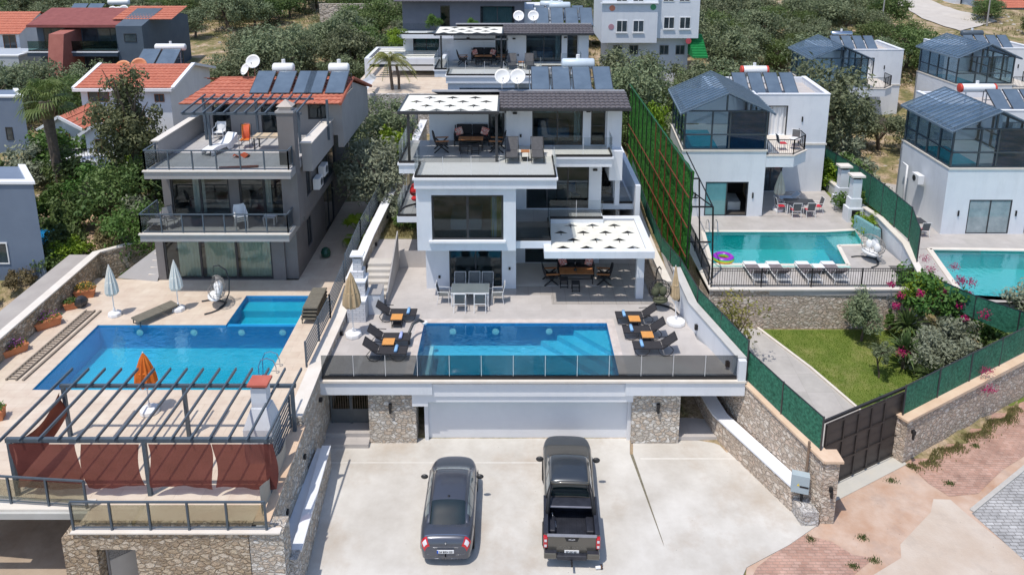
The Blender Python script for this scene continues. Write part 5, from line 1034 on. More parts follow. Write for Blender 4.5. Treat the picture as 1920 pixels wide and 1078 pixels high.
RUST = mat('rust_red_steel', (.14, .032, .018), (.22, .06, .035), rough=.6, scale=5)
n = 13
for i in range(n+1):
    y = YA+(YB-YA)*i/n; MB().bar((XA-.07, y, ZA-.3), (XA-.07, y, ZB_+.02), .055).build('upright', RUST if i in (1, 2, 3, 4, 5, 6) else BLK, HF, world=True)
for z in (ZA+.15, ZA+1.7, ZA+3.3, ZA+4.9): MB().bar((XA-.13, YA, z), (XA-.13, YB-.6 if z < ZA+4 else YA+8, z), .05).build('cross_rail', RUST, HF, world=True)
MB().bar((XA-.05, YA, ZB_), (XA-.05, YB, ZB_), .06).build('top_rail', mat('green_rail', (.02, .10, .05)), HF, world=True)
# black lattice frame left standing next to it
LF = thing('lattice_stand', 'thin black steel frame with diagonal braces standing beside the path', 'steel frame', (9.8, 36, 2)); b = MB()
def hx(px, py, X):
    d = ray(px, py); t = X/d[0]; return Vector((X, d[1]*t, CH+d[2]*t))
A_, B_, C_, D_ = G(1335, 555, 2.0), F(1337, 388, G(1335, 555, 2.0).y), G(1312, 505, 2.0), F(1311, 335, G(1312, 505, 2.0).y)
b.bar(A_, B_, .07).bar(C_, D_, .07); e1 = Vector((XA, A_.y, B_.z)); b.bar(B_, e1, .07).bar(D_, Vector((XA, C_.y, D_.z)), .07)
b.bar(B_, Vector((XA+.1, 38.6, 7.2)), .05).bar(B_, F(1287, 285, 43.9), .05).bar(B_-Vector((0, 0, 1.9)), Vector((XA, A_.y, B_.z-1.9)), .06).bar(D_-Vector((0, 0, 1.1)), Vector((XA, C_.y, D_.z-1.1)), .05)
b.build('frame_bars', BLK, LF, world=True)
# street gate and wall on the right
SG = thing('sliding_gate', 'dark bronze panelled metal gate closing the driveway', 'gate', (13.5, 25.5, 0)); ga, gb_ = Vector((11.62, 24.45, 0)), Vector((15.5, 26.45, 0)); gd_ = (gb_-ga); ln = gd_.length; M = Matrix.Translation(ga) @ Matrix.Rotation(math.atan2(gd_.y, gd_.x), 4, 'Z')
BRZ = mat('dark_bronze_paint', (.045, .038, .036), (.06, .052, .05), rough=.5, scale=1.2); BRZ2 = mat('bronze_frame', (.03, .026, .026), (.04, .036, .036), rough=.45, scale=2)
MB().box(0, ln, 0, .04, .06, 2.85).xf(M).build('gate_sheet', BRZ, SG, world=True); f = MB()
for x in (0.03, .95, 1.75, 2.5, 3.25, ln-.03): f.box(x-.035, x+.035, -.05, -.001, .06, 2.85)
for z in (.1, 1.0, 1.9, 2.82): f.box(0, ln, -.06, -.051, z-.035, z+.035)
f.xf(M).build('gate_frame', BRZ2, SG, world=True); MB().box(-.3, ln+2.6, .08, .16, 2.85, 2.95).box(-.3, ln+2.6, .22, .26, 2.75, 2.83).xf(M).build('slide_track', BRZ2, SG, world=True)
MB().tube([(.55, -.09, 1.05), (.55, -.14, 1.05), (.55, -.14, 1.35), (.55, -.09, 1.35)], .018, 6).xf(M).build('handle', CHROME, SG, world=True)
W3 = thing('boundary_wall', 'long rough stone street wall with peach coping right of the bronze gate', 'wall', (19, 28, 0)); d_ = Vector((7.27, 4.07, 0)).normalized(); p0 = Vector((15.5, 25.95, 0)); n_ = Vector((-d_.y, d_.x, 0))
def owall(mb, p, L_, w_, z0, z1a, z1b, s0=0):
    a = p+d_*s0; c_ = p+d_*L_; mb.v += [Vector((q.x, q.y, z)) for q, z in ((a, z0), (a+n_*w_, z0), (a+n_*w_, z1a), (a, z1a), (c_, z0), (c_+n_*w_, z0), (c_+n_*w_, z1b), (c_, z1b))]; i = len(mb.v)-8
    mb.f += [tuple(i+k for k in t) for t in ((3,2,1,0),(4,5,6,7),(4,0,1,5),(5,1,2,6),(6,2,3,7),(7,3,0,4))]; return mb
owall(MB(), p0, 22, .45, -.1, 1.85, 2.1).build('wall', STN3, W3, world=True); owall(MB(), p0-n_*.06-d_*.08, 22, .57, 1.85, 1.94, 2.19).build('coping', COPE, W3, world=True)
MB().box(15.62, 15.74, 25.7, 25.85, 1.45, 1.6).box(15.65, 15.71, 25.72, 25.8, 1.2, 1.45).build('wall_lamp', BLK, W3, world=True)
WP0, WD, WN = p0.copy(), d_.copy(), n_.copy()
pa = p0+n_*.3; net_fence('green net fence on the street wall right of the bronze gate', [(*(pa+d_*.1)[:2], 1.9), (*(pa+d_*9)[:2], 2.05), (*(pa+d_*20)[:2], 2.2)], 1.35)
net_fence('lower dark green net fence crossing the garden below the right edge pool', [(20.35, 34.9, 3.0, .9), (22.3, 33.2, 2.2, 1.2), (25.5, 31.5, 1.2, 1.6)], 1.5)
for nm_, (x, y) in (('nearer', (20.9, 43.6)), ('farther', (21.2, 46.0))):
    c = thing('barbecue_chimney', 'pale barbecue chimney with flat cap beside the right net fence, %s one' % nm_, 'chimney', (x, y, 3.0 if nm_ == 'nearer' else 2.8), 0, 'pale barbecue chimneys')
    MB().box(-.45, .45, -.4, .4, 0, .9).build('hearth', WHITE, c); MB().box(-.35, .35, -.3, .3, .9, 1.5).build('hood', WHITE, c); MB().box(-.27, .27, -.25, .25, 1.5, 2.7).build('flue', WHITE, c); MB().box(-.2, .2, -.2, .2, 2.7, 2.85).build('flue_opening', BLK, c); MB().box(-.4, .4, -.36, .36, 2.85, 2.97).build('cap', COPW, c); MB().box(-.25, .25, -.405, -.4, .3, .8).build('fire_opening', BLK, c)
struct('side_lawn', MB().prism([(21.3, 43.4), (22.4, 43.4), (22.8, 53), (21.5, 53)], 2.4, 2.75), LAWN)
# ================================================================ background buildings
V2 = thing('white_villa', 'white villa behind the central one, twin terrace with furniture and graphite roof', 'villa', (0.2, 52, 4.3)); OY, OZ = 17.6, 1.15
MB().box(-4.4, .18, 33.1+OY, 42+OY, 3.0, 8.95+OZ).box(.18, 5.6, 37+OY, 42+OY, 3.0, 8.95+OZ).build('lower_wall', mat('cool_white_render', (.50, .56, .64), (.56, .61, .68), rough=.75, scale=1), V2, world=True)
MB().box(-3.6, 4, 33.08+OY, 33.0995+OY, 9.2, 9.75).build('window', DGL, V2, world=True)
upper_floor(V2, OY, OZ, 42)
W6 = WHITE
def house(name, label, cat, loc): return thing(name, label, cat, loc)
def fwin(parent, x0, x1, y, z0, z1, fr=None, n=2, gl=None):
    f = MB().box(x0-.06, x1+.06, y-.05, y, z0-.06, z0).box(x0-.06, x1+.06, y-.05, y, z1, z1+.06).box(x0-.06, x0, y-.05, y, z0, z1).box(x1, x1+.06, y-.05, y, z0, z1)
    for k in range(1, n): x = x0+(x1-x0)*k/n; f.box(x-.03, x+.03, y-.05, y, z0, z1)
    o = f.build('window', fr or ANTH, parent, world=True); MB().box(x0, x1, y-.02, y-.005, z0, z1).build('pane', gl or DGL, o, world=True); return o
# slate villa with lawn terrace behind, centre
SV = house('slate_villa', 'slate grey villa with tiled roof and teal curtains rising behind the two white villas', 'villa', (-1, 68, 5)); Y = 68
f_ = lambda px, py, yy=Y: F(px, py, yy)
x0, x1 = f_(757, 100).x, f_(983, 100).x; z1 = f_(800, 8).z; z2 = f_(800, 58).z; z3 = f_(800, 112).z
MB().facade('y', Y, .3, x0, x1, z2-.2, z1+.6, [(f_(825, 0).x, f_(843, 0).x, z2+.1, f_(800, 11).z), (f_(900, 0).x, f_(965, 0).x, z2+.1, f_(800, 12).z)]).box(x0, x0+.3, Y+.3, Y+8, 3, z1+.6).box(x1-.3, x1, Y+.3, Y+8, 3, z1+.6).box(x0+.3, x1-.3, Y+7.5, Y+8, 3, z1).build('upper_wall', mat('slate_render', (.11, .125, .16), (.14, .155, .19), rough=.8, scale=1), SV, world=True)
tiled_roof((x0-.6, Y-1.0, z1+.3), (x1-x0+1.2, 0, 0), (0, 6, .9), 1, 10, .3).build('roof', TILEG, SV, world=True)
MB().box(x0-.2, x1+.5, Y-2.4, Y, z2-.35, z2).build('terrace_slab', WHITE, SV, world=True)
MB().facade('y', Y, .3, x0, x1, 3, z2-.36, [(f_(772, 0).x, f_(822, 0).x, z3+.1, f_(800, 65).z)]).build('lower_wall', WHITE, SV, world=True)
MB().box(x0+.3, x1-.3, Y+2, Y+2.1, 3, z1).build('room_interior', mat('teal_interior', (.05, .14, .14), (.09, .20, .19), scale=2), SV, world=True)
for (a, b2, c_, d_2) in ((825, 843, 55, 11), (900, 965, 55, 12)): window(SV, 'y', Y+.05, f_(a, 0).x, f_(b2, 0).x, z2+.1, f_(800, d_2).z, 1 if a == 825 else 2)
window(SV, 'y', Y+.05, f_(772, 0).x, f_(822, 0).x, z3+.1, f_(800, 65).z, 2)
curtain(SV, f_(905, 0).x, f_(960, 0).x, Y+.6, z2+.1, f_(800, 12).z, mat('teal_sheer', (.16, .34, .33), (.24, .42, .4), scale=2)); curtain(SV, f_(776, 0).x, f_(820, 0).x, Y+.6, z3+.1, f_(800, 66).z, MC['teal_sheer'])
railing(SV, [(x0-.1, Y-2.3), (f_(830, 0).x, Y-2.3)], z2, .95, seam=False)
MB().box(x0-1.0, x1, Y-3.2, Y, z3-.4, z3).build('balcony_slab', WHITE, SV, world=True); railing(SV, [(x0-.9, Y-3.1), (x0+3, Y-3.1)], z3, .9, seam=False)
MB().box(x1, x1+3.6, Y+1, Y+7, 3, z1-.6).build('side_wing', WHITE, SV, world=True)
solar(tuple(F(1048, 42, 69)), 'solar panels and tank on the slate villa roof at the top centre', 4, 1.05, 2.0, 50, tl=2.1, tx=-.6, tcol=mat('light_blue_tank', (.5, .58, .66), (.56, .64, .7), rough=.3))
# patio wing with palm on the left of it
PW = house('garden_pavilion', 'low white pavilion with canvas slatted roof beside the palm tree', 'pavilion', (-9, 66, 5)); a = F(683, 110, 64); c_ = F(790, 110, 64); zt = a.z
MB().box(a.x, c_.x+2, 64, 64.3, zt-.5, zt).box(a.x, a.x+.3, 64.3, 70, zt-.5, zt).box(a.x, a.x+.4, 64, 64.4, 4.0, zt-.5).box(c_.x+1.7, c_.x+2, 64.3, 70, 4, zt).box(a.x+.3, c_.x+1.7, 69.7, 70, 4, zt).build('frame_wall', WHITE, PW, world=True)
MB().box(a.x+.3, c_.x+1.7, 69.5, 69.69, 4.2, zt-.4).build('rear_glass', DGL, PW, world=True)
for k in range(5): MB().box(a.x+.6, c_.x+1, 64.6+k*1.0, 65.2+k*1.0, zt-.05, zt-.02).build('canvas_strip', CANV, PW, world=True)
tag(MB().box(-12, -4.6, 57.2, 57.5, 3.6, F(760, 178, 57).z).build('retaining_wall', STNB), 'pale rubble wall with white coping below the palm patio', 'wall')
struct('palm_patio', MB().box(-13, -4.9, 57.5, 69, 3.9, F(760, 178, 57).z-.15), TRAV)
tag(MB().box(-12.5, -8.4, 60.3, 61.7, 5.9, 6.0).build('pool_cover', mat('blue_cover', (.05, .20, .55), (.08, .26, .6))), 'blue covered pool edge on the palm patio', 'pool cover')
tag(MB().poly([F(655, 168, 52), F(698, 138, 60), F(706, 146, 60), F(672, 190, 50)]).box(-11.9, -11.4, 50, 60, 5.5, 7.6).build('garden_wall', WHITE), 'white garden wall running up behind the terracotta roof', 'wall')
# white block of flats
BF = house('apartment_house', 'white apartment house with small twin windows and round painted dots', 'building', (15, 77, 5)); Y = 77
g = lambda px, py: F(px, py, Y); x0, xm, x1 = g(1128, 60).x, g(1232, 60).x, g(1312, 60).x; zt, zm, zb = g(1200, -30).z, g(1200, 81).z, 3.5
MB().box(x0, xm, Y, Y+8, zm, zt).box(xm, x1, Y+.5, Y+8, zm+.4, zt).build('upper_wall', WHITE, BF, world=True)
MB().box(x0+.9, g(1302, 0).x, Y+1.6, Y+8, zb, zm+.4).build('lower_wall', WHITE, BF, world=True)
MB().box(x0-.2, xm, Y-.25, Y, g(0, 5).z-.12, g(0, 5).z).build('string_course', WHITE2, BF, world=True)
for px in (1166, 1197, 1254, 1284):
    yy = Y if px < 1232 else Y+.5; q = F(px, 50, yy); dy_ = 0 if px < 1232 else .35; o = fwin(BF, q.x-.5, q.x+.5, yy, q.z-.55+dy_, q.z+.55+dy_, PLASW, 2); MB().box(q.x-.62, q.x+.62, yy-.14, yy-.051, q.z-.70+dy_, q.z-.62+dy_).build('sill', PLASW, o, world=True)
    q = F(px, -3, yy); fwin(BF, q.x-.5, q.x+.5, yy, q.z-.3, q.z+1.0, PLASW, 2)
for px in (1158, 1188, 1245, 1275): q = F(px, 94, Y+1.6); fwin(BF, q.x-.42, q.x+.42, Y+1.6, q.z-.45, q.z+.45, GREYL, 2)
for px, py, cc_ in ((1148, 16, (.7, .25, .15)), (1146, 51, (.45, .25, .3)), (1225, 14, (.08, .3, .15)), (1293, 79, (.5, .08, .1))):
    q = F(px, py, Y-.01); MB().lathe([(.02, 0), (.3, .0), (.3, .03), (.02, .03)], n=14).xf(Matrix.Translation((q.x, Y if px < 1232 else Y+.5, q.z)) @ Matrix.Rotation(math.pi/2, 4, 'X')).build('painted_dot', mat('dot_%d' % px, cc_), BF, world=True)
st = thing('outdoor_steps', 'bright green steps beside the white apartment house', 'stairs', (18, 76, 5)); q0 = F(1300, 106, 76); b = MB()
for k in range(9): b.box(q0.x, q0.x+1.5, 76+k*.35, 79.5, q0.z-.2+.22*k, q0.z+.22*(k+1)-.2)
b.build('steps', mat('green_steps', (.01, .20, .05), (.02, .28, .08), rough=.7), st, world=True)
# left background houses
def block(name, label, px0, px1, pyt, Y, zb, m, depth=8, cap=True, k=0):
    a, c_ = F(px0, pyt, Y), F(px1, pyt, Y); t = thing(name, label, 'house', ((a.x+c_.x)/2, Y, zb)); MB().box(a.x, c_.x, Y, Y+depth, zb, a.z).skew(k, 0, Y).build('wall', m, t, world=True)
    if cap: MB().box(a.x-.08, c_.x+.1, Y-.08, Y+.35, a.z, a.z+.14).box(c_.x-.3, c_.x+.1, Y+.351, Y+depth, a.z, a.z+.14).skew(k, 0, Y).build('coping', WHITE2, t, world=True)
    return t, a, c_
SLB = mat('grey_blue_render', (.135, .175, .245), (.165, .21, .285), rough=.8, scale=.6)
t, a, c_ = block('neighbour_house', 'plain grey blue house wall at the left edge beside the banana plant', -160, 62, 345, 37, 0, SLB, 2.8, True, -.8)
fwin(t, c_.x-3.1, c_.x-1.9, 37, a.z-4.4, a.z-3.3, PLASW, 1)
t, a, c_ = block('neighbour_house', 'grey blue house block at the upper left edge below the terracotta roof', -120, 42, 183, 56, 1, SLB, 2.6, True, -.8); fwin(t, c_.x-1.6, c_.x-1.2, 56, a.z-3.3, a.z-2.4, ANTH, 1)
def gable_house(name, label, x0, x1, Y, D, zb, ze, rise, m, rm, ov=.4, hip=0):
    t = thing(name, label, 'house', ((x0+x1)/2, Y, zb)); b = MB(); b.v = [Vector(p) for x in (x0, x1) for p in ((x, Y, zb), (x, Y+D, zb), (x, Y+D, ze), (x, Y+D/2, ze+rise), (x, Y, ze))]
    b.f = [(4,3,2,1,0), (5,6,7,8,9), (0,5,9,4), (1,2,7,6), (2,3,8,7), (3,4,9,8)]; b.build('wall', m, t, world=True)
    s = rise/(D/2); tiled_roof((x0-ov, Y-ov, ze-ov*s+.06), (x1-x0+2*ov, 0, 0), (0, D/2+ov, rise+ov*s), 1, 9, .3).build('roof', rm, t, world=True); tiled_roof((x1+ov, Y+D+ov, ze-ov*s+.06), (x0-x1-2*ov, 0, 0), (0, -D/2-ov, rise+ov*s), 1, 9, .3).build('roof', rm, t, world=True)
    return t
# white house with tiled roof and porches
Y = 58; a, c_ = F(150, 166, Y), F(318, 166, Y)
t = gable_house('villa_with_porches', 'white house with terracotta roof, brown windows and two small tiled porches', a.x, c_.x, Y, 8, 2, a.z+.1, 1.0, WHITE, TILER, .3)
MB().bar((a.x-.35, Y-.38, a.z-.05), (c_.x+.35, Y-.38, a.z-.05), .25, .22).bar((c_.x+.35, Y-.3, a.z+.05), (c_.x+.35, Y+4, a.z+1.2), .3, .2).bar((c_.x+.35, Y+4, a.z+1.2), (c_.x+.35, Y+8.3, a.z+.05), .3, .2).bar((a.x-.35, Y-.3, a.z+.05), (a.x-.35, Y+4, a.z+1.2), .3, .2).build('eave_trim', WHITE2, t, world=True)
BRW = mat('brown_window_frame', (.20, .08, .035), (.26, .11, .05), rough=.6, scale=4)
for p0_, p1_, q0_, q1_ in ((168, 202, 190, 170), (292, 306, 190, 178)): u, v_ = F(p0_, q0_, Y), F(p1_, q1_, Y); fwin(t, u.x, min(v_.x, c_.x-.1), Y, u.z, v_.z, BRW, 2)
for p0_, p1_, pt, yy in ((80, 150, 232, 53), (158, 222, 242, 51.5)):
    u, v_ = F(p0_, pt, yy), F(p1_, pt, yy); b = MB(); xm_ = (u.x+v_.x)/2; zz = u.z-.3
    b.v = [Vector(p) for y in (yy, yy+4) for p in ((u.x, y, 2), (v_.x, y, 2), (v_.x, y, zz), (xm_, y, zz+.8), (u.x, y, zz))]; b.f = [(0,1,2,3,4), (9,8,7,6,5), (0,5,6,1), (1,6,7,2), (4,9,5,0)]; pw = b.build('porch_wall', WHITE, t, world=True)
    for s_ in (-1, 1):
        e_ = u.x-.3 if s_ < 0 else v_.x+.3; P = ((e_, yy-.3, zz-.1), (0, 4.4, 0)); V_ = (xm_-e_, 0, .95)
        (tiled_roof((e_, yy+4.1, zz-.1), (0, -4.4, 0), V_, 1, 4, .3) if s_ < 0 else tiled_roof(P[0], P[1], V_, 1, 4, .3)).build('porch_roof', TILER, pw, world=True)
    MB().bar((u.x-.3, yy-.3, zz-.1), (xm_, yy-.3, zz+.86), .12, .2).bar((xm_, yy-.3, zz+.86), (v_.x+.3, yy-.3, zz-.1), .12, .2).build('porch_trim', WHITE2, pw, world=True)
    fwin(t, u.x+.7, v_.x-.9, yy, 3.0, zz-.5, BRW, 2)
u = F(95, 300, 50); MB().box(u.x, u.x+6.5, 49.5, 53, u.z-.5, u.z).build('porch_terrace', WHITE, t, world=True)
f = MB(); 
for i in range(34): f.bar((u.x+i*.19, 49.55, u.z), (u.x+i*.19, 49.55, u.z+.9), .02)
f.bar((u.x, 49.55, u.z+.9), (u.x+6.3, 49.55, u.z+.9), .05); f.build('terrace_railing', BLK, t, world=True)
solar(tuple(F(283, 138, 63)), 'two tilted solar panels with white tank behind the porch house roof', 2, 1.6, 3.0, 30, tl=2.6, tx=.6)
ORG = mat('orange_dish', (.62, .25, .12), (.66, .3, .16), rough=.5, scale=3)
q = F(234, 133, 62); dish((q.x, 62, q.z-.9), 'orange white rimmed satellite dish left of the porch house collectors', .75, 0, face=ORG); q = F(262, 126, 63); dish((q.x, 63, q.z-.9), 'smaller orange satellite dish beside the porch house solar panels', .65, .3, face=ORG)
# dark duplex with red wall
Y = 74; g = lambda px, py, yy=Y: F(px, py, yy); x0, x1 = g(36, 0).x, g(208, 0).x; zr, z2, z1, zb = g(100, 50).z, g(100, 97).z, g(100, 150).z, 2.5
t = thing('dark_duplex', 'slate blue duplex house with maroon roof and slanting red brick wall', 'house', ((x0+x1)/2, Y, 2.5))
DKB = mat('slate_blue_render', (.07, .095, .13), (.09, .12, .155), rough=.7, scale=.8); MRN = mat('maroon_roof', (.20, .055, .05), (.27, .085, .075), rough=.7, scale=2)
MB().box(x0, x1, Y+2, Y+9, zb, zr-.2).box(x0, x1, Y, Y+2, z2-.5, z2).build('wall', DKB, t, world=True)
b = MB(); xe = g(318, 0).x; b.v = [Vector(p) for x in (x1, x1+2.6) for p in ((x, Y+.2, zb), (x, Y+11, zb), (x, Y+11, zr-.2), (x, Y+5, zr+1.2), (x, Y+.2, zr))]; b.f = [(4,3,2,1,0), (5,6,7,8,9), (0,5,9,4), (1,2,7,6), (2,3,8,7), (3,4,9,8)]; b.build('side_wing', DKB, t, world=True)
MB().poly([(x0-.3, Y+1.0, zr), (x1+.2, Y+1.0, zr), (x1+.2, Y+5.5, zr+1.2), (x0-.3, Y+5.5, zr+1.2)]).box(x0-.3, x1+.2, Y+.9, Y+1.0, zr-.25, zr+.02).build('roof', MRN, t, world=True)
tiled_roof((g(185, 0).x, Y+2, zr+.4), (6, 0, 0), (0, 4, .9), 1, 6, .3).build('tiled_roof', TILER, t, world=True)
b = MB(); xa, xb = g(94, 0).x, g(122, 0).x; b.prism([(Y-3.2, zb), (Y+2.2, zb), (Y+2.2, g(100, 58).z), (Y-1.0, g(100, 62).z)], xa, xb); b.v = [Vector((v.z, v.x, v.y)) for v in b.v]; b.build('red_wall', mat('brick_red_render', (.30, .10, .08), (.38, .14, .11), rough=.8, scale=1.5), t, world=True)
for p0_, p1_ in ((50, 92), (126, 205)):
    for za, zc in ((z2+.1, zr-.5), (zb+.6, z2-.9)): fwin(t, g(p0_, 0).x, g(p1_, 0).x, Y+2, za, zc, ANTH, 3)
    railing(t, [(g(p0_-12, 0).x, Y+.1), (g(p1_+3, 0).x, Y+.1)], z2, 1.0, glass('green_rail_glass', (.45, .58, .55), .7), seam=False)
MB().box(x0-.5, x1+.1, Y-.1, Y+.2, z2-.12, z2).build('edge_trim', WHITE2, t, world=True)
fwin(t, x1+.8, x1+1.9, Y+.2, zr-1.5, zr-.8, ANTH, 1)
solar(tuple(F(147, 42, 79)), 'blue solar panels on the maroon roof of the slate duplex, left pair', 2, 1.6, 3.0, 30, tl=2.2, tx=3.0); solar(tuple(F(205, 46, 80)), 'low blue solar panels on the slate duplex, right pair', 2, 1.5, 2.4, 28, tank=False)
for k, (px, py) in enumerate(((213, 24), (223, 25), (234, 22))): q = F(px, py, 80); dish((q.x, 80, q.z-.9), 'white satellite dish on the slate duplex roof, %s of three' % ['leftmost', 'middle', 'rightmost'][k], .55, 0, group='dishes on the slate duplex')
tl_ = F(-60, 62, 84); t = gable_house('tiled_house', 'white house with orange tiled roof at the top left edge', tl_.x, F(34, 60, 84).x, 84, 8, 2, tl_.z, 1.8, WHITE, TILER); u = F(20, 82, 84); fwin(t, u.x-.7, u.x+.6, 84, u.z-.6, u.z+.9, BRW, 2)
t, a, c_ = block('neighbour_house', 'small pale house block below the orange tiled house at the left edge', -80, 34, 106, 78, 1, mat('pale_grey_render', (.36, .4, .46), (.42, .46, .5), rough=.8), 5)
# top right houses and road
Y = 118; a, c_ = F(1845, 14, Y), F(2000, 14, Y); t = gable_house('tiled_house', 'pale blue house with orange tiled roof at the top right corner', a.x, c_.x, Y, 9, 3, a.z, 1.8, mat('pale_blue_render', (.42, .5, .6), (.46, .54, .64)), TILER); u = F(1880, 30, Y); fwin(t, u.x-.8, u.x+.8, Y, u.z-.8, u.z+.8, PLASW, 2)
a, c_ = F(1790, 2, 124), F(1842, 2, 124); t = thing('white_house', 'white house front with dark window cut by the top edge right', 'house', (a.x, 124, 8)); MB().box(a.x, c_.x, 124, 130, 5, 14).build('wall', WHITE, t, world=True); fwin(t, a.x+1, a.x+3.5, 124, F(0, 8, 124).z, F(0, 8, 124).z+2, ANTH, 2)
P = [hit(x, y) for x, y in ((1660, -2), (1700, 20), (1745, 42), (1800, 60))]; Q = [hit(x, y) for x, y in ((1735, -2), (1790, 20), (1830, 30), (1870, 42))]
ribbon('hill_road', [p[:2] for p in P], [p[:2] for p in Q], mat('dusty_road', (.46, .42, .38), (.54, .50, .45), rough=.95, scale=.6), .12, 6)
for k, (px0, py0, px1, py1, lab) in enumerate(((1650, 70, 1660, -10, 'thin grey street lamp post at the top right of the olive grove'), (1850, 50, 1858, -10, 'street lamp post beside the top right houses'), (770, 3, 778, -12, ''))):
    if not lab: continue
    b0 = hit(px0, py0); tp = F(px1, py1, b0.y); o = thing('street_lamp', lab, 'street lamp', tuple(b0)); MB().tube([b0, tp], [.12, .07], 8).build('pole', GREYL, o, world=True)
tag(MB().box(F(600, 40, 100).x, F(745, 40, 100).x, 100, 100.5, 5, F(600, 8, 100).z).build('stone_wall', stone('hillside_wall', [(.46,.40,.33),(.52,.46,.4),(.40,.35,.3)], (.36, .32, .27), 1.5)), 'long beige stone wall at the top left of centre', 'wall')
b = thing('swimming_pool', 'small blue pool glimpsed between the plants on the left', 'pool', tuple(G(110, 445, 1.6)))
e = [tuple(G(x, y, 2.75))[:2] for x, y in ((60, 425), (150, 432), (140, 462), (85, 468))]; MB().prism(e, 2.7, 2.75).build('water', mat('left_pool_water', (.01, .16, .45), (.02, .25, .55), rough=.1, scale=4, spec=.8), b, world=True)
struct('neighbour_patio', MB().prism([tuple(G(x, y, 2.68))[:2] for x, y in ((50, 340), (130, 335), (190, 395), (190, 480), (60, 490))], 2.4, 2.68), mat('orange_paving', (.50, .34, .22), (.58, .42, .3), scale=1.2))
# ================================================================ furniture
SLING = MESH; R_ = math.radians
def pt_lounger(name, label, loc, rz, frame, sling, ang=38, group=None, length=1.95):
    t = thing(name, label, 'sun lounger', loc, rz, group); L1 = length*.62; a = R_(ang); lb = length-L1; h = .34; w_ = .31
    MB().box(0, L1, -w_+.03, w_-.03, h-.012, h+.012).build('seat_sling', sling, t)
    e = Vector((-lb*math.cos(a), 0, h+lb*math.sin(a)))
    MB().bar((-.02, 0, h+.01), e, 2*w_-.06, .024, up=(0, 0, 1)).build('backrest', sling, t)
    f = MB()
    for s in (-w_, w_): f.tube([(L1, s, h), (0, s, h), (e.x, s, e.z)], .018, 6)
    f.tube([(L1, -w_, h), (L1, w_, h)], .018, 6).tube([(e.x, -w_, e.z), (e.x, w_, e.z)], .018, 6).build('frame', frame, t)
    for c_, r in ((L1*.72, .30), (-.12, .30)):
        for s in (-w_, w_): MB().tube([(c_+r*math.cos(k*.26)*1.05, s, h-.02-math.sin(k*.26)*(h-.04)) for k in range(13)], .016, 5).build('leg', frame, t)
    MB().tube([(L1*.1, -w_-.02, h+.18), (-.25, -w_-.02, h+.2), (-.42, -w_-.02, h-.0)], .018, 5).tube([(L1*.1, w_+.02, h+.18), (-.25, w_+.02, h+.2), (-.42, w_+.02, h-.0)], .018, 5).build('armrest', frame, t)
    return t
lg = pt_lounger('sun_lounger', 'black mesh sun lounger left of the pool nearest the white brick chimney', (-5.6, 31.6, ZD), 0, BLK, MESH, group='black sun loungers beside the central pool')
places = [((-5.6, 29.5, ZD), 0, 'black mesh sun lounger in the middle of the three left of the pool'), ((-5.6, 28.45, ZD), .0, 'black mesh sun lounger left of the pool nearest the smoked glass railing'),
  ((5.95, 31.35, ZD), math.pi, 'black mesh sun lounger right of the pool nearest the hanging egg chair'), ((6.1, 30.1, ZD), math.pi, 'black mesh sun lounger in the middle of the three right of the pool'), ((6.35, 28.85, ZD), math.pi, 'black mesh sun lounger right of the pool nearest the smoked glass railing')]
for l_, r, s in places: clone(lg, l_, r, s)
TOW = mat('blue_towel', (.20, .42, .72), (.30, .52, .80), rough=.95, scale=12, bump=.5); TOWL = mat('lilac_towel', (.36, .42, .74), (.46, .52, .80), rough=.95, scale=12)
for (x, y, m, s) in ((-4.75, 31.6, TOW, 'left lounger nearest the chimney'), (-4.8, 29.5, TOWL, 'middle left lounger'), (-4.85, 28.45, TOW, 'left lounger nearest the railing'), (5.1, 31.35, TOW, 'right lounger nearest the egg chair'), (5.25, 30.1, TOW, 'middle right lounger'), (5.5, 28.85, TOW, 'right lounger nearest the railing')):
    b = MB().tube([(x, y-.22, ZD+.42), (x, y+.22, ZD+.42)], .072, 10)
    tag(b.build('rolled_towel', m, smooth=True), ('rolled %s towel on the ' % ('lilac' if m is TOWL else 'light blue'))+s, 'towel', 'rolled towels on the loungers')
def side_table(label, loc, rz=0, top=None, w_=.5, d=.5, h=.46, group=None):
    t = thing('side_table', label, 'side table', loc, rz, group)
    for i in range(5): pass
    MB().box(-w_/2, w_/2, -d/2, d/2, h-.03, h).build('table_top', top or WOODO, t); f = MB()
    for s in (-1, 1): f.tube([(s*w_*.42, -d*.4, 0), (s*w_*.42, -d*.4, h-.03), (s*w_*.42, d*.4, h-.03), (s*w_*.42, d*.4, 0), (s*w_*.42, -d*.4, .02)], .014, 5)
    f.bar((-w_*.42, -d*.4, .1), (w_*.42, -d*.4, .1), .02).bar((-w_*.42, d*.4, .1), (w_*.42, d*.4, .1), .02); f.build('frame', BLK, t); MB().box(-w_*.4, w_*.4, -d*.38, d*.38, .12, .135).build('shelf', MESH, t); return t
st_ = side_table('orange wood side table by the left lounger nearest the chimney', (-5.2, 31.0, ZD), group='orange topped side tables by the pool')
clone(st_, (-5.25, 28.95, ZD), 0, 'orange wood side table between the two front loungers left of the pool'); clone(st_, (5.5, 30.85, ZD), 0, 'orange wood side table right of the pool nearest the egg chair'); clone(st_, (5.85, 29.5, ZD), 0, 'orange wood side table between the two front loungers right of the pool')
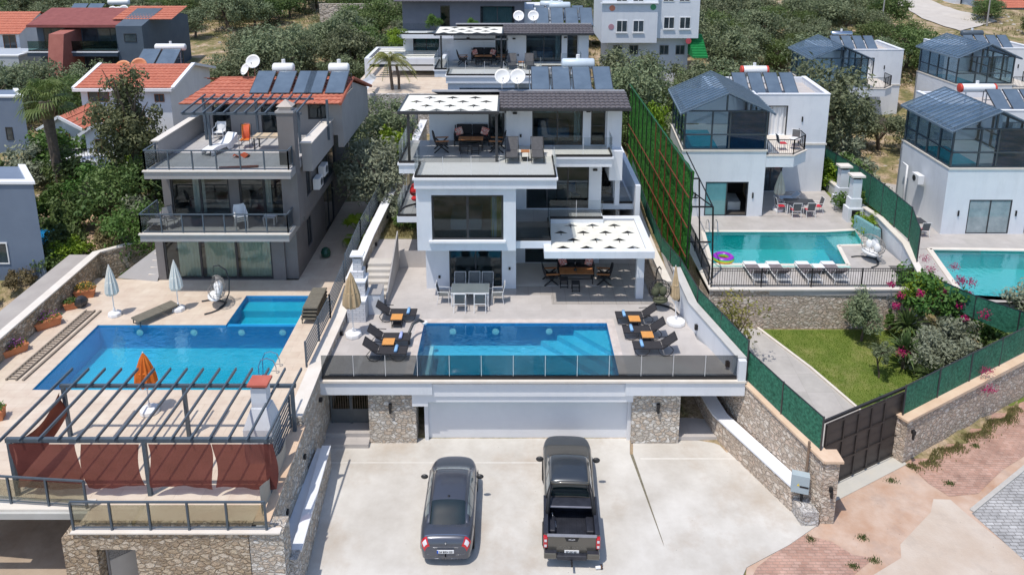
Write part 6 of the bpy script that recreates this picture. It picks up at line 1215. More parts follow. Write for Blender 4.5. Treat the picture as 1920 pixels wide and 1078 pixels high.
def parasol(label, loc, h, col, r=.24, base=None, can=(.42, .96), lean=(0, 0), baser=.28, hexb=8, group=None):
    t = thing('closed_parasol', label, 'parasol', loc, 0, group); tx, ty = lean
    MB().tube([(0, 0, .05), (tx, ty, h)], .022, 8).build('pole', PLASW, t)
    b = MB(); n = 20; z0, z1 = h*can[0], h*can[1]; fn = lambda j: 1+.22*math.cos(j*math.pi)*1
    prof = [(r*.75, z0), (r, z0+.12), (r*.9, z0+(z1-z0)*.35), (r*.62, z0+(z1-z0)*.62), (r*.35, z0+(z1-z0)*.85), (.035, z1), (.015, z1+.05)]
    b.lathe(prof, n=n, fn=lambda j: 1+.16*(1 if j % 2 else -1)); b.v = [Vector((v.x+tx*v.z/h, v.y+ty*v.z/h, v.z)) for v in b.v]; b.build('folded_canopy', col, t)
    MB().lathe([(r*.55, z0+(z1-z0)*.42-.02), (r*.80, z0+(z1-z0)*.42), (r*.80, z0+(z1-z0)*.42+.06), (r*.5, z0+(z1-z0)*.42+.08)], n=12).xf(Matrix.Translation((tx*.6, ty*.6, 0))).build('tie_strap', col, t)
    MB().lathe([(baser, 0), (baser*1.05, .05), (baser, .16), (baser*.55, .2), (.05, .22), (.05, .38)], n=hexb).build('base', base or PLASW, t); return t
BEI = mat('beige_canvas', (.42, .31, .18), (.52, .40, .25), rough=.9, scale=5); PWH = mat('offwhite_canvas', (.62, .62, .58), (.72, .72, .68), rough=.9, scale=4)
parasol('folded beige parasol with white base at the left wall of the central pool deck', (-7.0, 30.15, ZD), 3.1, BEI, .36, can=(.46, .97), baser=.36)
parasol('slim folded beige parasol with white base against the right white wall', (7.45, 31.2, ZD), 2.7, BEI, .17, can=(.42, .97), baser=.42, hexb=10, lean=(-.05, .35))
parasol('leftmost folded off white parasol on the travertine deck', (-18.75, 32.45, ZL), 2.6, PWH, .27, can=(.42, .97), baser=.3, group='off white parasols left'); parasol('folded off white parasol beside the basket chair on the travertine deck', (-15.95, 32.95, ZL), 2.6, PWH, .27, can=(.42, .97), baser=.3, group='off white parasols left')
ORC = mat('orange_canvas', (.55, .12, .015), (.68, .2, .03), rough=.85, scale=4)
parasol('folded orange parasol with round white base under the steel pergola', (-13.75, 25.25, ZL), 2.55, ORC, .36, can=(.46, .97), baser=.34, hexb=16)
parasol('folded grey cream parasol with two white bases on the right villa patio', (16.9, 45.2, 3.0), 2.6, mat('greyish_canvas', (.45, .45, .38), (.55, .55, .48), rough=.9, scale=4), .3, can=(.42, .97), baser=.34)
tag(MB().lathe([(.45, 0), (.5, .06), (.42, .16), (.1, .2), (.05, .5)], (5.75, 41.3, 6.2), 12).build('parasol_base', PLASW), 'white parasol base on the upper right side terrace', 'parasol base')
# hanging basket chairs
def egg(name, label, loc, rz, frame, weave, cush, r=.5, double=False):
    t = thing(name, label, 'hanging chair', loc, rz); w_ = r*(1.5 if double else 1); cz = .95
    MB().tube([(-.75+.1*k if False else -.7*math.cos(k*.35), -.62+.62*math.sin(k*.35)*1.6-.0, .04) for k in range(10)], .035, 6).build('base_hoop', frame, t)
    MB().tube([(0, .38, .04), (.0, .60, .5), (0, .66, 1.2), (0, .55, 1.75), (0, .25, 2.05), (0, .0, 2.05)], .032, 7).tube([(-.6, -.1, .04), (0, .45, .06), (.6, -.1, .04)], .03, 6).tube([(0, 0, 2.05), (0, 0, 1.75)], .01, 4).build('stand', frame, t)
    b = MB(); n = 16
    for i in range(n):                       # woven shell, open to the front
        a = -math.pi*.92+i*(math.pi*1.84/(n-1))+math.pi/2
        pts = [(w_*math.cos(a)*math.sin(p), r*math.sin(a)*math.sin(p)*.85+.06, cz-.0-.78*math.cos(p)*r*1.35) for p in [k*math.pi/9 for k in range(0 if True else 1, 10)]]
        if math.sin(a) < -.35: pts = pts[:5]
        b.tube(pts, .012, 4, cap=False)
    for k in range(2, 9):
        p = k*math.pi/10; zz = cz-.78*math.cos(p)*r*1.35; s_ = math.sin(p); full = k < 5
        arc = [(w_*math.cos(q)*s_, r*math.sin(q)*s_*.85+.06, zz) for q in [(-.5*math.pi if full else -.12*math.pi)+j*((2*math.pi if full else 1.24*math.pi)/18) for j in range(19)]]
        b.tube(arc, .012, 4, cap=False)
    b.build('woven_basket', weave, t)
    cs_ = MB(); rr_ = random.Random(3)
    for (x, y, z, s1, s2, s3) in ((0, -.08, cz-.42, w_*.75, r*.62, .14), (-w_*.38, .12, cz-.1, .2, .17, .26), (w_*.38, .12, cz-.1, .2, .17, .26), (0, .22, cz+.02, .26, .14, .3)):
        q = MB().lathe([(math.sin(a)*1.0, -math.cos(a)) for a in [.05+k*(math.pi-.1)/6 for k in range(7)]], n=10).xf(Matrix.Translation((x, y, z)) @ Matrix.Diagonal((s1, s2, s3, 1))); i = len(cs_.v); cs_.v += q.v; cs_.f += [tuple(i+k for k in f) for f in q.f]
    cs_.build('cushion', cush, t, smooth=True); return t
egg('egg_chair', 'hanging egg chair with olive cushions beside the patio column', (6.95, 32.5, ZD), .15, BLK, MESH, mat('olive_cushion', (.07, .08, .045), (.12, .13, .08), rough=.95, scale=6))
egg('basket_chair', 'grey woven basket chair with white cushion on the travertine deck', (-14.3, 33.4, ZL), -1.1, ANTH, mat('grey_weave', (.22, .21, .20), (.32, .31, .30), rough=.8, scale=8), PLASW, double=True)
egg('basket_chair', 'grey woven double basket chair with white seat cushion by the turquoise pool', (19.4, 37.9, 3.0), -1.2, ANTH, MC['grey_weave'], PLASW, double=True)
egg('egg_chair', 'black hanging chair with red cushion on the small left side terrace', (-5.1, 37.6, 6.2), 0, BLK, BLK, mat('red_cushion', (.45, .015, .02), (.55, .03, .03), rough=.9, scale=5), r=.27)
egg('egg_chair', 'black hanging chair on the upper right side terrace beside the white wall', (5.1, 39.3, 6.2), 0, BLK, BLK, FABR, r=.42)
# dining table and chairs
dt = thing('dining_table', 'white framed garden dining table with grey glass top', 'table', (-2.0, 33.2, ZD)); TG = mat('grey_glass_top', (.14, .17, .18), (.20, .23, .24), rough=.06, scale=1, spec=.8)
MB().box(-.9, .9, -.48, .48, .72, .735).build('table_top', TG, dt); f = MB().bar((-.9, -.48, .705), (.9, -.48, .705), .05).bar((-.9, .48, .705), (.9, .48, .705), .05).bar((-.88, -.48, .705), (-.88, .48, .705), .05).bar((.88, -.48, .705), (.88, .48, .705), .05); f.build('frame', PLASW, dt)
for x in (-.86, .86):
    for y in (-.44, .44): MB().bar((x, y, 0), (x, y, .7), .06).build('leg', PLASW, dt)
GMESH = mat('grey_mesh_fabric', (.10, .11, .115), (.14, .15, .155), rough=.8, scale=10)
def chair(label, loc, rz, fr=None, seat=None, group=None, hb=.98, back=None):
    t = thing('garden_chair', label, 'chair', loc, rz, group); fr = fr or PLASW; seat = seat or GMESH
    MB().box(-.24, .24, -.22, .24, .43, .45).build('seat', seat, t); MB().bar((0, .25, .47), (0, .37, hb), .44, .018, up=(0, 1, .2)).build('backrest', back or seat, t)
    for s in (-1, 1):
        x = s*.27; MB().tube([(x, -.24, 0), (x, -.22, .64), (x, .28, .66)], .016, 5).build('front_leg', fr, t); MB().tube([(x, .34, 0), (x, .25, .45), (x, .38, hb+.02)], .016, 5).build('rear_leg', fr, t)
    MB().tube([(-.27, .38, hb+.02), (.27, .38, hb+.02)], .016, 5).tube([(-.27, -.23, .43), (.27, -.23, .43)], .016, 5).tube([(-.27, .26, .43), (.27, .26, .43)], .016, 5).build('cross_bar', fr, t); return t
ch = chair('white framed chair in front of the dining table, left one', (-2.45, 32.45, ZD), math.pi, group='chairs round the white dining table')
for l_, r, s in (((-1.5, 32.45, ZD), math.pi, 'white framed chair in front of the dining table, right one'), ((-2.55, 34.0, ZD), 0, 'white framed chair behind the dining table, left one'), ((-1.85, 34.02, ZD), 0, 'white framed chair behind the dining table, middle one'), ((-1.2, 34.0, ZD), 0, 'white framed chair behind the dining table, right one'), ((-3.25, 33.2, ZD), math.pi/2, 'white framed chair at the left end of the dining table'), ((-.72, 33.2, ZD), -math.pi/2, 'white framed chair at the right end of the dining table')): clone(ch, l_, r, s)
# lounge sets
def arm(label, loc, rz, group=None):
    t = thing('armchair', label, 'armchair', loc, rz, group)
    b = MB().box(-.3, .3, -.32, .28, .36, .44); b.build('seat', FABR, t); q = MB().lathe([(math.sin(a), -math.cos(a)) for a in [.05+k*(math.pi-.1)/6 for k in range(7)]], n=12).xf(Matrix.Translation((0, .36, .74)) @ Matrix.Rotation(-.25, 4, 'X') @ Matrix.Diagonal((.3, .06, .38, 1))); q.build('backrest', FABR, t, smooth=True)
    for s in (-1, 1):
        x = s*.36; MB().box(x-.06, x+.06, -.38, .28, .60, .635).build('armrest', WOOD, t); f = MB().bar((x, -.36, 0), (x, .3, .58), .06).bar((x, .36, 0), (x, -.3, .58), .06).bar((x, .3, .58), (x, .4, .95), .04); f.build('cross_leg', BLK, t)
    return t
PIL = stone('patterned_fabric', [(.60, .10, .07), (.7, .62, .55), (.55, .06, .05), (.75, .35, .25), (.3, .06, .08)], (.7, .6, .55), 14, strength=.1)
def sofa(label, loc, plab, group=None, table=True, tl='', tw=1.3):
    t = thing('garden_sofa', label, 'sofa', loc)
    for s in (-1, 1):
        MB().box(s*.42-.4, s*.42+.4, -.35, .3, .30, .46).build('seat_cushion', FABR, t, bevel=.04); MB().box(s*.42-.4, s*.42+.4, .2, .36, .46, .98).build('back_cushion', FABR, t, bevel=.05)
        MB().bar((s*.9, -.38, .0), (s*.9, -.38, .62), .06).bar((s*.9, .38, 0), (s*.9, .38, .9), .06).bar((s*.9, -.40, .62), (s*.9, .4, .62), .08, .04).build('side_frame', BLK, t)
    MB().box(-.9, .9, -.38, .38, .22, .30).build('base_frame', BLK, t)
    for s, n_ in ((-1, 'left'), (1, 'right')): tag(MB().box(-.2, .2, -.07, .07, -.2, .2).xf(Matrix.Translation(Vector(loc)+Vector((s*.68, -.02, .68))) @ Matrix.Rotation(-.3, 4, 'X') @ Matrix.Rotation(s*.3, 4, 'Y')).build('patterned_pillow', PIL, bevel=.05), 'red white patterned pillow, %s end of %s' % (n_, plab), 'pillow', 'patterned pillows')
    return t
def ctable(label, loc, w_=1.35, d=.6, h=.62):
    t = thing('coffee_table', label, 'coffee table', loc); 
    for s in (-1, 1): MB().box(min(s*.01, s*w_/2), max(s*.01, s*w_/2), -d/2, d/2, h-.035, h).build('table_top', WOOD, t)
    f = MB()
    for x in (-w_/2+.05, w_/2-.05):
        for y in (-d/2+.04, d/2-.04): f.bar((x, y, 0), (x, y, h-.035), .05)
    f.bar((-w_/2, 0, .15), (w_/2, 0, .15), .03).build('leg', BLK, t); return t
def stool(label, loc, group=None):
    t = thing('stool', label, 'stool', loc, 0, group); MB().box(-.2, .2, -.2, .2, .4, .45).build('seat', MESH, t); f = MB()
    for x in (-.18, .18):
        for y in (-.18, .18): f.bar((x, y, 0), (x, y, .4), .035)
    f.bar((-.18, -.18, .08), (.18, -.18, .08), .025).bar((-.18, .18, .08), (.18, .18, .08), .025).build('leg', BLK, t); return t
sofa('dark cushioned sofa under the ground floor canvas pergola', (3.3, 36.2, ZD), 'the ground floor sofa'); ctable('long wood topped coffee table on the ground floor patio', (3.25, 35.3, ZD), 1.7, .7)
tag(MB().lathe([(.08, 0), (.09, .02), (.06, .1), (.03, .11)], (3.2, 35.3, ZD+.62), 10).build('candle_pot', BLK), 'small dark pot in the middle of the long wood coffee table', 'pot')
a0 = arm('dark armchair with orange brown arms left of the ground floor coffee table', (1.95, 35.2, ZD), math.pi/2+.1, 'armchairs with crossed legs'); clone(a0, (4.65, 35.2, ZD), -math.pi/2-.1, 'dark armchair with orange brown arms right of the ground floor coffee table')
stool('small dark stool in front of the ground floor coffee table', (3.15, 34.35, ZD), 'dark stools'); stool('small dark stool at the back of the patio by the glass', (2.6, 34.75, ZD), 'dark stools')
for (ox, oy, oz, wh) in ((0, 0, 0, 'top terrace of the central villa'), (0, 17.6, 1.15, 'terrace of the villa behind')):
    z = 9.5+oz; sofa('dark cushioned sofa on the '+wh, (-2.1, 38.3+oy, z), 'the sofa on the '+('top terrace' if oy == 0 else 'rear villa terrace')); ctable('wood topped coffee table on the '+wh, (-2.1, 37.2+oy, z), 1.25, .6)
    clone(a0, (-3.6, 37.0+oy, z), math.pi/2+.1, 'dark armchair left of the coffee table on the '+wh); clone(a0, (-.75, 37.0+oy, z), -math.pi/2-.1, 'dark armchair right of the coffee table on the '+wh)
    stool('left dark stool before the coffee table on the '+wh, (-2.4, 36.55+oy, z), 'dark stools'); stool('right dark stool before the coffee table on the '+wh, (-1.85, 36.55+oy, z), 'dark stools')
    gl_ = mat('grey_sling', (.07, .07, .075), (.10, .10, .105), rough=.8, scale=8)
    q = pt_lounger('sun_lounger', 'grey lounger facing out, left one on the '+wh, (0, 36.0+oy, z), -math.pi/2, BLK, gl_, 50, 'grey loungers on the top terraces'); clone(q, (1.25, 36.0+oy, z), -math.pi/2, 'grey lounger facing out, right one on the '+wh)
    side_table('small wood side table between the two loungers on the '+wh, (.65, 35.4+oy, z), 0, WOOD, .42, .4, .5)
# inside first floor
it = thing('round_table', 'black round pedestal table behind the first floor glass', 'table', (2.4, 38.6, 6.2)); MB().lathe([(.02, .7), (.42, .7), (.42, .73), (.02, .73)], n=18).build('table_top', BLK, it); MB().tube([(0, 0, 0), (0, 0, .7)], .04).build('pedestal', BLK, it)
c2 = chair('blue cushioned metal chair behind the first floor glass', (3.35, 38.3, 6.2), .4, BLK, mat('blue_seat', (.03, .15, .35), (.05, .2, .42), rough=.8))
# white barbecue chimney of the central deck
BR = tiles('white_bricks', (.62, .63, .66), (.70, .70, .72), (.40, .41, .44), .34, .11, mortar=.014, offset=.5, axis='xz', var=.2, bump=.6)
bq = thing('barbecue_chimney', 'white brick barbecue chimney with stepped tiers at the foot of the garden stairs', 'chimney', (-7.1, 32.0, ZD))
MB().box(-.42, .42, -.7, .6, 0, 1.0).build('base', BR, bq); MB().box(-.45, .45, -.73, .63, 1.0, 1.06).build('worktop', WHITE2, bq); MB().box(-.36, .36, -.25, .6, 1.06, 1.75).build('firebox', BR, bq); MB().box(-.4, .4, -.3, .62, 1.75, 1.81).build('tier_slab', WHITE2, bq)
MB().box(-.3, .26, .0, .6, 1.81, 2.15).build('hood', BR, bq); MB().box(-.22, .18, .1, .5, 2.15, 2.75).build('flue', BR, bq); MB().box(-.18, .14, .14, .46, 2.75, 2.87).build('flue_opening', BLK, bq); MB().box(-.32, .28, .0, .6, 2.87, 2.95).build('cap', WHITE2, bq); MB().box(.365, .37, -.1, .4, 1.2, 1.6).build('fire_opening', BLK, bq)
MB().box(.43, 1.0, .0, .95, 0, 1.0).build('sink_counter', WHITE, bq); MB().box(.43, 1.03, -.02, .98, 1.0, 1.05).build('counter_top', GREYL, bq)
sp2 = thing('water_spout', 'curved steel spout arching over the left edge of the central pool', 'pool spout', (-4.2, 29.7, ZD)); MB().tube([(-.25, -.25, 0), (-.3, .05, .35), (-.15, .4, .62), (.1, .6, .68), (.3, .66, .55)], [.05, .06, .07, .08, .06], 8).build('spout', ANTH, sp2, smooth=True); MB().lathe([(.02, -.1), (.12, -.08), (.13, .0), (.02, .02)], (.33, .66, .56), 10).build('nozzle', PLASW, sp2)
# handrails
def rails(label, loc, rz, m=None):
    t = thing('pool_ladder', label, 'pool ladder', loc, rz)
    for s in (-.25, .25): MB().tube([(s, -.45, -.9), (s, -.42, .35), (s, -.3, .62), (s, -.05, .7), (s, .2, .6), (s, .3, .3), (s, .3, 0)], .022, 7).build('handrail', m or CHROME, t)
    MB().bar((-.25, -.43, -.35), (.25, -.43, -.35), .06, .02).bar((-.25, -.43, -.65), (.25, -.43, -.65), .06, .02).build('tread', m or CHROME, t); return t
rails('bright steel pool ladder at the right corner of the painted pool', (-10.0, 28.0, ZL), -math.pi/2); rails('steel pool ladder at the far left corner of the turquoise pool', (11.85, 42.0, 3.0), 0)
# left deck things
TP = mat('taupe_sling', (.13, .12, .095), (.18, .165, .13), rough=.8, scale=8)
def flat_lounger(label, loc, rz, group=None):
    t = thing('flat_lounger', label, 'sun lounger', loc, rz, group); MB().box(-.33, .33, -.95, .28, .30, .33).build('seat', TP, t); MB().box(-.33, .33, .30, .98, .30, .33).build('backrest', TP, t); f = MB()
    for s in (-.33, .33): f.bar((s, -.97, .29), (s, 1.0, .29), .035, .05)
    f.bar((-.33, -.97, .29), (.33, -.97, .29), .035).bar((-.33, 1, .29), (.33, 1, .29), .035).build('frame', TP, t)
    for y in (-.9, .9):
        for s in (-.31, .31): MB().bar((s, y, 0), (s, y, .28), .035).build('leg', ANTH, t)
    return t
fl = flat_lounger('flat taupe lounger alone on the travertine deck', (-16.75, 32.3, ZL), -.62)
for k in range(4): clone(fl, (-9.35+.012*k, 32.6+.02*k, ZL+.3*k*.55), -.05+.02*k, 'taupe lounger in the stack beside the small pool, %s' % ['bottom one', 'second from the bottom', 'third from the bottom', 'topmost'][k], 'stacked taupe loungers')
ld = thing('wooden_ladder', 'long weathered ladder lying along the left edge of the painted pool', 'ladder', tuple(G(110, 640, ZL+.05))); A, B = G(30, 712, ZL+.05), G(178, 582, ZL+.05); d = (B-A).normalized(); n_ = Vector((-d.y, d.x, 0)); GW = mat('weathered_wood', (.22, .18, .14), (.34, .29, .24), rough=.9, scale=8)
for s in (0, .42): MB().bar(A+n_*s, B+n_*s, .06, .08).build('side_rail', GW, ld, world=True)
b = MB(); n = 30
for i in range(n): p = A.lerp(B, (i+.5)/n); b.bar(p, p+n_*.42, .04, .04)
b.build('rungs', GW, ld, world=True); tag(MB().bar(A+n_*-.28, B+n_*-.28, .09, .05).build('wooden_pole', GW), 'long grey pole lying beside the weathered ladder', 'pole')
# terrace & balcony furniture of the taupe villa
TF = 9.4; BF_ = 6.25
wl = thing('white_lounger', 'white plastic lounger with raised back on the taupe villa roof terrace', 'sun lounger', (-15.0, 37.3, TF), -.35)
b = MB().grid(lambda u, v: (-.3+.6*u, -1+2*v, .3+.12*math.sin(v*5)+(max(0, v-.6)*1.4)), 4, 14); b.build('moulded_seat', PLASW, wl, smooth=True)
for s in (-.3, .3): MB().grid(lambda u, v: (s, -1+2*v, (.3+.12*math.sin(v*5)+max(0, v-.6)*1.4)*(1-u)+u*(.02 if (v < .2 or .6 < v < .85) else .22)), 1, 14).build('side_skirt', PLASW, wl)
oc = chair('dark chair wrapped in an orange towel on the roof terrace', (-13.9, 37.9, TF), .1, ANTH, ORC, None, 1.15)
tag(MB().grid(lambda u, v: (-13.9+.4*(u-.5)*(1-.3*v), 38.1+.22*v-.1*math.sin(v*3), TF+.45+.75*v), 6, 6).build('orange_towel', mat('coral_towel', (.62, .10, .04), (.7, .16, .08), rough=.9, scale=6)), 'orange towel hanging over the chair on the roof terrace', 'towel')
tag(MB().grid(lambda u, v: (-13.95+.75*u, 36.1+.55*v, TF+.06+.08*math.sin(u*7+v*4)), 10, 8).build('fallen_towel', MC['coral_towel']), 'crumpled orange towel lying on the roof terrace floor', 'towel')
tt = thing('garden_table', 'pale wood table with dark legs on the roof terrace', 'table', (-12.35, 37.6, TF)); MB().box(-.95, -.01, -.45, .45, .72, .76).box(.01, .95, -.45, .45, .72, .76).build('table_top', mat('pale_wood', (.55, .42, .28), (.62, .5, .35), rough=.6, scale=6), tt)
for x in (-.85, .85):
    for y in (-.38, .38): MB().bar((x, y, 0), (x, y, .72), .06).build('leg', ANTH, tt)
def pchair(label, loc, rz, m=None, group=None, n=1):
    t = thing('plastic_chair', label, 'chair', loc, rz, group); m = m or PLASW
    MB().box(-.25, .25, -.25, .22, .42, .45).build('seat', m, t); MB().grid(lambda u, v: ((-.25+.5*u), .22+.14*v+.03*math.cos(u*math.pi*2), .44+.48*v), 6, 5).build('backrest', m, t, smooth=True)
    for s in (-1, 1): MB().tube([(s*.27, -.26, 0), (s*.28, -.24, .64), (s*.28, .2, .68), (s*.26, .3, .85)], .025, 5).build('armrest', m, t); MB().tube([(s*.24, .22, .44), (s*.28, .32, 0)], .025, 5).build('leg', m, t)
    return t
pw = pchair('white plastic chair at the back left of the roof terrace', (-15.8, 39.4, TF), 0); 
for k in range(3): clone(pw, (-13.3, 34.75+.03*k, BF_+.09*k), .5, 'white chair in the stack on the first balcony, %s' % ['bottom', 'middle', 'top'][k], 'stacked white chairs')
c3 = chair('grey wicker chair at the left end of the first balcony', (-16.75, 34.8, BF_), .8, ANTH, GREYL); side_table('grey low table at the left end of the first balcony', (-17.35, 34.6, BF_), 0, GREYL, .7, .5, .45)
sm_ = thing('side_table', 'small white plastic table at the right end of the first balcony', 'side table', (-12.0, 35.2, BF_)); MB().box(-.3, .3, -.25, .25, .42, .45).build('table_top', PLASW, sm_)
for x in (-.24, .24):
    for y in (-.2, .2): MB().bar((x, y, 0), (x*1.1, y*1.1, .42), .05).build('leg', PLASW, sm_)
tag(MB().bar((-14.0, 34.45, TF+.05), (-12.2, 34.7, TF+.05), .2, .04).build('brown_plank', mat('red_brown_plank', (.16, .05, .035), (.22, .07, .05), scale=6)), 'red brown plank lying behind the roof terrace railing', 'plank')
tag(MB().box(-16.1, -15.4, 37.9, 38.6, TF+.001, TF+.02).build('floor_hatch', GREYL), 'square floor hatch on the roof terrace', 'hatch')
# solar and dishes
solar((-12.85, 40.9, 11.45), 'group of three large solar panels with tank on the terracotta roof', 3, 1.05, 2.2, 38, tl=1.15, tx=-.35); solar((-9.9-.55, 40.9, 11.45), 'pair of large solar panels with tank at the right of the terracotta roof', 2, 1.05, 2.2, 38, tl=1.1, tx=.45)
q = F(480, 145, 43.6); dish((q.x, 43.5, 11.9), 'larger white satellite dish left of the three solar panels on the terracotta roof', .42, 0); q = F(464, 150, 43.0); dish((q.x, 43.2, 11.5), 'smaller white satellite dish at the left of the terracotta roof', .36, -.7)
solar((3.2, 39.1, 12.05), 'row of four dark solar panels with light blue tank on the central villa', 4, .98, 2.2, 46, tl=1.75, tx=.45, tcol=MC['light_blue_tank'])
for x, a, s in ((-.52, .12, 'left'), (.32, -.12, 'right')): dish((x, 38.95, 11.95), '%s one of the two white dishes on the central villa ridge' % s, .42, a, group='twin dishes on the central villa')
solar((4.0, 39.4+17.6, 13.0), 'solar panels and long tank on the graphite roof of the villa behind', 4, .98, 2.0, 50, tl=1.6, tx=-.3, tcol=MC['light_blue_tank'])
for x, s in ((.5, 'left'), (1.6, 'right')): dish((x, 56.8, 12.9), '%s one of the two dishes on the rear villa roof' % s, .42, 0, group='twin dishes on the rear villa')
# right terrace loungers
WC = mat('white_cushion', (.68, .68, .70), (.76, .76, .77), rough=.9, scale=4); RC = mat('red_fabric', (.50, .02, .04), (.6, .04, .06), rough=.85, scale=4)
def cush_lounger(label, loc, rz, group):
    t = thing('cushioned_lounger', label, 'sun lounger', loc, rz, group); MB().box(-.33, .33, .72, 1.1, .32, .40).build('seat_cushion', WC, t); MB().box(-.33, .33, -.2, .719, .32, .39).build('middle_cushion', mat('grey_red_cushion', (.13, .115, .12), (.22, .19, .20), rough=.9, scale=3), t); MB().bar((0, -.2, .36), (0, -.85, .85), .62, .07).build('back_cushion', mat('grey_red_cushion', (.16, .14, .15), (.26, .22, .24), rough=.9, scale=3), t); MB().bar((.2, -.15, .44), (.2, -.7, .86), .12, .03).build('red_stripe', RC, t)
    f = MB()
    for s in (-.35, .35): f.bar((s, -.9, .3), (s, 1.1, .3), .035); f.bar((s, -.9, .3), (s, -.9, .0), .035); f.bar((s, 1.0, .3), (s, 1.0, 0), .035); f.bar((s, -.5, .3), (s, -.8, .8), .03)
    for k in range(6): f.bar((-.35, -.9+k*.14, .3), (.35, -.9+k*.14, .3), .03)
    f.build('frame', PLASW, t); return t
cl_ = cush_lounger('white cushioned lounger by the black railing, leftmost of four', (12.55, 35.95, ZR), 0, 'white loungers behind the black railing')
for x, s in ((13.75, 'second from left'), (15.3, 'third from left'), (16.65, 'rightmost of four')): clone(cl_, (x, 35.95, ZR), 0, 'white cushioned lounger by the black railing, '+s)
for x, s in ((13.15, 'left'), (16.0, 'right')): t = side_table('white side table between the white loungers, %s pair' % s, (x, 36.5, ZR), 0, PLASW, .55, .5, .4, 'white side tables by the turquoise pool')
RB = MB().tube([(11.45+.42*math.cos(a*.35), 37.95+.42*math.sin(a*.35), ZR+.16) for a in range(18)], .17, 12, closed=True)
def rainbow():
    m, b = base('rainbow_rings', (1, 0, 0), .3); l = m.node_tree.links; tc = nd(m, 'ShaderNodeTexCoord'); s_ = nd(m, 'ShaderNodeSeparateXYZ'); l.new(tc.outputs['Generated'], s_.inputs[0]); r = nd(m, 'ShaderNodeValToRGB'); e = r.color_ramp; e.interpolation = 'CONSTANT'
    cs_ = [(.75, .02, .02), (.85, .35, .02), (.85, .75, .05), (.05, .5, .1), (.25, .03, .5), (.35, .02, .45)]; e.elements[0].color = (*cs_[0], 1); e.elements[1].position = .17; e.elements[1].color = (*cs_[1], 1)
    for k in range(2, 6): q_ = e.elements.new(k*.19); q_.color = (*cs_[k], 1)
    l.new(s_.outputs[2], r.inputs[0]); l.new(r.outputs[0], b.inputs[0]); return m
tag(RB.build('swim_ring', rainbow(), smooth=True), 'rainbow coloured inflatable ring on the edge of the turquoise pool', 'swim ring')
dt2 = thing('dining_table', 'dark dining table on the right villa patio', 'table', (18.1, 44.9, ZR), -.1); MB().box(-.9, .9, -.45, .45, .7, .74).build('table_top', ANTH, dt2)
for x in (-.82, .82):
    for y in (-.4, .4): MB().bar((x, y, 0), (x, y, .7), .06).build('leg', PLASW, dt2)
rc = chair('red cushioned chair at the front of the dark patio table, left one', (17.6, 44.2, ZR), math.pi, PLASW, RC, 'red cushioned chairs', back=GMESH); clone(rc, (18.5, 44.25, ZR), math.pi, 'red cushioned chair at the front of the dark patio table, right one'); clone(rc, (16.95, 44.95, ZR), math.pi/2, 'red cushioned chair at the left end of the dark patio table'); clone(rc, (19.2, 44.9, ZR), -math.pi/2, 'red cushioned chair at the right end of the dark patio table')
pt_lounger('deck_chair', 'white deck chair with pale blue cushion behind the dark patio table', (18.3, 46.6, ZR), math.pi, PLASW, mat('pale_blue_cushion', (.5, .6, .7), (.58, .66, .75), rough=.9), 45, None, 1.4)
bt = thing('round_table', 'small white round table on the right villa balcony', 'table', (17.7, 45.5, 6.97)); MB().lathe([(.02, .68), (.35, .68), (.35, .71), (.02, .71)], n=14).build('table_top', PLASW, bt); MB().tube([(0, 0, 0), (0, 0, .68)], .03).build('pedestal', BLK, bt)
clone(rc, (16.9, 45.4, 6.97), math.pi/2, 'red cushioned chair on the right villa balcony, left one', 'balcony chairs'); clone(rc, (18.0, 46.2, 6.97), -.4, 'red cushioned chair on the right villa balcony, right one', 'balcony chairs')
pf = thing('garden_table', 'dark table beside the right edge villa wall behind the net fence', 'table', (24.9, 44.2, 2.0)); MB().box(-.8, .8, -.45, .45, .7, .74).build('table_top', ANTH, pf)
for x in (-.7, .7):
    for y in (-.4, .4): MB().bar((x, y, 0), (x, y, .7), .05).build('leg', PLASW, pf)
clone(rc, (25.3, 43.5, 2.0), math.pi, 'red striped chair beside the right edge villa wall', 'red cushioned chairs'); clone(pw, (24.1, 45.1, 2.0), 0, 'white chair at the far side of the dark table behind the fence')
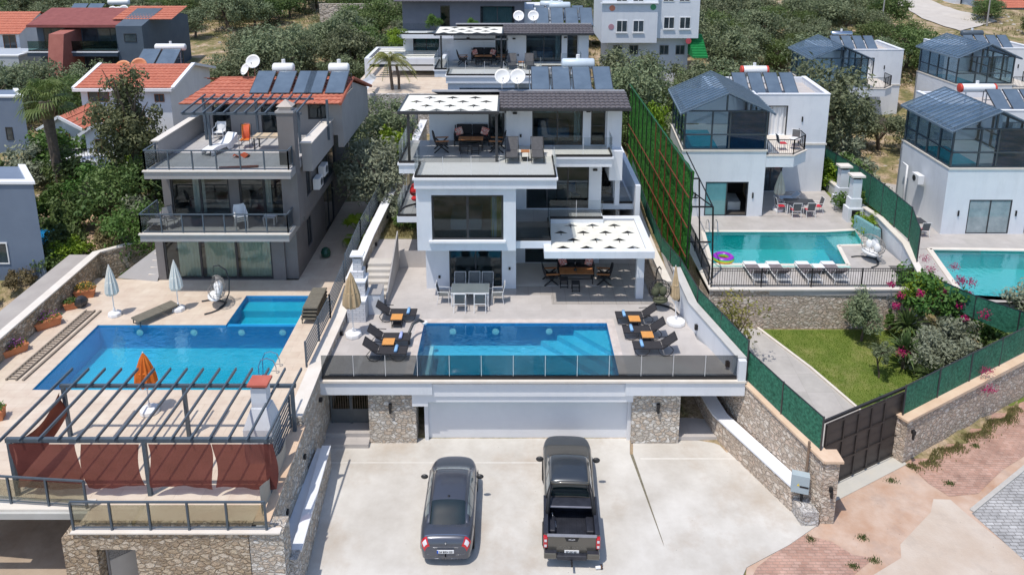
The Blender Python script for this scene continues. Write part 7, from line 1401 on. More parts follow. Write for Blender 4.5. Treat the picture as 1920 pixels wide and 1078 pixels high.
# flower boxes and pots
TC = mat('terracotta_pot', (.50, .17, .07), (.60, .24, .11), rough=.8, scale=5); PUR = leafmat('purple_petals', (.28, .05, .30), (.42, .12, .42), trans=.2); LFG = leafmat('pot_leaf_green', (.05, .12, .02), (.12, .20, .04))
def flowers(mb, n, rx, ry, z0, h, s, rr_):
    for i in range(n):
        a, q_ = rr_.uniform(0, 6.28), math.sqrt(rr_.random()); c_ = Vector((math.cos(a)*rx*q_, math.sin(a)*ry*q_, z0+h*rr_.random()*(1-.5*q_))); d1 = Vector((rr_.uniform(-1, 1), rr_.uniform(-1, 1), rr_.uniform(-.6, .6)))*s; d2 = Vector((rr_.uniform(-1, 1), rr_.uniform(-1, 1), rr_.uniform(-.6, .6)))*s
        mb.poly([c_, c_+d1, c_+d1+d2, c_+d2])
def pot(label, loc, rz, w_, d, h, fl=None, big=1, group=None):
    t = thing('flower_box', label, 'planter', loc, rz, group); r_ = random.Random(int(loc[0]*100)); q = MB(); q.v = [Vector(p) for p in ((-w_*.42,-d*.42,0),(w_*.42,-d*.42,0),(w_*.42,d*.42,0),(-w_*.42,d*.42,0),(-w_/2,-d/2,h),(w_/2,-d/2,h),(w_/2,d/2,h),(-w_/2,d/2,h))]; q.f = [(3,2,1,0),(4,5,6,7),(0,1,5,4),(1,2,6,5),(2,3,7,6),(3,0,4,7)]
    q.build('box', TC, t); MB().box(-w_/2-.02, w_/2+.02, -d/2-.02, d/2+.02, h-.04, h+.01).build('rim', TC, t)
    b = MB(); flowers(b, 260, w_*.55, d*.6, h, .3*big, .06, r_); b.build('leaves', LFG, t)
    if fl: b = MB(); flowers(b, 160, w_*.5, d*.6, h+.1, .3*big, .045, r_); b.build('flowers', fl, t)
pot('terracotta box with purple flowers nearest the camera along the left wall', tuple(G(28, 662, ZL)), .9, 1.0, .45, .32, PUR, group='terracotta flower boxes'); pot('large terracotta box with purple and pink flowers halfway along the left wall', tuple(G(90, 612, ZL)), .8, 1.1, .5, .36, PUR, 1.2, group='terracotta flower boxes')
pot('small terracotta pot with sparse leaves beside the black bag', tuple(G(134, 578, ZL)), .5, .6, .4, .32, None, .8, group='terracotta flower boxes'); pot('terracotta box with yellow green plant at the far end of the left wall', tuple(G(161, 556, ZL)), .3, .9, .5, .4, mat('orange_petals', (.6, .25, .03), (.6, .4, .05)), 1.3, group='terracotta flower boxes')
pot('small terracotta pot at the left picture edge beside the pergola', tuple(G(-4, 785, ZL)), .3, .5, .45, .4, None, 1, group='terracotta flower boxes')
b = MB().lathe([(.3*math.sin(a)*(1+.1*math.sin(a*9)), .28-.28*math.cos(a)) for a in [.08+k*.33 for k in range(9)]], tuple(G(153, 575, ZL)), 12, fn=lambda j: 1+.15*math.sin(j*2.7)); tag(b.build('black_bag', mat('black_plastic_bag', (.02, .02, .022), (.05, .05, .055), rough=.25, scale=9, bump=.6, bscale=8)), 'shiny black rubbish bag beside the small terracotta pot', 'bag')
tag(MB().tube([(-9.0+.45*math.cos(a*.3)*(1+.02*a), 40.4+.45*math.sin(a*.3)*(1+.02*a), ZL+.03+.004*a) for a in range(48)], .022, 5).build('garden_hose', GREYL, smooth=True), 'coiled pale garden hose in the shaded passage', 'hose')
tag(MB().lathe([(.05, 0), (.25, .1), (.28, .3), (.2, .5), (.12, .55)], (-10.3, 38.8, ZL), 12).build('green_jar', mat('dark_green_glaze', (.01, .06, .04), (.02, .09, .06), rough=.2)), 'dark green jar in the shaded passage beside the taupe villa', 'jar')
# ================================================================ cars
def crom(P, t):
    n = len(P)-1; k = min(int(t*n), n-1); u = t*n-k; p0, p1, p2, p3 = P[max(k-1, 0)], P[k], P[k+1], P[min(k+2, n)]
    return [.5*((2*b_)+(-a+c_)*u+(2*a-5*b_+4*c_-d_)*u*u+(-a+3*b_-3*c_+d_)*u**3) for a, b_, c_, d_ in zip(p0, p1, p2, p3)]
class Loft:
    """smooth body through cross sections: each section is y followed by half profile (x,z) pairs from centre top to centre bottom"""
    def __init__(s, secs): s.s = secs; s.n = (len(secs[0])-1)//2
    def at(s, u, v):
        sec = crom(s.s, u); y = sec[0]; h = [(sec[1+2*i], sec[2+2*i]) for i in range(s.n)]; full = [(-a, b_) for a, b_ in reversed(h)]+h[1:]
        q = crom(full, min(max(v, 0), 1)); return Vector((q[0], y, q[1]))
    def patch(s, u0, u1, v0, v1, nu, nv, off=0):
        b = MB(); g = []
        for j in range(nv+1):
            for i in range(nu+1):
                u, v = u0+(u1-u0)*i/nu, v0+(v1-v0)*j/nv; p = s.at(u, v)
                if off:
                    e = .002; du = s.at(min(u+e, 1), v)-s.at(max(u-e, 0), v); dv = s.at(u, min(v+e, 1))-s.at(u, max(v-e, 0)); n = dv.cross(du)
                    if n.length > 1e-9: n.normalize(); c_ = p-Vector((0, p.y, .7)); n = n if n.dot(c_) > 0 else -n; p = p+n*off
                b.v.append(p)
        b.f = [(j*(nu+1)+i, j*(nu+1)+i+1, (j+1)*(nu+1)+i+1, (j+1)*(nu+1)+i) for j in range(nv) for i in range(nu)]
        return b
def wheel(parent, x, y, r, w_):
    s = 1 if x > 0 else -1; M = Matrix.Translation((x, y, r)) @ Matrix.Rotation(math.pi/2, 4, 'Y')
    o = MB().lathe([(r*.55, -w_/2), (r*.9, -w_/2), (r, -w_*.35), (r, w_*.35), (r*.9, w_/2), (r*.55, w_/2)], n=24).xf(M).build('wheel', mat('tyre_rubber', (.015, .015, .015), (.03, .03, .03), rough=.9, scale=8), parent, smooth=True)
    MB().lathe([(.04, w_/2*s*.9), (r*.62, w_/2*s*.96), (r*.62, w_/2*s*.6)] if s > 0 else [(r*.62, -w_/2*.6), (r*.62, -w_/2*.96), (.04, -w_/2*.9)], n=10).xf(M).build('rim', CHROME, o)
def paint(name, a, b_, fl=.35):
    m = mat(name, a, b_, rough=.28, scale=.6, spec=.6, metal=.45); p = m.node_tree.nodes['Principled BSDF']; p.inputs['Coat Weight'].default_value = .7; p.inputs['Coat Roughness'].default_value = .05; return m
def text(s, size, m, parent, loc, rot, name='lettering', dep=.004):
    cu = bpy.data.curves.new(name, 'FONT'); cu.body = s; cu.size = size; cu.extrude = dep; cu.align_x = 'CENTER'; ob = bpy.data.objects.new(name, cu); C.objects.link(ob); bpy.context.view_layer.update()
    me = bpy.data.meshes.new_from_object(ob.evaluated_get(bpy.context.evaluated_depsgraph_get())); bpy.data.objects.remove(ob); me.materials.clear(); me.materials.append(m); o = bpy.data.objects.new(name, me); C.objects.link(o); o.parent = parent; o.location = loc; o.rotation_euler = rot; return o
CG = mat('car_glass', (.006, .012, .014), (.016, .028, .03), rough=.04, scale=1.2, spec=.9); CGR = mat('car_glass_painted_reflection', (.14, .17, .18), (.22, .26, .27), rough=.08, scale=1.5, spec=.9); LR = mat('tail_lamp_red', (.45, .01, .02), (.55, .02, .03), rough=.15, scale=6, spec=.8); LWH = mat('lamp_clear', (.62, .62, .66), (.7, .7, .74), rough=.15, scale=8, spec=.8); SEAM = mat('panel_gap', (.01, .01, .012))  # CGR puts the reflection on the panes into a paler base colour
sd = thing('parked_car', 'dark grey sedan parked left of the pickup, its boot toward the street', 'car', (-2.2, 20.95, 0)); PG = paint('graphite_car_paint', (.075, .082, .105), (.09, .098, .122))
def sec(y, w_, zt, zs, zb=.26, cr=.03): return [y, 0, zt+cr, w_*.45, zt+cr*.8, w_*.80, zt-.01, w_*.94, zs, w_*1.0, zs-.14, w_*1.0, .52, w_*.97, .36, w_*.88, zb, 0, zb-.02]
body = Loft([sec(-.01, .02, .60, .585, .45), sec(0, .40, .66, .60, .40), sec(.03, .62, .74, .66, .33), sec(.08, .74, .88, .78, .29), sec(.17, .81, 1.0, .88), sec(.33, .86, 1.05, .94), sec(.6, .89, 1.06, .97), sec(1.0, .905, 1.02, .96), sec(1.8, .905, .98, .93), sec(2.6, .905, .98, .92), sec(3.3, .905, .98, .91), sec(3.7, .87, .95, .87), sec(4.0, .82, .89, .81), sec(4.25, .73, .82, .74), sec(4.42, .58, .74, .67), sec(4.52, .38, .66, .61), sec(4.57, .02, .58, .56, .40)])
body.patch(0, 1, 0, 1, 78, 48).build('body', PG, sd, smooth=True)
def csec(y, zr, wr, wb, zb=.97): return [y, 0, zr, wr*.6, zr-.012, wr*.95, zr-.05, wr+.03, zr-.11, (wr+wb)/2+.02, (zr*.6+zb*.4)-.04, wb, zb-.03, wb, zb-.12]
cab = Loft([csec(.62, 1.05, .60, .74, 1.02), csec(.95, 1.22, .58, .79), csec(1.30, 1.39, .57, .82), csec(1.65, 1.465, .575, .83), csec(2.2, 1.485, .59, .83), csec(2.7, 1.455, .59, .83), csec(3.05, 1.33, .60, .83), csec(3.38, 1.14, .62, .82), csec(3.6, 1.0, .64, .80, .96)])
cab.patch(0, 1, 0, 1, 54, 40).build('cabin_roof', PG, sd, smooth=True)
q = cab.patch(.02, .30, .28, .72, 16, 14, .008).build('rear_window', CG, sd, smooth=True); cab.patch(.73, .97, .27, .73, 12, 14, .008).build('windscreen', CGR, sd, smooth=True)
for v0, v1 in ((.055, .205), (.795, .945)):
    for u0, u1 in ((.17, .30), (.315, .49), (.505, .76)): cab.patch(u0, u1, v0, v1, 8, 6, .007).build('side_window', CGR, sd, smooth=True)
    for u in (.235, .41, .585): body.patch(u, u+.004, .18 if v0 < .5 else .70, .30 if v0 < .5 else .82, 1, 8, .003).build('door_gap', SEAM, sd)
for s in (-1, 1):
    o = body.patch(2.7/17, 4.7/17, .5+s*.115, .5+s*.235, 8, 8, .007).build('tail_light', LR, sd, smooth=True); body.patch(3.2/17, 4.2/17, .5+s*.13, .5+s*.20, 5, 5, .013).build('clear_lens', LWH, o, smooth=True)
    body.patch(13.6/17, 15.2/17, .5+s*.26, .5+s*.36, 5, 5, .007).build('headlight', LWH, sd, smooth=True)
    m_ = MB().lathe([(math.sin(a), -math.cos(a)) for a in [.05+k*.505 for k in range(7)]], n=10).xf(Matrix.Translation((s*1.02, 3.02, 1.02)) @ Matrix.Diagonal((.14, .07, .09, 1))).build('door_mirror', mat('mirror_black', (.03, .03, .03), (.04, .04, .04), rough=.35), sd, smooth=True)
    for y in (.95, 3.62): wheel(sd, s*.80, y, .32, .21); MB().lathe([(.02, 0), (.37, 0), (.37, .012), (.02, .012)], n=24).xf(Matrix.Translation((s*.9, y, .34)) @ Matrix.Rotation(s*math.pi/2, 4, 'Y')).build('wheel_arch', SEAM, sd)
body.patch(4.85/17, 5.0/17, .36, .64, 2, 12, .004).build('boot_edge', CHROME, sd, smooth=True)
MB().box(-.28, .28, .03, .05, .60, .72).xf(Matrix.Translation((0, -.09, .03))).build('number_plate', PLASW, sd); MB().box(-.28, -.23, .025, .03, .60, .72).xf(Matrix.Translation((0, -.09, .03))).build('plate_band', mat('plate_blue', (.02, .1, .5)), sd); text('34 BRN 051', .095, BLK, sd, (.03, -.064, .655), (math.pi/2, 0, 0), 'plate_lettering')
MB().poly([(0, .045, .97), (.025, .04, .93), (0, .03, .88), (-.025, .04, .93)]).build('badge', CHROME, sd); MB().bar((-.42, .035, .775), (.42, .035, .775), .012, .016).build('chrome_strip', CHROME, sd); MB().tube([(0, 1.55, 1.46), (0, 1.48, 1.53)], .01, 5).lathe([(.05, 1.455), (.02, 1.48)], (0, 1.56, 0), 8).build('aerial', BLK, sd)
ty = MB(); [ty.bar((-.28+.12*k, .92+.02*(k % 2), 1.02), (-.22+.12*k, 1.0, 1.14), .05, .03) for k in range(5)]
# pickup
pk = thing('pickup_truck', 'bronze grey pickup with roll bar and open load bed, tailgate toward the street', 'pickup truck', (1.98, 21.0, 0), -.035); PBZ = paint('bronze_grey_paint', (.10, .095, .082), (.13, .12, .105)); RF = paint('slate_roof_paint', (.045, .055, .068), (.06, .07, .082)); BL = mat('bed_liner', (.014, .016, .024), (.03, .033, .045), rough=.45, scale=4, spec=.5)
def ps(y, w_, zt, zs, zb=.42, cr=.03): return [y, 0, zt+cr, w_*.5, zt+cr*.8, w_*.84, zt-.01, w_*.95, zs, w_*1.0, zs-.14, w_*1.0, .72, w_*.98, .55, w_*.90, zb, 0, zb]
fb = Loft([ps(1.78, .90, 1.16, 1.12), ps(2.4, .905, 1.16, 1.12), ps(3.2, .91, 1.16, 1.11), ps(3.85, .925, 1.17, 1.09), ps(4.4, .93, 1.16, 1.07), ps(4.85, .895, 1.10, 1.0), ps(5.12, .82, 1.03, .93), ps(5.26, .68, .96, .87), ps(5.33, .46, .88, .8), ps(5.35, .02, .8, .75, .5)])
fb.patch(0, 1, 0, 1, 54, 44).build('front_body', PBZ, pk, smooth=True)
fb.patch(.46, .86, .23, .77, 20, 20, .006).build('bonnet', mat('slate_bonnet', (.05, .055, .062), (.07, .075, .082), rough=.35, scale=1, spec=.5), pk, smooth=True)
pc = Loft([csec(1.80, 1.20, .66, .80, 1.16), csec(1.86, 1.55, .62, .81, 1.16), csec(2.0, 1.74, .63, .82, 1.16), csec(2.5, 1.78, .64, .83, 1.16), csec(3.0, 1.76, .64, .83, 1.16), csec(3.3, 1.68, .635, .82, 1.16), csec(3.62, 1.46, .64, .82, 1.16), csec(3.98, 1.20, .66, .80, 1.15)])
pc.patch(0, 1, 0, 1, 48, 40).build('cab_roof', RF, pk, smooth=True); pc.patch(.74, .98, .27, .73, 10, 14, .008).build('windscreen', CG, pk, smooth=True); pc.patch(.02, .13, .27, .73, 6, 14, .008).build('rear_window', CG, pk, smooth=True)
for v0, v1 in ((.055, .205), (.795, .945)):
    for u0, u1 in ((.24, .44), (.46, .76)): pc.patch(u0, u1, v0, v1, 8, 6, .007).build('side_window', CGR, pk, smooth=True)
bw = MB().box(-.91, -.80, .08, 1.80, .48, 1.18).box(.80, .91, .08, 1.80, .48, 1.18); bw.build('bed_side', PBZ, pk, bevel=.03); MB().box(-.80, .80, 1.70, 1.79, .6, 1.16).build('bed_front', BL, pk)
MB().box(-.93, -.78, .10, 1.80, 1.181, 1.205).box(.78, .93, .10, 1.80, 1.181, 1.205).build('bed_rail_cap', BL, pk)
b = MB().box(-.80, .80, .10, 1.70, .60, .64); [b.box(-.76+.085*k, -.72+.085*k, .11, 1.69, .64, .655) for k in range(18)]; b.build('bed_floor', BL, pk)
for s in (-1, 1): MB().box(min(s*.52, s*.79), max(s*.52, s*.79), .55, 1.25, .641, .88).build('wheel_box', BL, pk, bevel=.05); MB().box(min(s*.787, s*.799), max(s*.787, s*.799), .12, 1.7, .64, 1.17).build('bed_lining', BL, pk)
MB().box(-.80, .80, .0, .09, .56, 1.17).build('tailgate', PBZ, pk, bevel=.02); MB().box(-.82, .82, -.015, .10, 1.171, 1.19).build('tailgate_cap', mat('brushed_cap', (.26, .26, .28), (.34, .34, .36), rough=.35, metal=.3), pk); b = MB().poly([(-.24, -.006, 1.15), (.24, -.006, 1.15), (.18, -.006, 1.0), (-.18, -.006, 1.0)]); b.f = [tuple(reversed(b.f[0]))]; b.build('handle_panel', BLK, pk)
text('HILUX', .075, LWH, pk, (0, -.012, 1.05), (math.pi/2, 0, 0)); text('T O Y O T A', .14, mat('embossed_paint', (.15, .14, .12), (.18, .17, .15), rough=.4), pk, (-.02, -.006, .70), (math.pi/2, 0, 0))
for s in (-1, 1):
    o = MB().box(s*.87-.07, s*.87+.07, -.02, .14, .72, 1.14).build('tail_light', LR, pk, bevel=.03)
    for z in (.82, 1.02): MB().box(s*.87-.04, s*.87+.04, -.027, -.0205, z-.045, z+.045).build('clear_lens', LWH, o)
    MB().lathe([(math.sin(a), -math.cos(a)) for a in [.05+k*.505 for k in range(7)]], n=10).xf(Matrix.Translation((s*1.06, 3.62, 1.22)) @ Matrix.Diagonal((.15, .07, .11, 1))).build('door_mirror', MC['mirror_black'], pk, smooth=True)
    MB().tube([(s*.80, .98, 1.19), (s*.74, 1.5, 1.55), (s*.66, 1.74, 1.77)], [.07, .06, .05], 8).tube([(s*.84, 1.68, 1.19), (s*.72, 1.72, 1.6)], .03, 6).build('roll_bar_leg', BLK, pk, smooth=True)
    for y in (.95, 4.05): wheel(pk, s*.84, y, .39, .26); MB().lathe([(.02, 0), (.46, 0), (.46, .02), (.02, .02)], n=24).xf(Matrix.Translation((s*.915, y, .42)) @ Matrix.Rotation(s*math.pi/2, 4, 'Y')).build('wheel_arch', SEAM, pk)
    MB().box(min(s*.5, s*.92), max(s*.5, s*.92), -.16, .05, .42, .64).build('bumper_corner', PBZ, pk, bevel=.04); MB().box(min(s*.5, s*.88), max(s*.5, s*.88), -.13, .0, .641, .655).build('bumper_step', BL, pk)
MB().tube([(-.66, 1.74, 1.77), (-.3, 1.72, 1.80), (.3, 1.72, 1.80), (.66, 1.74, 1.77)], .06, 8).build('roll_bar_top', PBZ, pk, smooth=True)
MB().box(-.79, .79, 1.28, 1.69, 1.17, 1.22).build('bed_cover', BL, pk, bevel=.02); MB().tube([(-.76, 1.28, 1.2), (.76, 1.28, 1.2)], .035, 8).build('cover_rail', mat('dull_alloy', (.2, .2, .24), (.26, .26, .3), rough=.3, metal=.6), pk)
MB().box(-.5, .5, -.14, .03, .38, .54).build('bumper_centre', BL, pk, bevel=.02); MB().box(-.24, .24, -.02, -.001, .56, .655).build('number_plate', PLASW, pk); text('07 AK 451', .085, BLK, pk, (0, -.026, .575), (math.pi/2, 0, 0), 'plate_lettering')
MB().bar((0, -.1, .36), (0, -.36, .36), .06).lathe([(.02, -.03), (.035, 0), (.02, .04)], (0, -.36, .42), 8).build('tow_hitch', BLK, pk)
tag(MB().tube([(1.42, 22.15, .70), (1.40, 22.35, .9), (1.46, 22.0, .70), (1.52, 21.95, .68), (1.5, 22.2, .70)], .014, 5).build('white_rope', PLASW), 'loop of white rope in the pickup load bed', 'rope')
cu_ = thing('paper_cup', 'crushed white paper cup with dark sleeve on the concrete behind the pickup', 'litter', tuple(G(1122, 1066, .0)), .2); MB().lathe([(.05, 0), (.075, .22)], n=10).xf(Matrix.Translation((-.1, 0, .07)) @ Matrix.Rotation(math.pi/2, 4, 'Y')).build('cup', PLASW, cu_); MB().lathe([(.07, 0), (.078, .06)], n=10).xf(Matrix.Translation((.06, 0, .07)) @ Matrix.Rotation(math.pi/2, 4, 'Y')).build('sleeve', mat('brown_sleeve', (.1, .05, .03)), cu_)
# ================================================================ vegetation
OL = leafmat('olive_leaves', (.12, .155, .075), (.26, .295, .17), per=.22, scale=1.0); OLD = leafmat('dark_leaves', (.07, .12, .035), (.16, .21, .065), per=.2, scale=1.0)
BRT = leafmat('bright_leaves', (.12, .22, .015), (.24, .34, .03), per=.12, scale=1.5); GRN = leafmat('mid_green_leaves', (.06, .13, .025), (.13, .22, .05), per=.2); DRYL = leafmat('dry_leaves', (.16, .13, .06), (.28, .24, .12), per=.15)
BARK = mat('bark', (.10, .075, .055), (.18, .14, .11), rough=.95, scale=6, bump=1, bscale=18); GREYO = leafmat('silver_olive_leaves', (.20, .23, .15), (.34, .36, .26), per=.1)
MAG = leafmat('magenta_bracts', (.34, .008, .09), (.52, .02, .17), trans=.3, per=.05); PALM = leafmat('palm_leaves', (.07, .12, .025), (.16, .20, .06), per=.1); YUC = leafmat('yucca_leaves', (.06, .11, .03), (.14, .19, .07), per=.1)
def crown_mesh(name, m, seed, r=(2, 2, 1.6), clumps=38, per=70, leaf=.16, elong=1.6, zc=2.6, hollow=.45, flat_=.0, cl=.42):
    """leaf clumps spread through an uneven crown; separate twig-sized quads with gaps between"""
    R = random.Random(seed); v = []; f = []
    for k in range(clumps):
        a = R.uniform(0, 2*math.pi); el = math.asin(R.uniform(-.75, 1)); q = R.uniform(hollow, 1)*(1+.25*noise.noise(Vector((math.cos(a)*1.5+seed, math.sin(a)*1.5, el))))
        c_ = Vector((math.cos(a)*math.cos(el)*r[0]*q, math.sin(a)*math.cos(el)*r[1]*q, zc+math.sin(el)*r[2]*q)); cr = R.uniform(.6, 1.25)*cl*min(r)
        for _ in range(per):
            d = Vector((R.gauss(0, 1), R.gauss(0, 1), R.gauss(0, .75))); d = d.normalized()*cr*(R.random()**.45); p = c_+d
            n = (d.normalized()*.8+Vector((R.gauss(0, .6), R.gauss(0, .6), R.gauss(0, .6)+.35))).normalized(); t = n.cross(Vector((R.gauss(0, 1), R.gauss(0, 1), R.gauss(0, 1)))).normalized(); b_ = n.cross(t); s = leaf*R.uniform(.6, 1.3)
            i = len(v); v += [p-t*s*elong*.5, p-b_*s*.42+n*s*.1, p+t*s*elong*.5, p+b_*s*.42+n*s*.1]; f.append((i, i+1, i+2, i+3))
    me = bpy.data.meshes.new(name); me.from_pydata([tuple(p) for p in v], [], f); me.materials.append(m); return me
def limb_mesh(name, seed, h=2.6, r=.16, spread=1.1, n=6, lean=.2):
    R = random.Random(seed); b = MB(); top = Vector((R.uniform(-lean, lean), R.uniform(-lean, lean), h*.48)); b.tube([(0, 0, -.5), (top.x*.4, top.y*.4, h*.2), tuple(top)], [r*1.25, r, r*.8], 7)
    for k in range(n):
        a = k*2*math.pi/n+R.uniform(-.4, .4); e = top+Vector((math.cos(a)*spread*R.uniform(.7, 1.2), math.sin(a)*spread*R.uniform(.7, 1.2), h*R.uniform(.35, .7))); mid = top.lerp(e, .5)+Vector((0, 0, .12*h)); b.tube([top-Vector((0, 0, .1)), mid, e], [r*.55, r*.35, r*.12], 5)
        e2 = mid+Vector((R.uniform(-.6, .6), R.uniform(-.6, .6), h*.3)); b.tube([mid, e2], [r*.3, r*.1], 4)
    me = bpy.data.meshes.new(name); me.from_pydata([tuple(p) for p in b.v], [], b.f); me.materials.append(BARK); return me
def plant(name, cat, label, loc, crown, trunk=None, s=1, rz=0, group=None, extra=(), sz=None):
    t = thing(name, label, cat, loc, rz, group); t.scale = (s, s, sz or s); o = bpy.data.objects.new('crown', crown); C.objects.link(o); o.parent = t
    if trunk: o = bpy.data.objects.new('trunk', trunk); C.objects.link(o); o.parent = t
    for nm, me in extra: o = bpy.data.objects.new(nm, me); C.objects.link(o); o.parent = t
    return t
OLV = [crown_mesh('olive_crown_mesh', OL, 11+k, (2.1+.2*(k % 2), 2.0, 1.5+.15*k), 46, 105, .125, 2.0, 2.5, .35) for k in range(4)]; TRK = [limb_mesh('olive_limbs', 30+k) for k in range(3)]
DNS = [crown_mesh('dense_crown_mesh', OLD, 51+k, (1.9, 1.9, 1.7), 46, 95, .13, 1.5, 2.5, .35) for k in range(3)]
NEARO = crown_mesh('near_olive_crown_mesh', GREYO, 71, (1.5, 1.5, 1.5), 60, 130, .09, 2.2, 2.2, .3, cl=.4); NEARG = crown_mesh('near_grey_green_crown_mesh', OL, 72, (1.6, 1.5, 2.0), 60, 130, .10, 2.0, 2.4, .3, cl=.42)
BSH = crown_mesh('bush_mesh', GRN, 81, (1, 1, .8), 30, 90, .10, 1.5, .7, .2); BSB = crown_mesh('bright_bush_mesh', BRT, 82, (1, 1, .9), 30, 90, .10, 1.5, .8, .2); BSD = crown_mesh('dark_bush_mesh', OLD, 83, (1, 1, .8), 30, 90, .10, 1.5, .7, .2); BSO = crown_mesh('silver_bush_mesh', GREYO, 84, (1, 1, .8), 34, 90, .08, 2.2, .7, .2); BSR = crown_mesh('dry_bush_mesh', DRYL, 85, (1, 1, .7), 24, 60, .09, 2.2, .6, .2)
# hillside olive trees: free spots on the visible slope, kept clear of houses
R = random.Random(12); occ = [(-6, 7, 30, 64), (8.5, 21.8, 30, 58), (22, 42, 30, 57), (-19, -7, 30, 50), (-40, -21, 35, 63), (-33, -14.5, 48, 68), (-58, -28, 72, 92), (-11, 6.5, 62, 78), (8.5, 22, 75, 88), (27.5, 38, 65.5, 79), (38, 52, 64, 79), (-13, -4.5, 55, 70), (-72, -50, 70, 95), (-28, -17, 98, 103), (64, 84, 114, 130), (53, 66, 90, 135), (21.5, 34, 57.5, 60)]
def free(x, y, m=1.0): return not any(a-m < x < b_+m and c_-m < y < d_+m for a, b_, c_, d_ in occ)
spots = []; tries = 0
def seen(x, y):
    h = CH-hz(x, y)-2; zc = y*cp+h*sp; px = 960+FPX*x/zc; py = YC+FPX*(h*cp-y*sp)/zc
    return -60 < px < 1980 and py > -40
while len(spots) < 250 and tries < 30000:
    tries += 1; y = 47+(R.random()**.9)*72; hw = y*.72+5; x = R.uniform(-hw, hw)
    if not free(x, y, 1.2) or not seen(x, y): continue
    if noise.noise(Vector((x*.05, y*.05, 9))) < -.45: continue
    dn = 2.5 if tries < 12000 else 2.1
    if all((x-a)**2+(y-b_)**2 > dn*dn for a, b_ in spots): spots.append((x, y))
LM = [('slate duplex', -45, 78), ('porch house', -28, 62), ('orange tiled house', -58, 88), ('taupe villa', -14, 46), ('long beige wall', -22, 100), ('pavilion', -9, 66), ('slate villa', -2, 72), ('apartment house', 18, 95), ('twin white villa', 0, 58), ('hedge screen', 10, 56), ('nearest glasshouse villa', 16, 52), ('distant open glasshouse villa', 32, 70), ('upper right glasshouse villa', 44, 70), ('hill road', 62, 108), ('top right house', 76, 112), ('right edge villa', 33, 50)]
def tlabel(kind, x, y, s):
    n_, lx, ly = min(LM, key=lambda l: (l[1]-x)**2+(l[2]-y)**2); dx, dy = x-lx, y-ly
    pos = ('far ' if math.hypot(dx, dy) > 13 else '')+('left of' if dx < -abs(dy)*.5 else 'right of' if dx > abs(dy)*.5 else 'behind' if dy > 0 else 'in front of')
    return '%s %s on the slope %s the %s' % ('small' if s < 1.1 else 'medium' if s < 1.3 else 'large', 'olive tree' if kind == 'olive' else 'dark tree', pos, n_)
for x, y in spots:
    k = R.randrange(7); s = R.uniform(.95, 1.5); kind = 'olive' if k < 5 else 'dense'
    plant('olive_tree' if kind == 'olive' else 'bushy_tree', 'tree', tlabel(kind, x, y, s), (x, y, hz(x, y)-.3), OLV[k % 4] if kind == 'olive' else DNS[k % 3], TRK[k % 3], s, R.uniform(0, 6.3), 'olive trees on the hillside' if kind == 'olive' else 'dark trees on the hillside', sz=s*R.uniform(.8, 1.0))
R = random.Random(31); b = MB(); nb_ = 0
while nb_ < 260:
    y = 46+(R.random()**.85)*70; x = R.uniform(-y*.72, y*.72)
    if not free(x, y, .4): continue
    nb_ += 1; rr_ = R.uniform(.5, 1.4); c_ = Vector((x, y, hz(x, y)))
    for _ in range(110):
        d = Vector((R.gauss(0, 1), R.gauss(0, 1), abs(R.gauss(0, .8)))).normalized()*rr_*(R.random()**.4); d.z *= .8; p = c_+d; t1 = Vector([R.gauss(0, 1) for _ in range(3)]).normalized()*R.uniform(.10, .2); t2 = Vector([R.gauss(0, 1) for _ in range(3)]).normalized()*R.uniform(.06, .12); b.poly([p-t1, p-t2, p+t1, p+t2])
tag(b.build('hillside_scrub', leafmat('scrub_leaves', (.10, .12, .05), (.25, .25, .13), per=0, scale=.25)), 'low grey green scrub filling the hillside between the olive trees', 'scrub', kind='stuff')
import collections
cn = collections.defaultdict(list)
for o in C.objects:
    if o.get('group') in ('olive trees on the hillside', 'dark trees on the hillside'): cn[o['label']].append(o)
for k_, v_ in cn.items():
    if len(v_) > 1:
        for o, w_ in zip(sorted(v_, key=lambda o: o.location.y), ['nearest', 'second nearest', 'third nearest', 'fourth nearest', 'fifth nearest', 'sixth nearest', 'seventh nearest', 'eighth nearest', 'ninth nearest', 'tenth nearest']): o['label'] = k_+', '+w_
def at(px, py): return tuple(hit(px, py))
def ont(x, y, dz=0): return (x, y, hz(x, y)+dz)
# trees one can single out
plant('olive_tree', 'tree', 'big silvery olive tree between the taupe villa and the white villa', (-8.45, 43.0, 2.9), NEARO, TRK[0], 1.5, .4)
plant('olive_tree', 'tree', 'grey green olive tree behind the silvery one near the terracotta roof', (-8.6, 50.5, 4.0), NEARG, TRK[1], 1.2, 1.4)
plant('leafy_shrub', 'shrub', 'bright yellow green shrub beside the top terrace of the white villa', (-7.7, 46.2, 4.6), BSB, None, 1.5, 0, sz=2.2); plant('leafy_shrub', 'shrub', 'yellow green round shrub beside the pavilion roof', tuple(F(742, 88, 66)), BSB, None, 1.0, 1)
plant('olive_tree', 'tree', 'large olive tree right of the nearest glasshouse villa', (24.2, 57.0, 1.8), NEARG, TRK[2], 2.0, .7, sz=2.0); plant('olive_tree', 'tree', 'broad olive tree in front of the white apartment house', (11.0, 68, 4.4), OLV[1], TRK[0], 1.3, .2); plant('olive_tree', 'tree', 'olive tree right of the apartment house steps', (17.2, 69, 3.6), OLV[2], TRK[1], .95, 2)
plant('olive_tree', 'tree', 'olive tree behind the hedge screen beside the white villa roof', (10.8, 63, 3.4), OLV[3], TRK[1], 1.35, 1); plant('leafy_shrub', 'shrub', 'yellow green bush at the top of the hedge screen', (10.6, 56.5, 3.0), BSB, None, 1.5, 1, sz=2.6)
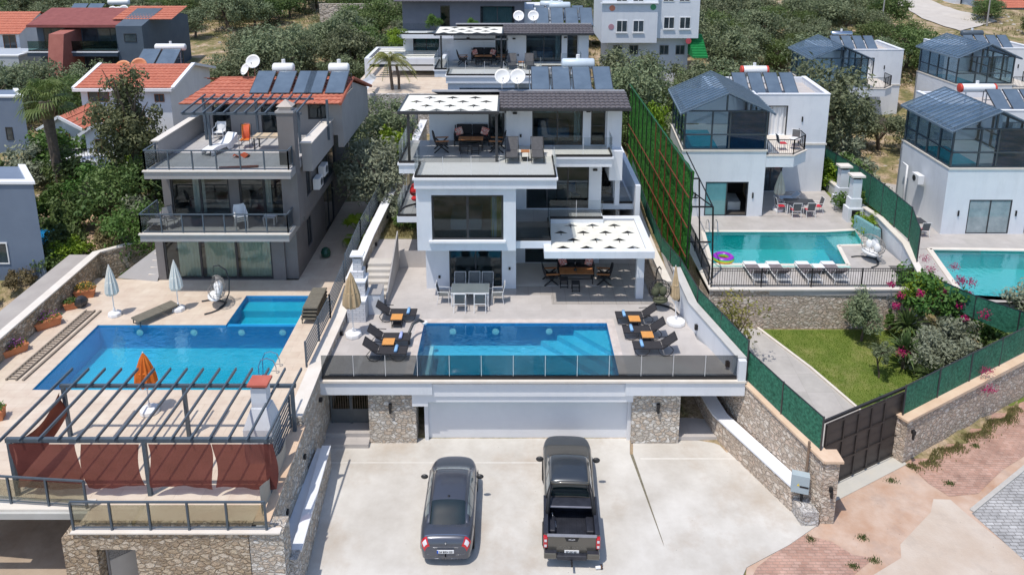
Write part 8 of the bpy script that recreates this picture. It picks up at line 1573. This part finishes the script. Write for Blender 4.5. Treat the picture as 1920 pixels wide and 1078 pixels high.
plant('dense_tree', 'tree', 'dark green leafy tree above the small blue pool on the left', (-24.5, 43.5, 1.8), DNS[0], TRK[1], 1.25, 0); plant('dense_tree', 'tree', 'bright green leafy tree at the left end of the first balcony', (-20.6, 38.8, 1.6), crown_mesh('fresh_crown_mesh', GRN, 91, (1.5, 1.5, 1.3), 44, 110, .11, 1.5, 2.4, .3), TRK[2], 1.15, 2)
plant('tall_tree', 'tree', 'tall cream green tree in front of the porch house', (-24.2, 46.0, 2.0), crown_mesh('tall_crown_mesh', leafmat('cream_green_leaves', (.09, .11, .04), (.22, .23, .12), per=.05), 92, (1.5, 1.4, 3.0), 80, 110, .11, 1.8, 4.0, .25, cl=.42), limb_mesh('tall_limbs', 93, 5.5, .16, 1.0), 1.35, 0, sz=1.5)
for k, (x, y, s, me, lab) in enumerate(((-23.2, 40.8, 1.5, BSR, 'dry brown shrub below the porch house terrace'), (-22.0, 42.2, 1.6, BSO, 'grey green shrub below the tall cream green tree'), (-20.6, 41.5, 1.5, BSD, 'dark shrub behind the bright green balcony tree'), (-25.2, 39.6, 1.3, BSD, 'dark shrub beside the small blue pool'), (-23.9, 38.2, 1.1, BSB, 'yellow green shrub spilling over the left boundary wall'), (-22.6, 36.9, .8, BSH, 'low green shrub at the far end of the left wall'), (-26.0, 36.5, .9, BSR, 'dry shrub with red blossom beside the ramp'), (-27.6, 35.0, 1.1, BSH, 'green shrub beside the banana plant'), (-19.7, 37.3, .45, BSB, 'small round yellow green plant by the outside steps'), (-20.4, 37.1, .4, BSH, 'small green plant in the bed behind the deck'), (-22.3, 47.5, 1.8, BSD, 'dark shrub left of the taupe villa roof terrace'), (-27.5, 46.5, 1.7, BSH, 'green shrub below the palm trunk'), (-30, 49, 2.0, BSD, 'dark green shrub mass beside the upper grey blue block'), (-19.5, 43.5, 1.5, BSH, 'green shrub close to the taupe villa side'), (-26.5, 42.5, 1.7, BSD, 'dark shrub between palm and small blue pool'), (-28.5, 44.0, 1.6, BSH, 'green shrub below the fan palm trunk'), (-24.0, 48.5, 2.0, BSD, 'dark shrub behind the tall cream green tree'), (-21.0, 40.0, 1.3, BSO, 'silvery shrub beside the first balcony'), (-22.3, 39.3, 1.1, BSR, 'dry straw coloured shrub above the left wall'), (-24.8, 37.6, 1.0, BSD, 'dark creeping shrub on the left boundary wall'), (-32.0, 51.5, 2.2, BSH, 'green shrub right of the upper grey blue block'), (-29.0, 40.5, 1.6, BSH, 'green shrub behind the lower grey blue house'), (-34.5, 47.0, 2.0, BSD, 'dark shrub under the upper grey blue block at the left edge'), (-32.0, 44.0, 1.8, BSH, 'green shrub between the two grey blue houses'), (-33.5, 50.0, 1.8, BSO, 'grey green shrub left of the fan palm'), (-26.3, 50.5, 1.8, BSB, 'yellow green shrub below the porch terrace railing'))):
    plant('garden_shrub', 'shrub', lab, ont(x, y, .0), me, None, s, k, 'shrubs in the left gardens')
# fan palms and yuccas
def fan_leaves(n, L_, seed, droop=.5, up=.9, fan=11, w_=.05):
    R = random.Random(seed); b = MB()
    for k in range(n):
        a = k*2.4+R.uniform(-.2, .2); el = R.uniform(-.35, up); st_ = Vector((math.cos(a)*math.cos(el), math.sin(a)*math.cos(el), math.sin(el))); base_ = st_*L_*.5; side = st_.cross(Vector((0, 0, 1))).normalized(); upv = side.cross(st_)
        b.bar((0, 0, 0), base_, .02)
        for j in range(fan):
            q = (j/(fan-1)-.5)*2.3; d = st_*math.cos(q)+side*math.sin(q); tip = base_+d*L_*.55*R.uniform(.85, 1.1)+Vector((0, 0, -droop*L_*.35*R.uniform(.5, 1.2))); m_ = base_+d*L_*.33; nn = d.cross(upv).normalized()*w_
            b.poly([base_, m_-nn, tip, m_+nn])
    return b
def blade_rosette(n, L_, seed, w_=.05, droop=.25, lo=-.1):
    R = random.Random(seed); b = MB()
    for k in range(n):
        a = k*2.4+R.uniform(-.3, .3); el = R.uniform(lo, 1.45); d = Vector((math.cos(a)*math.cos(el), math.sin(a)*math.cos(el), math.sin(el))); s_ = d.cross(Vector((0, 0, 1))).normalized()*w_; l_ = L_*R.uniform(.7, 1.1); m_ = d*l_*.55; tip = d*l_+Vector((0, 0, -droop*l_*math.cos(el)))
        b.poly([-s_*.6, s_*.6, m_+s_, m_-s_]); b.poly([m_-s_, m_+s_, tip])
    return b
def tomesh(b, m, name): me = bpy.data.meshes.new(name); me.from_pydata([tuple(p) for p in b.v], [], b.f); me.materials.append(m); return me
def feather(n, L_, seed):
    R = random.Random(seed); b = MB()
    for k in range(n):
        a = k*2.4; el = R.uniform(-.1, 1.2); prev = Vector((0, 0, 0)); d0 = Vector((math.cos(a), math.sin(a), 0))
        for j in range(1, 9):
            t = j/8; p = d0*L_*t*math.cos(el)*.95+Vector((0, 0, L_*(math.sin(el)*t-1.0*t*t*.75))); s_ = d0.cross(Vector((0, 0, 1)))*L_*.26*(1-.5*t); dn = Vector((0, 0, -L_*.13)); b.bar(prev, p, .025)
            for s in (-1, 1):
                for q in (0, .33, .66): m_ = prev.lerp(p, q); b.poly([m_, m_+d0*.05, m_+s*s_+dn+d0*L_*.12])
            prev = p
    return b
P = thing('fan_palm', 'tall fan palm with rough trunk in front of the porch house', 'palm tree', ont(-30.2, 48.0, 1.0)); hh = 5.6; MB().tube([(0, 0, -.5), (-.1, 0, hh*.4), (-.25, 0, hh)], [.34, .30, .36], 9).build('trunk', BARK, P); MB().lathe([(.3, hh-1.3), (.5, hh-.6), (.3, hh)], (-.2, 0, 0), 9).build('dead_skirt', DRYL, P); fan_leaves(34, 2.0, 5, .8, 1.2).xf(Matrix.Translation((-.25, 0, hh))).build('crown', PALM, P)
P = thing('feather_palm', 'feathery palm with two thin trunks on the patio left of the rear villa', 'palm tree', (-9.6, 59.5, F(740, 172, 59.5).z)); MB().tube([(0, 0, 0), (-.1, 0, 1.3), (-.2, 0, 2.6)], .13, 7).tube([(.5, .1, 0), (.5, .1, 1.2), (.35, 0, 2.2)], .11, 7).build('trunk', BARK, P); feather(26, 2.2, 3).xf(Matrix.Translation((-.2, 0, 2.7))).build('crown', leafmat('yellowish_palm_leaves', (.12, .15, .03), (.28, .28, .09), per=.05), P)
P = thing('fan_palm', 'young bright fan palm beside the garden wall fence', 'palm tree', (-8.75, 40.2, 2.9)); fan_leaves(16, 1.25, 8, .4, 1.3, 15, .035).xf(Matrix.Translation((0, 0, .8))).build('crown', BRT, P); MB().tube([(0, 0, 0), (0, 0, .85)], .09).build('trunk', BARK, P)
YM = tomesh(blade_rosette(110, 1.15, 4, .05).xf(Matrix.Translation((0, 0, .9))), YUC, 'yucca_mesh'); YT = tomesh(MB().tube([(0, 0, -.3), (0, 0, .95)], [.11, .08], 7), BARK, 'yucca_stem')
plant('yucca', 'yucca', 'large spiky yucca below the tall cream green tree', ont(-23.4, 44.8, .9), YM, YT, 1.7, 0, 'yuccas'); plant('yucca', 'yucca', 'second spiky yucca left of the large one', ont(-24.8, 45.6, .7), YM, YT, 1.2, 2, 'yuccas')
for x, y, s, lab in ((19.3, 33.4, 1.05, 'spiky yucca at the back of the lawn bed'), (18.3, 31.6, 1.0, 'spiky yucca at the edge of the lawn beside the silver bush'), (18.7, 30.0, .85, 'spiky yucca nearest the bronze gate track')): plant('yucca', 'yucca', lab, ont(x, y, 0), YM, YT, s, x, 'yuccas')
# banana plant bottom left
bn = thing('banana_plant', 'banana plant with broad torn leaves at the left picture edge', 'banana plant', ont(-28.0, 34.0, .2)); b = MB(); R = random.Random(2)
for k in range(9):
    a = R.uniform(0, 6.28); el = R.uniform(.5, 1.35); L_ = R.uniform(1.5, 2.6); d0 = Vector((math.cos(a), math.sin(a), 0)); prev = Vector((0, 0, .8)); s_ = d0.cross(Vector((0, 0, 1)))
    for j in range(1, 13): t = j/12; p = Vector((0, 0, .8))+d0*L_*t*math.cos(el)+Vector((0, 0, L_*(math.sin(el)*t-.35*t*t))); w_ = .28*math.sin(min(1, t*1.15)*math.pi)**.5+.02; b.poly([prev, p, p+s_*w_-Vector((0, 0, .08)), prev+s_*w_*.95-Vector((0, 0, .1))]); b.poly([p, prev, prev-s_*w_*.95-Vector((0, 0, .1)), p-s_*w_-Vector((0, 0, .08))]); prev = p
b.build('leaves', BRT, bn); MB().tube([(0, 0, -.3), (0, 0, 1.0)], [.14, .1]).build('stem', GRN, bn)
# garden on the right
plant('olive_tree', 'tree', 'small grey olive tree on the lawn against the stone terrace wall', ont(17.2, 33.6, 0), crown_mesh('lawn_olive_mesh', OL, 94, (.85, .85, .9), 44, 110, .065, 2.2, 1.5, .3), limb_mesh('lawn_olive_limbs', 95, 1.7, .06, .5), 1.05, 0)
plant('olive_tree', 'tree', 'thin young olive tree in the middle of the lawn', ont(16.9, 30.9, 0), crown_mesh('young_olive_mesh', OL, 96, (.6, .6, .45), 20, 70, .06, 2.2, 1.35, .2), limb_mesh('young_limbs', 97, 1.5, .04, .3), 1.0, 0)
plant('olive_shrub', 'shrub', 'big silver leaved olive bush beside the lawn yuccas', ont(19.7, 31.2, 0), crown_mesh('silver_bush_big_mesh', GREYO, 98, (1.3, 1.2, 1.0), 50, 130, .07, 2.4, 1.0, .2), None, 1.15, 0); plant('olive_shrub', 'shrub', 'second silver leaved bush behind the big one in the lawn bed', ont(20.9, 32.6, 0), BSO, None, 1.3, 2)
plant('garden_shrub', 'shrub', 'round green shrub at the lawn corner beside the bronze gate', ont(16.4, 28.0, 0), BSH, None, .85, 1); plant('conifer_shrub', 'shrub', 'small pointed green shrub against the stone terrace wall', ont(18.9, 34.1, 0), crown_mesh('cone_mesh', GRN, 99, (.35, .35, .8), 20, 60, .06, 1.6, .8, .1), None, 1, 0)
bg_ = plant('bougainvillea', 'bougainvillea', 'bougainvillea with magenta blossom over the corner of the right terrace', (20.6, 34.3, 1.5), BSH, None, 1.65, 0); bm = crown_mesh('bract_mesh', MAG, 44, (1.6, .9, .8), 12, 90, .045, 1.3, 1.2, .5, cl=.22); o = bpy.data.objects.new('blossom', bm); C.objects.link(o); o.parent = bg_; o.location = (0, -.5, -.1)
plant('leafy_shrub', 'shrub', 'yellow green shrub at the end of the black railing', (20.3, 34.6, 2.4), BSB, None, .95, 0); 
for k, (x, y, s, me, lab) in enumerate(((22.5, 34.0, 1.3, BSH, 'green shrub right of the bougainvillea below the pool'), (23.8, 32.8, 1.2, BSD, 'dark shrub on the slope below the right pool'), (25.2, 33.5, 1.5, BSH, 'leafy shrub at the right edge below the pool'), (22.2, 31.8, 1.0, BSR, 'dry brownish shrub behind the street wall'), (26.6, 35.3, 1.6, BSO, 'grey green shrub rising over the right edge pool'), (24.6, 30.9, 1.1, BSH, 'green shrub right behind the street net fence'), (21.9, 45.2, 1.4, BSH, 'green climbing shrub beside the pale barbecue chimneys'), (21.3, 42.0, 1.0, BSB, 'fresh green shrub beside the mosaic wall'), (22.9, 48.6, 1.6, BSD, 'dark shrub behind the right net fence'), (25.6, 49.5, 1.3, BSH, 'green shrub along the right edge villa wall'), (22.0, 50.5, 1.5, BSB, 'yellow green creeper on the net fence'), (24.2, 52.5, 2.2, BSD, 'tall dark shrub between the two right villas'), (23.6, 47.0, 1.7, BSH, 'green shrub behind the far barbecue chimney'), (25.5, 55.0, 2.3, BSO, 'grey shrub mass left of the right edge villa'), (22.2, 54.5, 2.2, BSH, 'green shrub behind the nearest glasshouse villa'))):
    plant('garden_shrub', 'shrub', lab, (x, y, hz(x, y)+(1.2 if (me is BSB or k in (6, )) else .1)), me, None, s, k*1.3, 'shrubs in the right gardens')
b2 = MB(); R = random.Random(9)
for (px, py, yy) in ((1738, 562, 34.3), (1760, 555, 34.0), (1722, 580, 33.8), (1770, 545, 34.0), (1800, 525, 34.8), (1690, 660, 31.0), (1735, 565, 34.1), (1850, 695, 28.6), (1855, 730, 28.2), (1790, 500, 36), (1745, 505, 35.6), (1735, 485, 36.2)):
    c_ = F(px, py, yy)
    for _ in range(230): p = c_+Vector((R.gauss(0, .16), R.gauss(0, .1), R.gauss(0, .1))); d1 = Vector([R.uniform(-.035, .035) for _ in range(3)]); d2 = Vector([R.uniform(-.035, .035) for _ in range(3)]); b2.poly([p, p+d1, p+d1+d2, p+d2])
tag(b2.build('bougainvillea_blossom', MAG), 'sprays of magenta bougainvillea blossom hanging over the right fences', 'blossom', kind='stuff')
plant('thin_shrub', 'shrub', 'sparse yellow flecked shrub leaning over the white wall beside the driveway', ont(10.2, 31.8, 0), crown_mesh('sparse_mesh', leafmat('yellow_green_leaves', (.12, .16, .03), (.38, .32, .10), per=.05), 45, (1.3, 1.2, 1.3), 34, 34, .10, 1.5, 2.0, .3, cl=.45), limb_mesh('sparse_limbs', 46, 2.6, .05, .9, 8), 1.15, 0)
for k, (x, y, lab) in enumerate(((-5.9, 39.6, 'green plant with white flowers in the bed left of the white villa'), (-6.5, 41.2, 'grey green plant at the back of the bed left of the white villa'))): plant('garden_shrub', 'shrub', lab, (x, y, ZD+1.0), BSH if k == 0 else BSO, None, .85, k)
for k, (x, y, z, s) in enumerate(((-5.6, 58.6, 5.4, .9), (-6.9, 58.3, 5.2, .7))): plant('garden_shrub', 'shrub', 'white flowering shrub %s below the rear villa terrace' % ('close' if k == 0 else 'just left'), (x, y, z), BSH, None, s, k)
for px, s, lab in ((812, .8, 'left'), (885, .6, 'right')): q = F(px, 48, 66.5); plant('potted_plant', 'potted plant', 'round potted plant on the slate villa terrace, %s one' % lab, tuple(q-Vector((0, 0, .3))), BSH, None, s, 0)
# grass, weeds and stones as stuff
def blades(name, n, fn, h, m, label, seed=1, w_=.012):
    R = random.Random(seed); b = MB()
    for _ in range(n):
        p = fn(R)
        if p is None: continue
        p = Vector(p); a = R.uniform(0, 6.28); d = Vector((math.cos(a), math.sin(a), 0))*w_; hh = h*R.uniform(.5, 1.3); b.poly([p-d, p+d, p+Vector((R.uniform(-.4, .4)*hh, R.uniform(-.4, .4)*hh, hh))])
    return tag(b.build(name, m), label, 'grass', kind='stuff')
GB = leafmat('grass_blades', (.12, .22, .02), (.26, .34, .06), per=0, trans=.35, scale=.8)
def lawnp(R):
    y = R.uniform(27, 34.4); x = R.uniform(13, 23.5); edge = 15.45 if y < 28.5 else 15.35-(y-28.5)*.475; far = 16.0+(y-26.3)*1.75
    return (x, y, hz(x, y)+.02) if x > edge+.1 and x < min(far, 21) else None
blades('lawn_grass', 42000, lawnp, .07, GB, 'short green lawn grass beside the driveway', 1, .014)
bl_ = blades('bed_grass', 5000, lambda R: (R.uniform(-7.3, -4.35), R.uniform(38.5, 45.5), ZD+1.0), .2, DRYL, 'dry and green grass in the bed left of the white villa', 2, .02)
def weedp(R):
    s = R.random()*9; o_ = R.gauss(0, .22); q = WP0+WD*s-WN*(.15+abs(o_)+.25*math.sin(s*1.7)**2); return (q.x, q.y, -.02) if noise.noise(Vector((s*.8, 0, 1))) > -.25 else None
blades('wall_weeds', 4000, weedp, .12, leafmat('weed_blades', (.12, .13, .04), (.32, .28, .13), per=0), 'dry green weeds along the foot of the street wall', 3, .02)
def tuft(R):
    c_ = R.choice(TF_); return (c_[0]+R.gauss(0, .1), c_[1]+R.gauss(0, .07), -.02)
TF_ = [tuple(G(x, y, 0))[:2] for x, y in ((1617, 1007), (1672, 900), (1600, 1060), (1640, 1050), (1520, 1010), (1828, 835), (1780, 905))]
blades('pavement_tufts', 900, tuft, .08, OLD, 'small dark weed tufts in the joints of the pavement', 4, .015)
def slope(R):
    y = 46+(R.random()**.8)*75; x = R.uniform(-y*.7, y*.7)
    if not free(x, y, .2) or noise.noise(Vector((x*.12, y*.12, 5))) < -.1: return None
    return (x, y, hz(x, y)-.03)
blades('slope_grass', 60000, slope, .4, leafmat('dry_grass_blades', (.13, .13, .05), (.36, .30, .16), per=0, scale=.3), 'dry straw coloured grass and scrub across the hillside', 5, .06)
R = random.Random(21); b = MB()
for _ in range(1500):
    y = 47+(R.random()**.8)*85; x = R.uniform(-y*.7, y*.7)
    if not free(x, y, .2) or noise.noise(Vector((x*.09, y*.09, 2))) < .05: continue
    s = R.uniform(.08, .42); c_ = Vector((x, y, hz(x, y)+s*.15)); i = len(b.v)
    pts = [c_+Vector((math.cos(a)*s*R.uniform(.7, 1.2), math.sin(a)*s*R.uniform(.7, 1.2), -s*.4)) for a in [k*1.257 for k in range(5)]]; tp = [c_+Vector((math.cos(a+.5)*s*R.uniform(.4, .7), math.sin(a+.5)*s*R.uniform(.4, .7), s*R.uniform(.3, .6))) for a in [k*1.257 for k in range(5)]]
    b.v += pts+tp; b.f += [tuple(i+5+k for k in range(5))]+[(i+k, i+(k+1) % 5, i+5+(k+1) % 5, i+5+k) for k in range(5)]
tag(b.build('hillside_stones', mat('limestone', (.42, .38, .33), (.60, .56, .51), rough=.95, scale=3, bump=.6)), 'pale limestone rocks scattered over the hillside', 'rocks', kind='stuff')
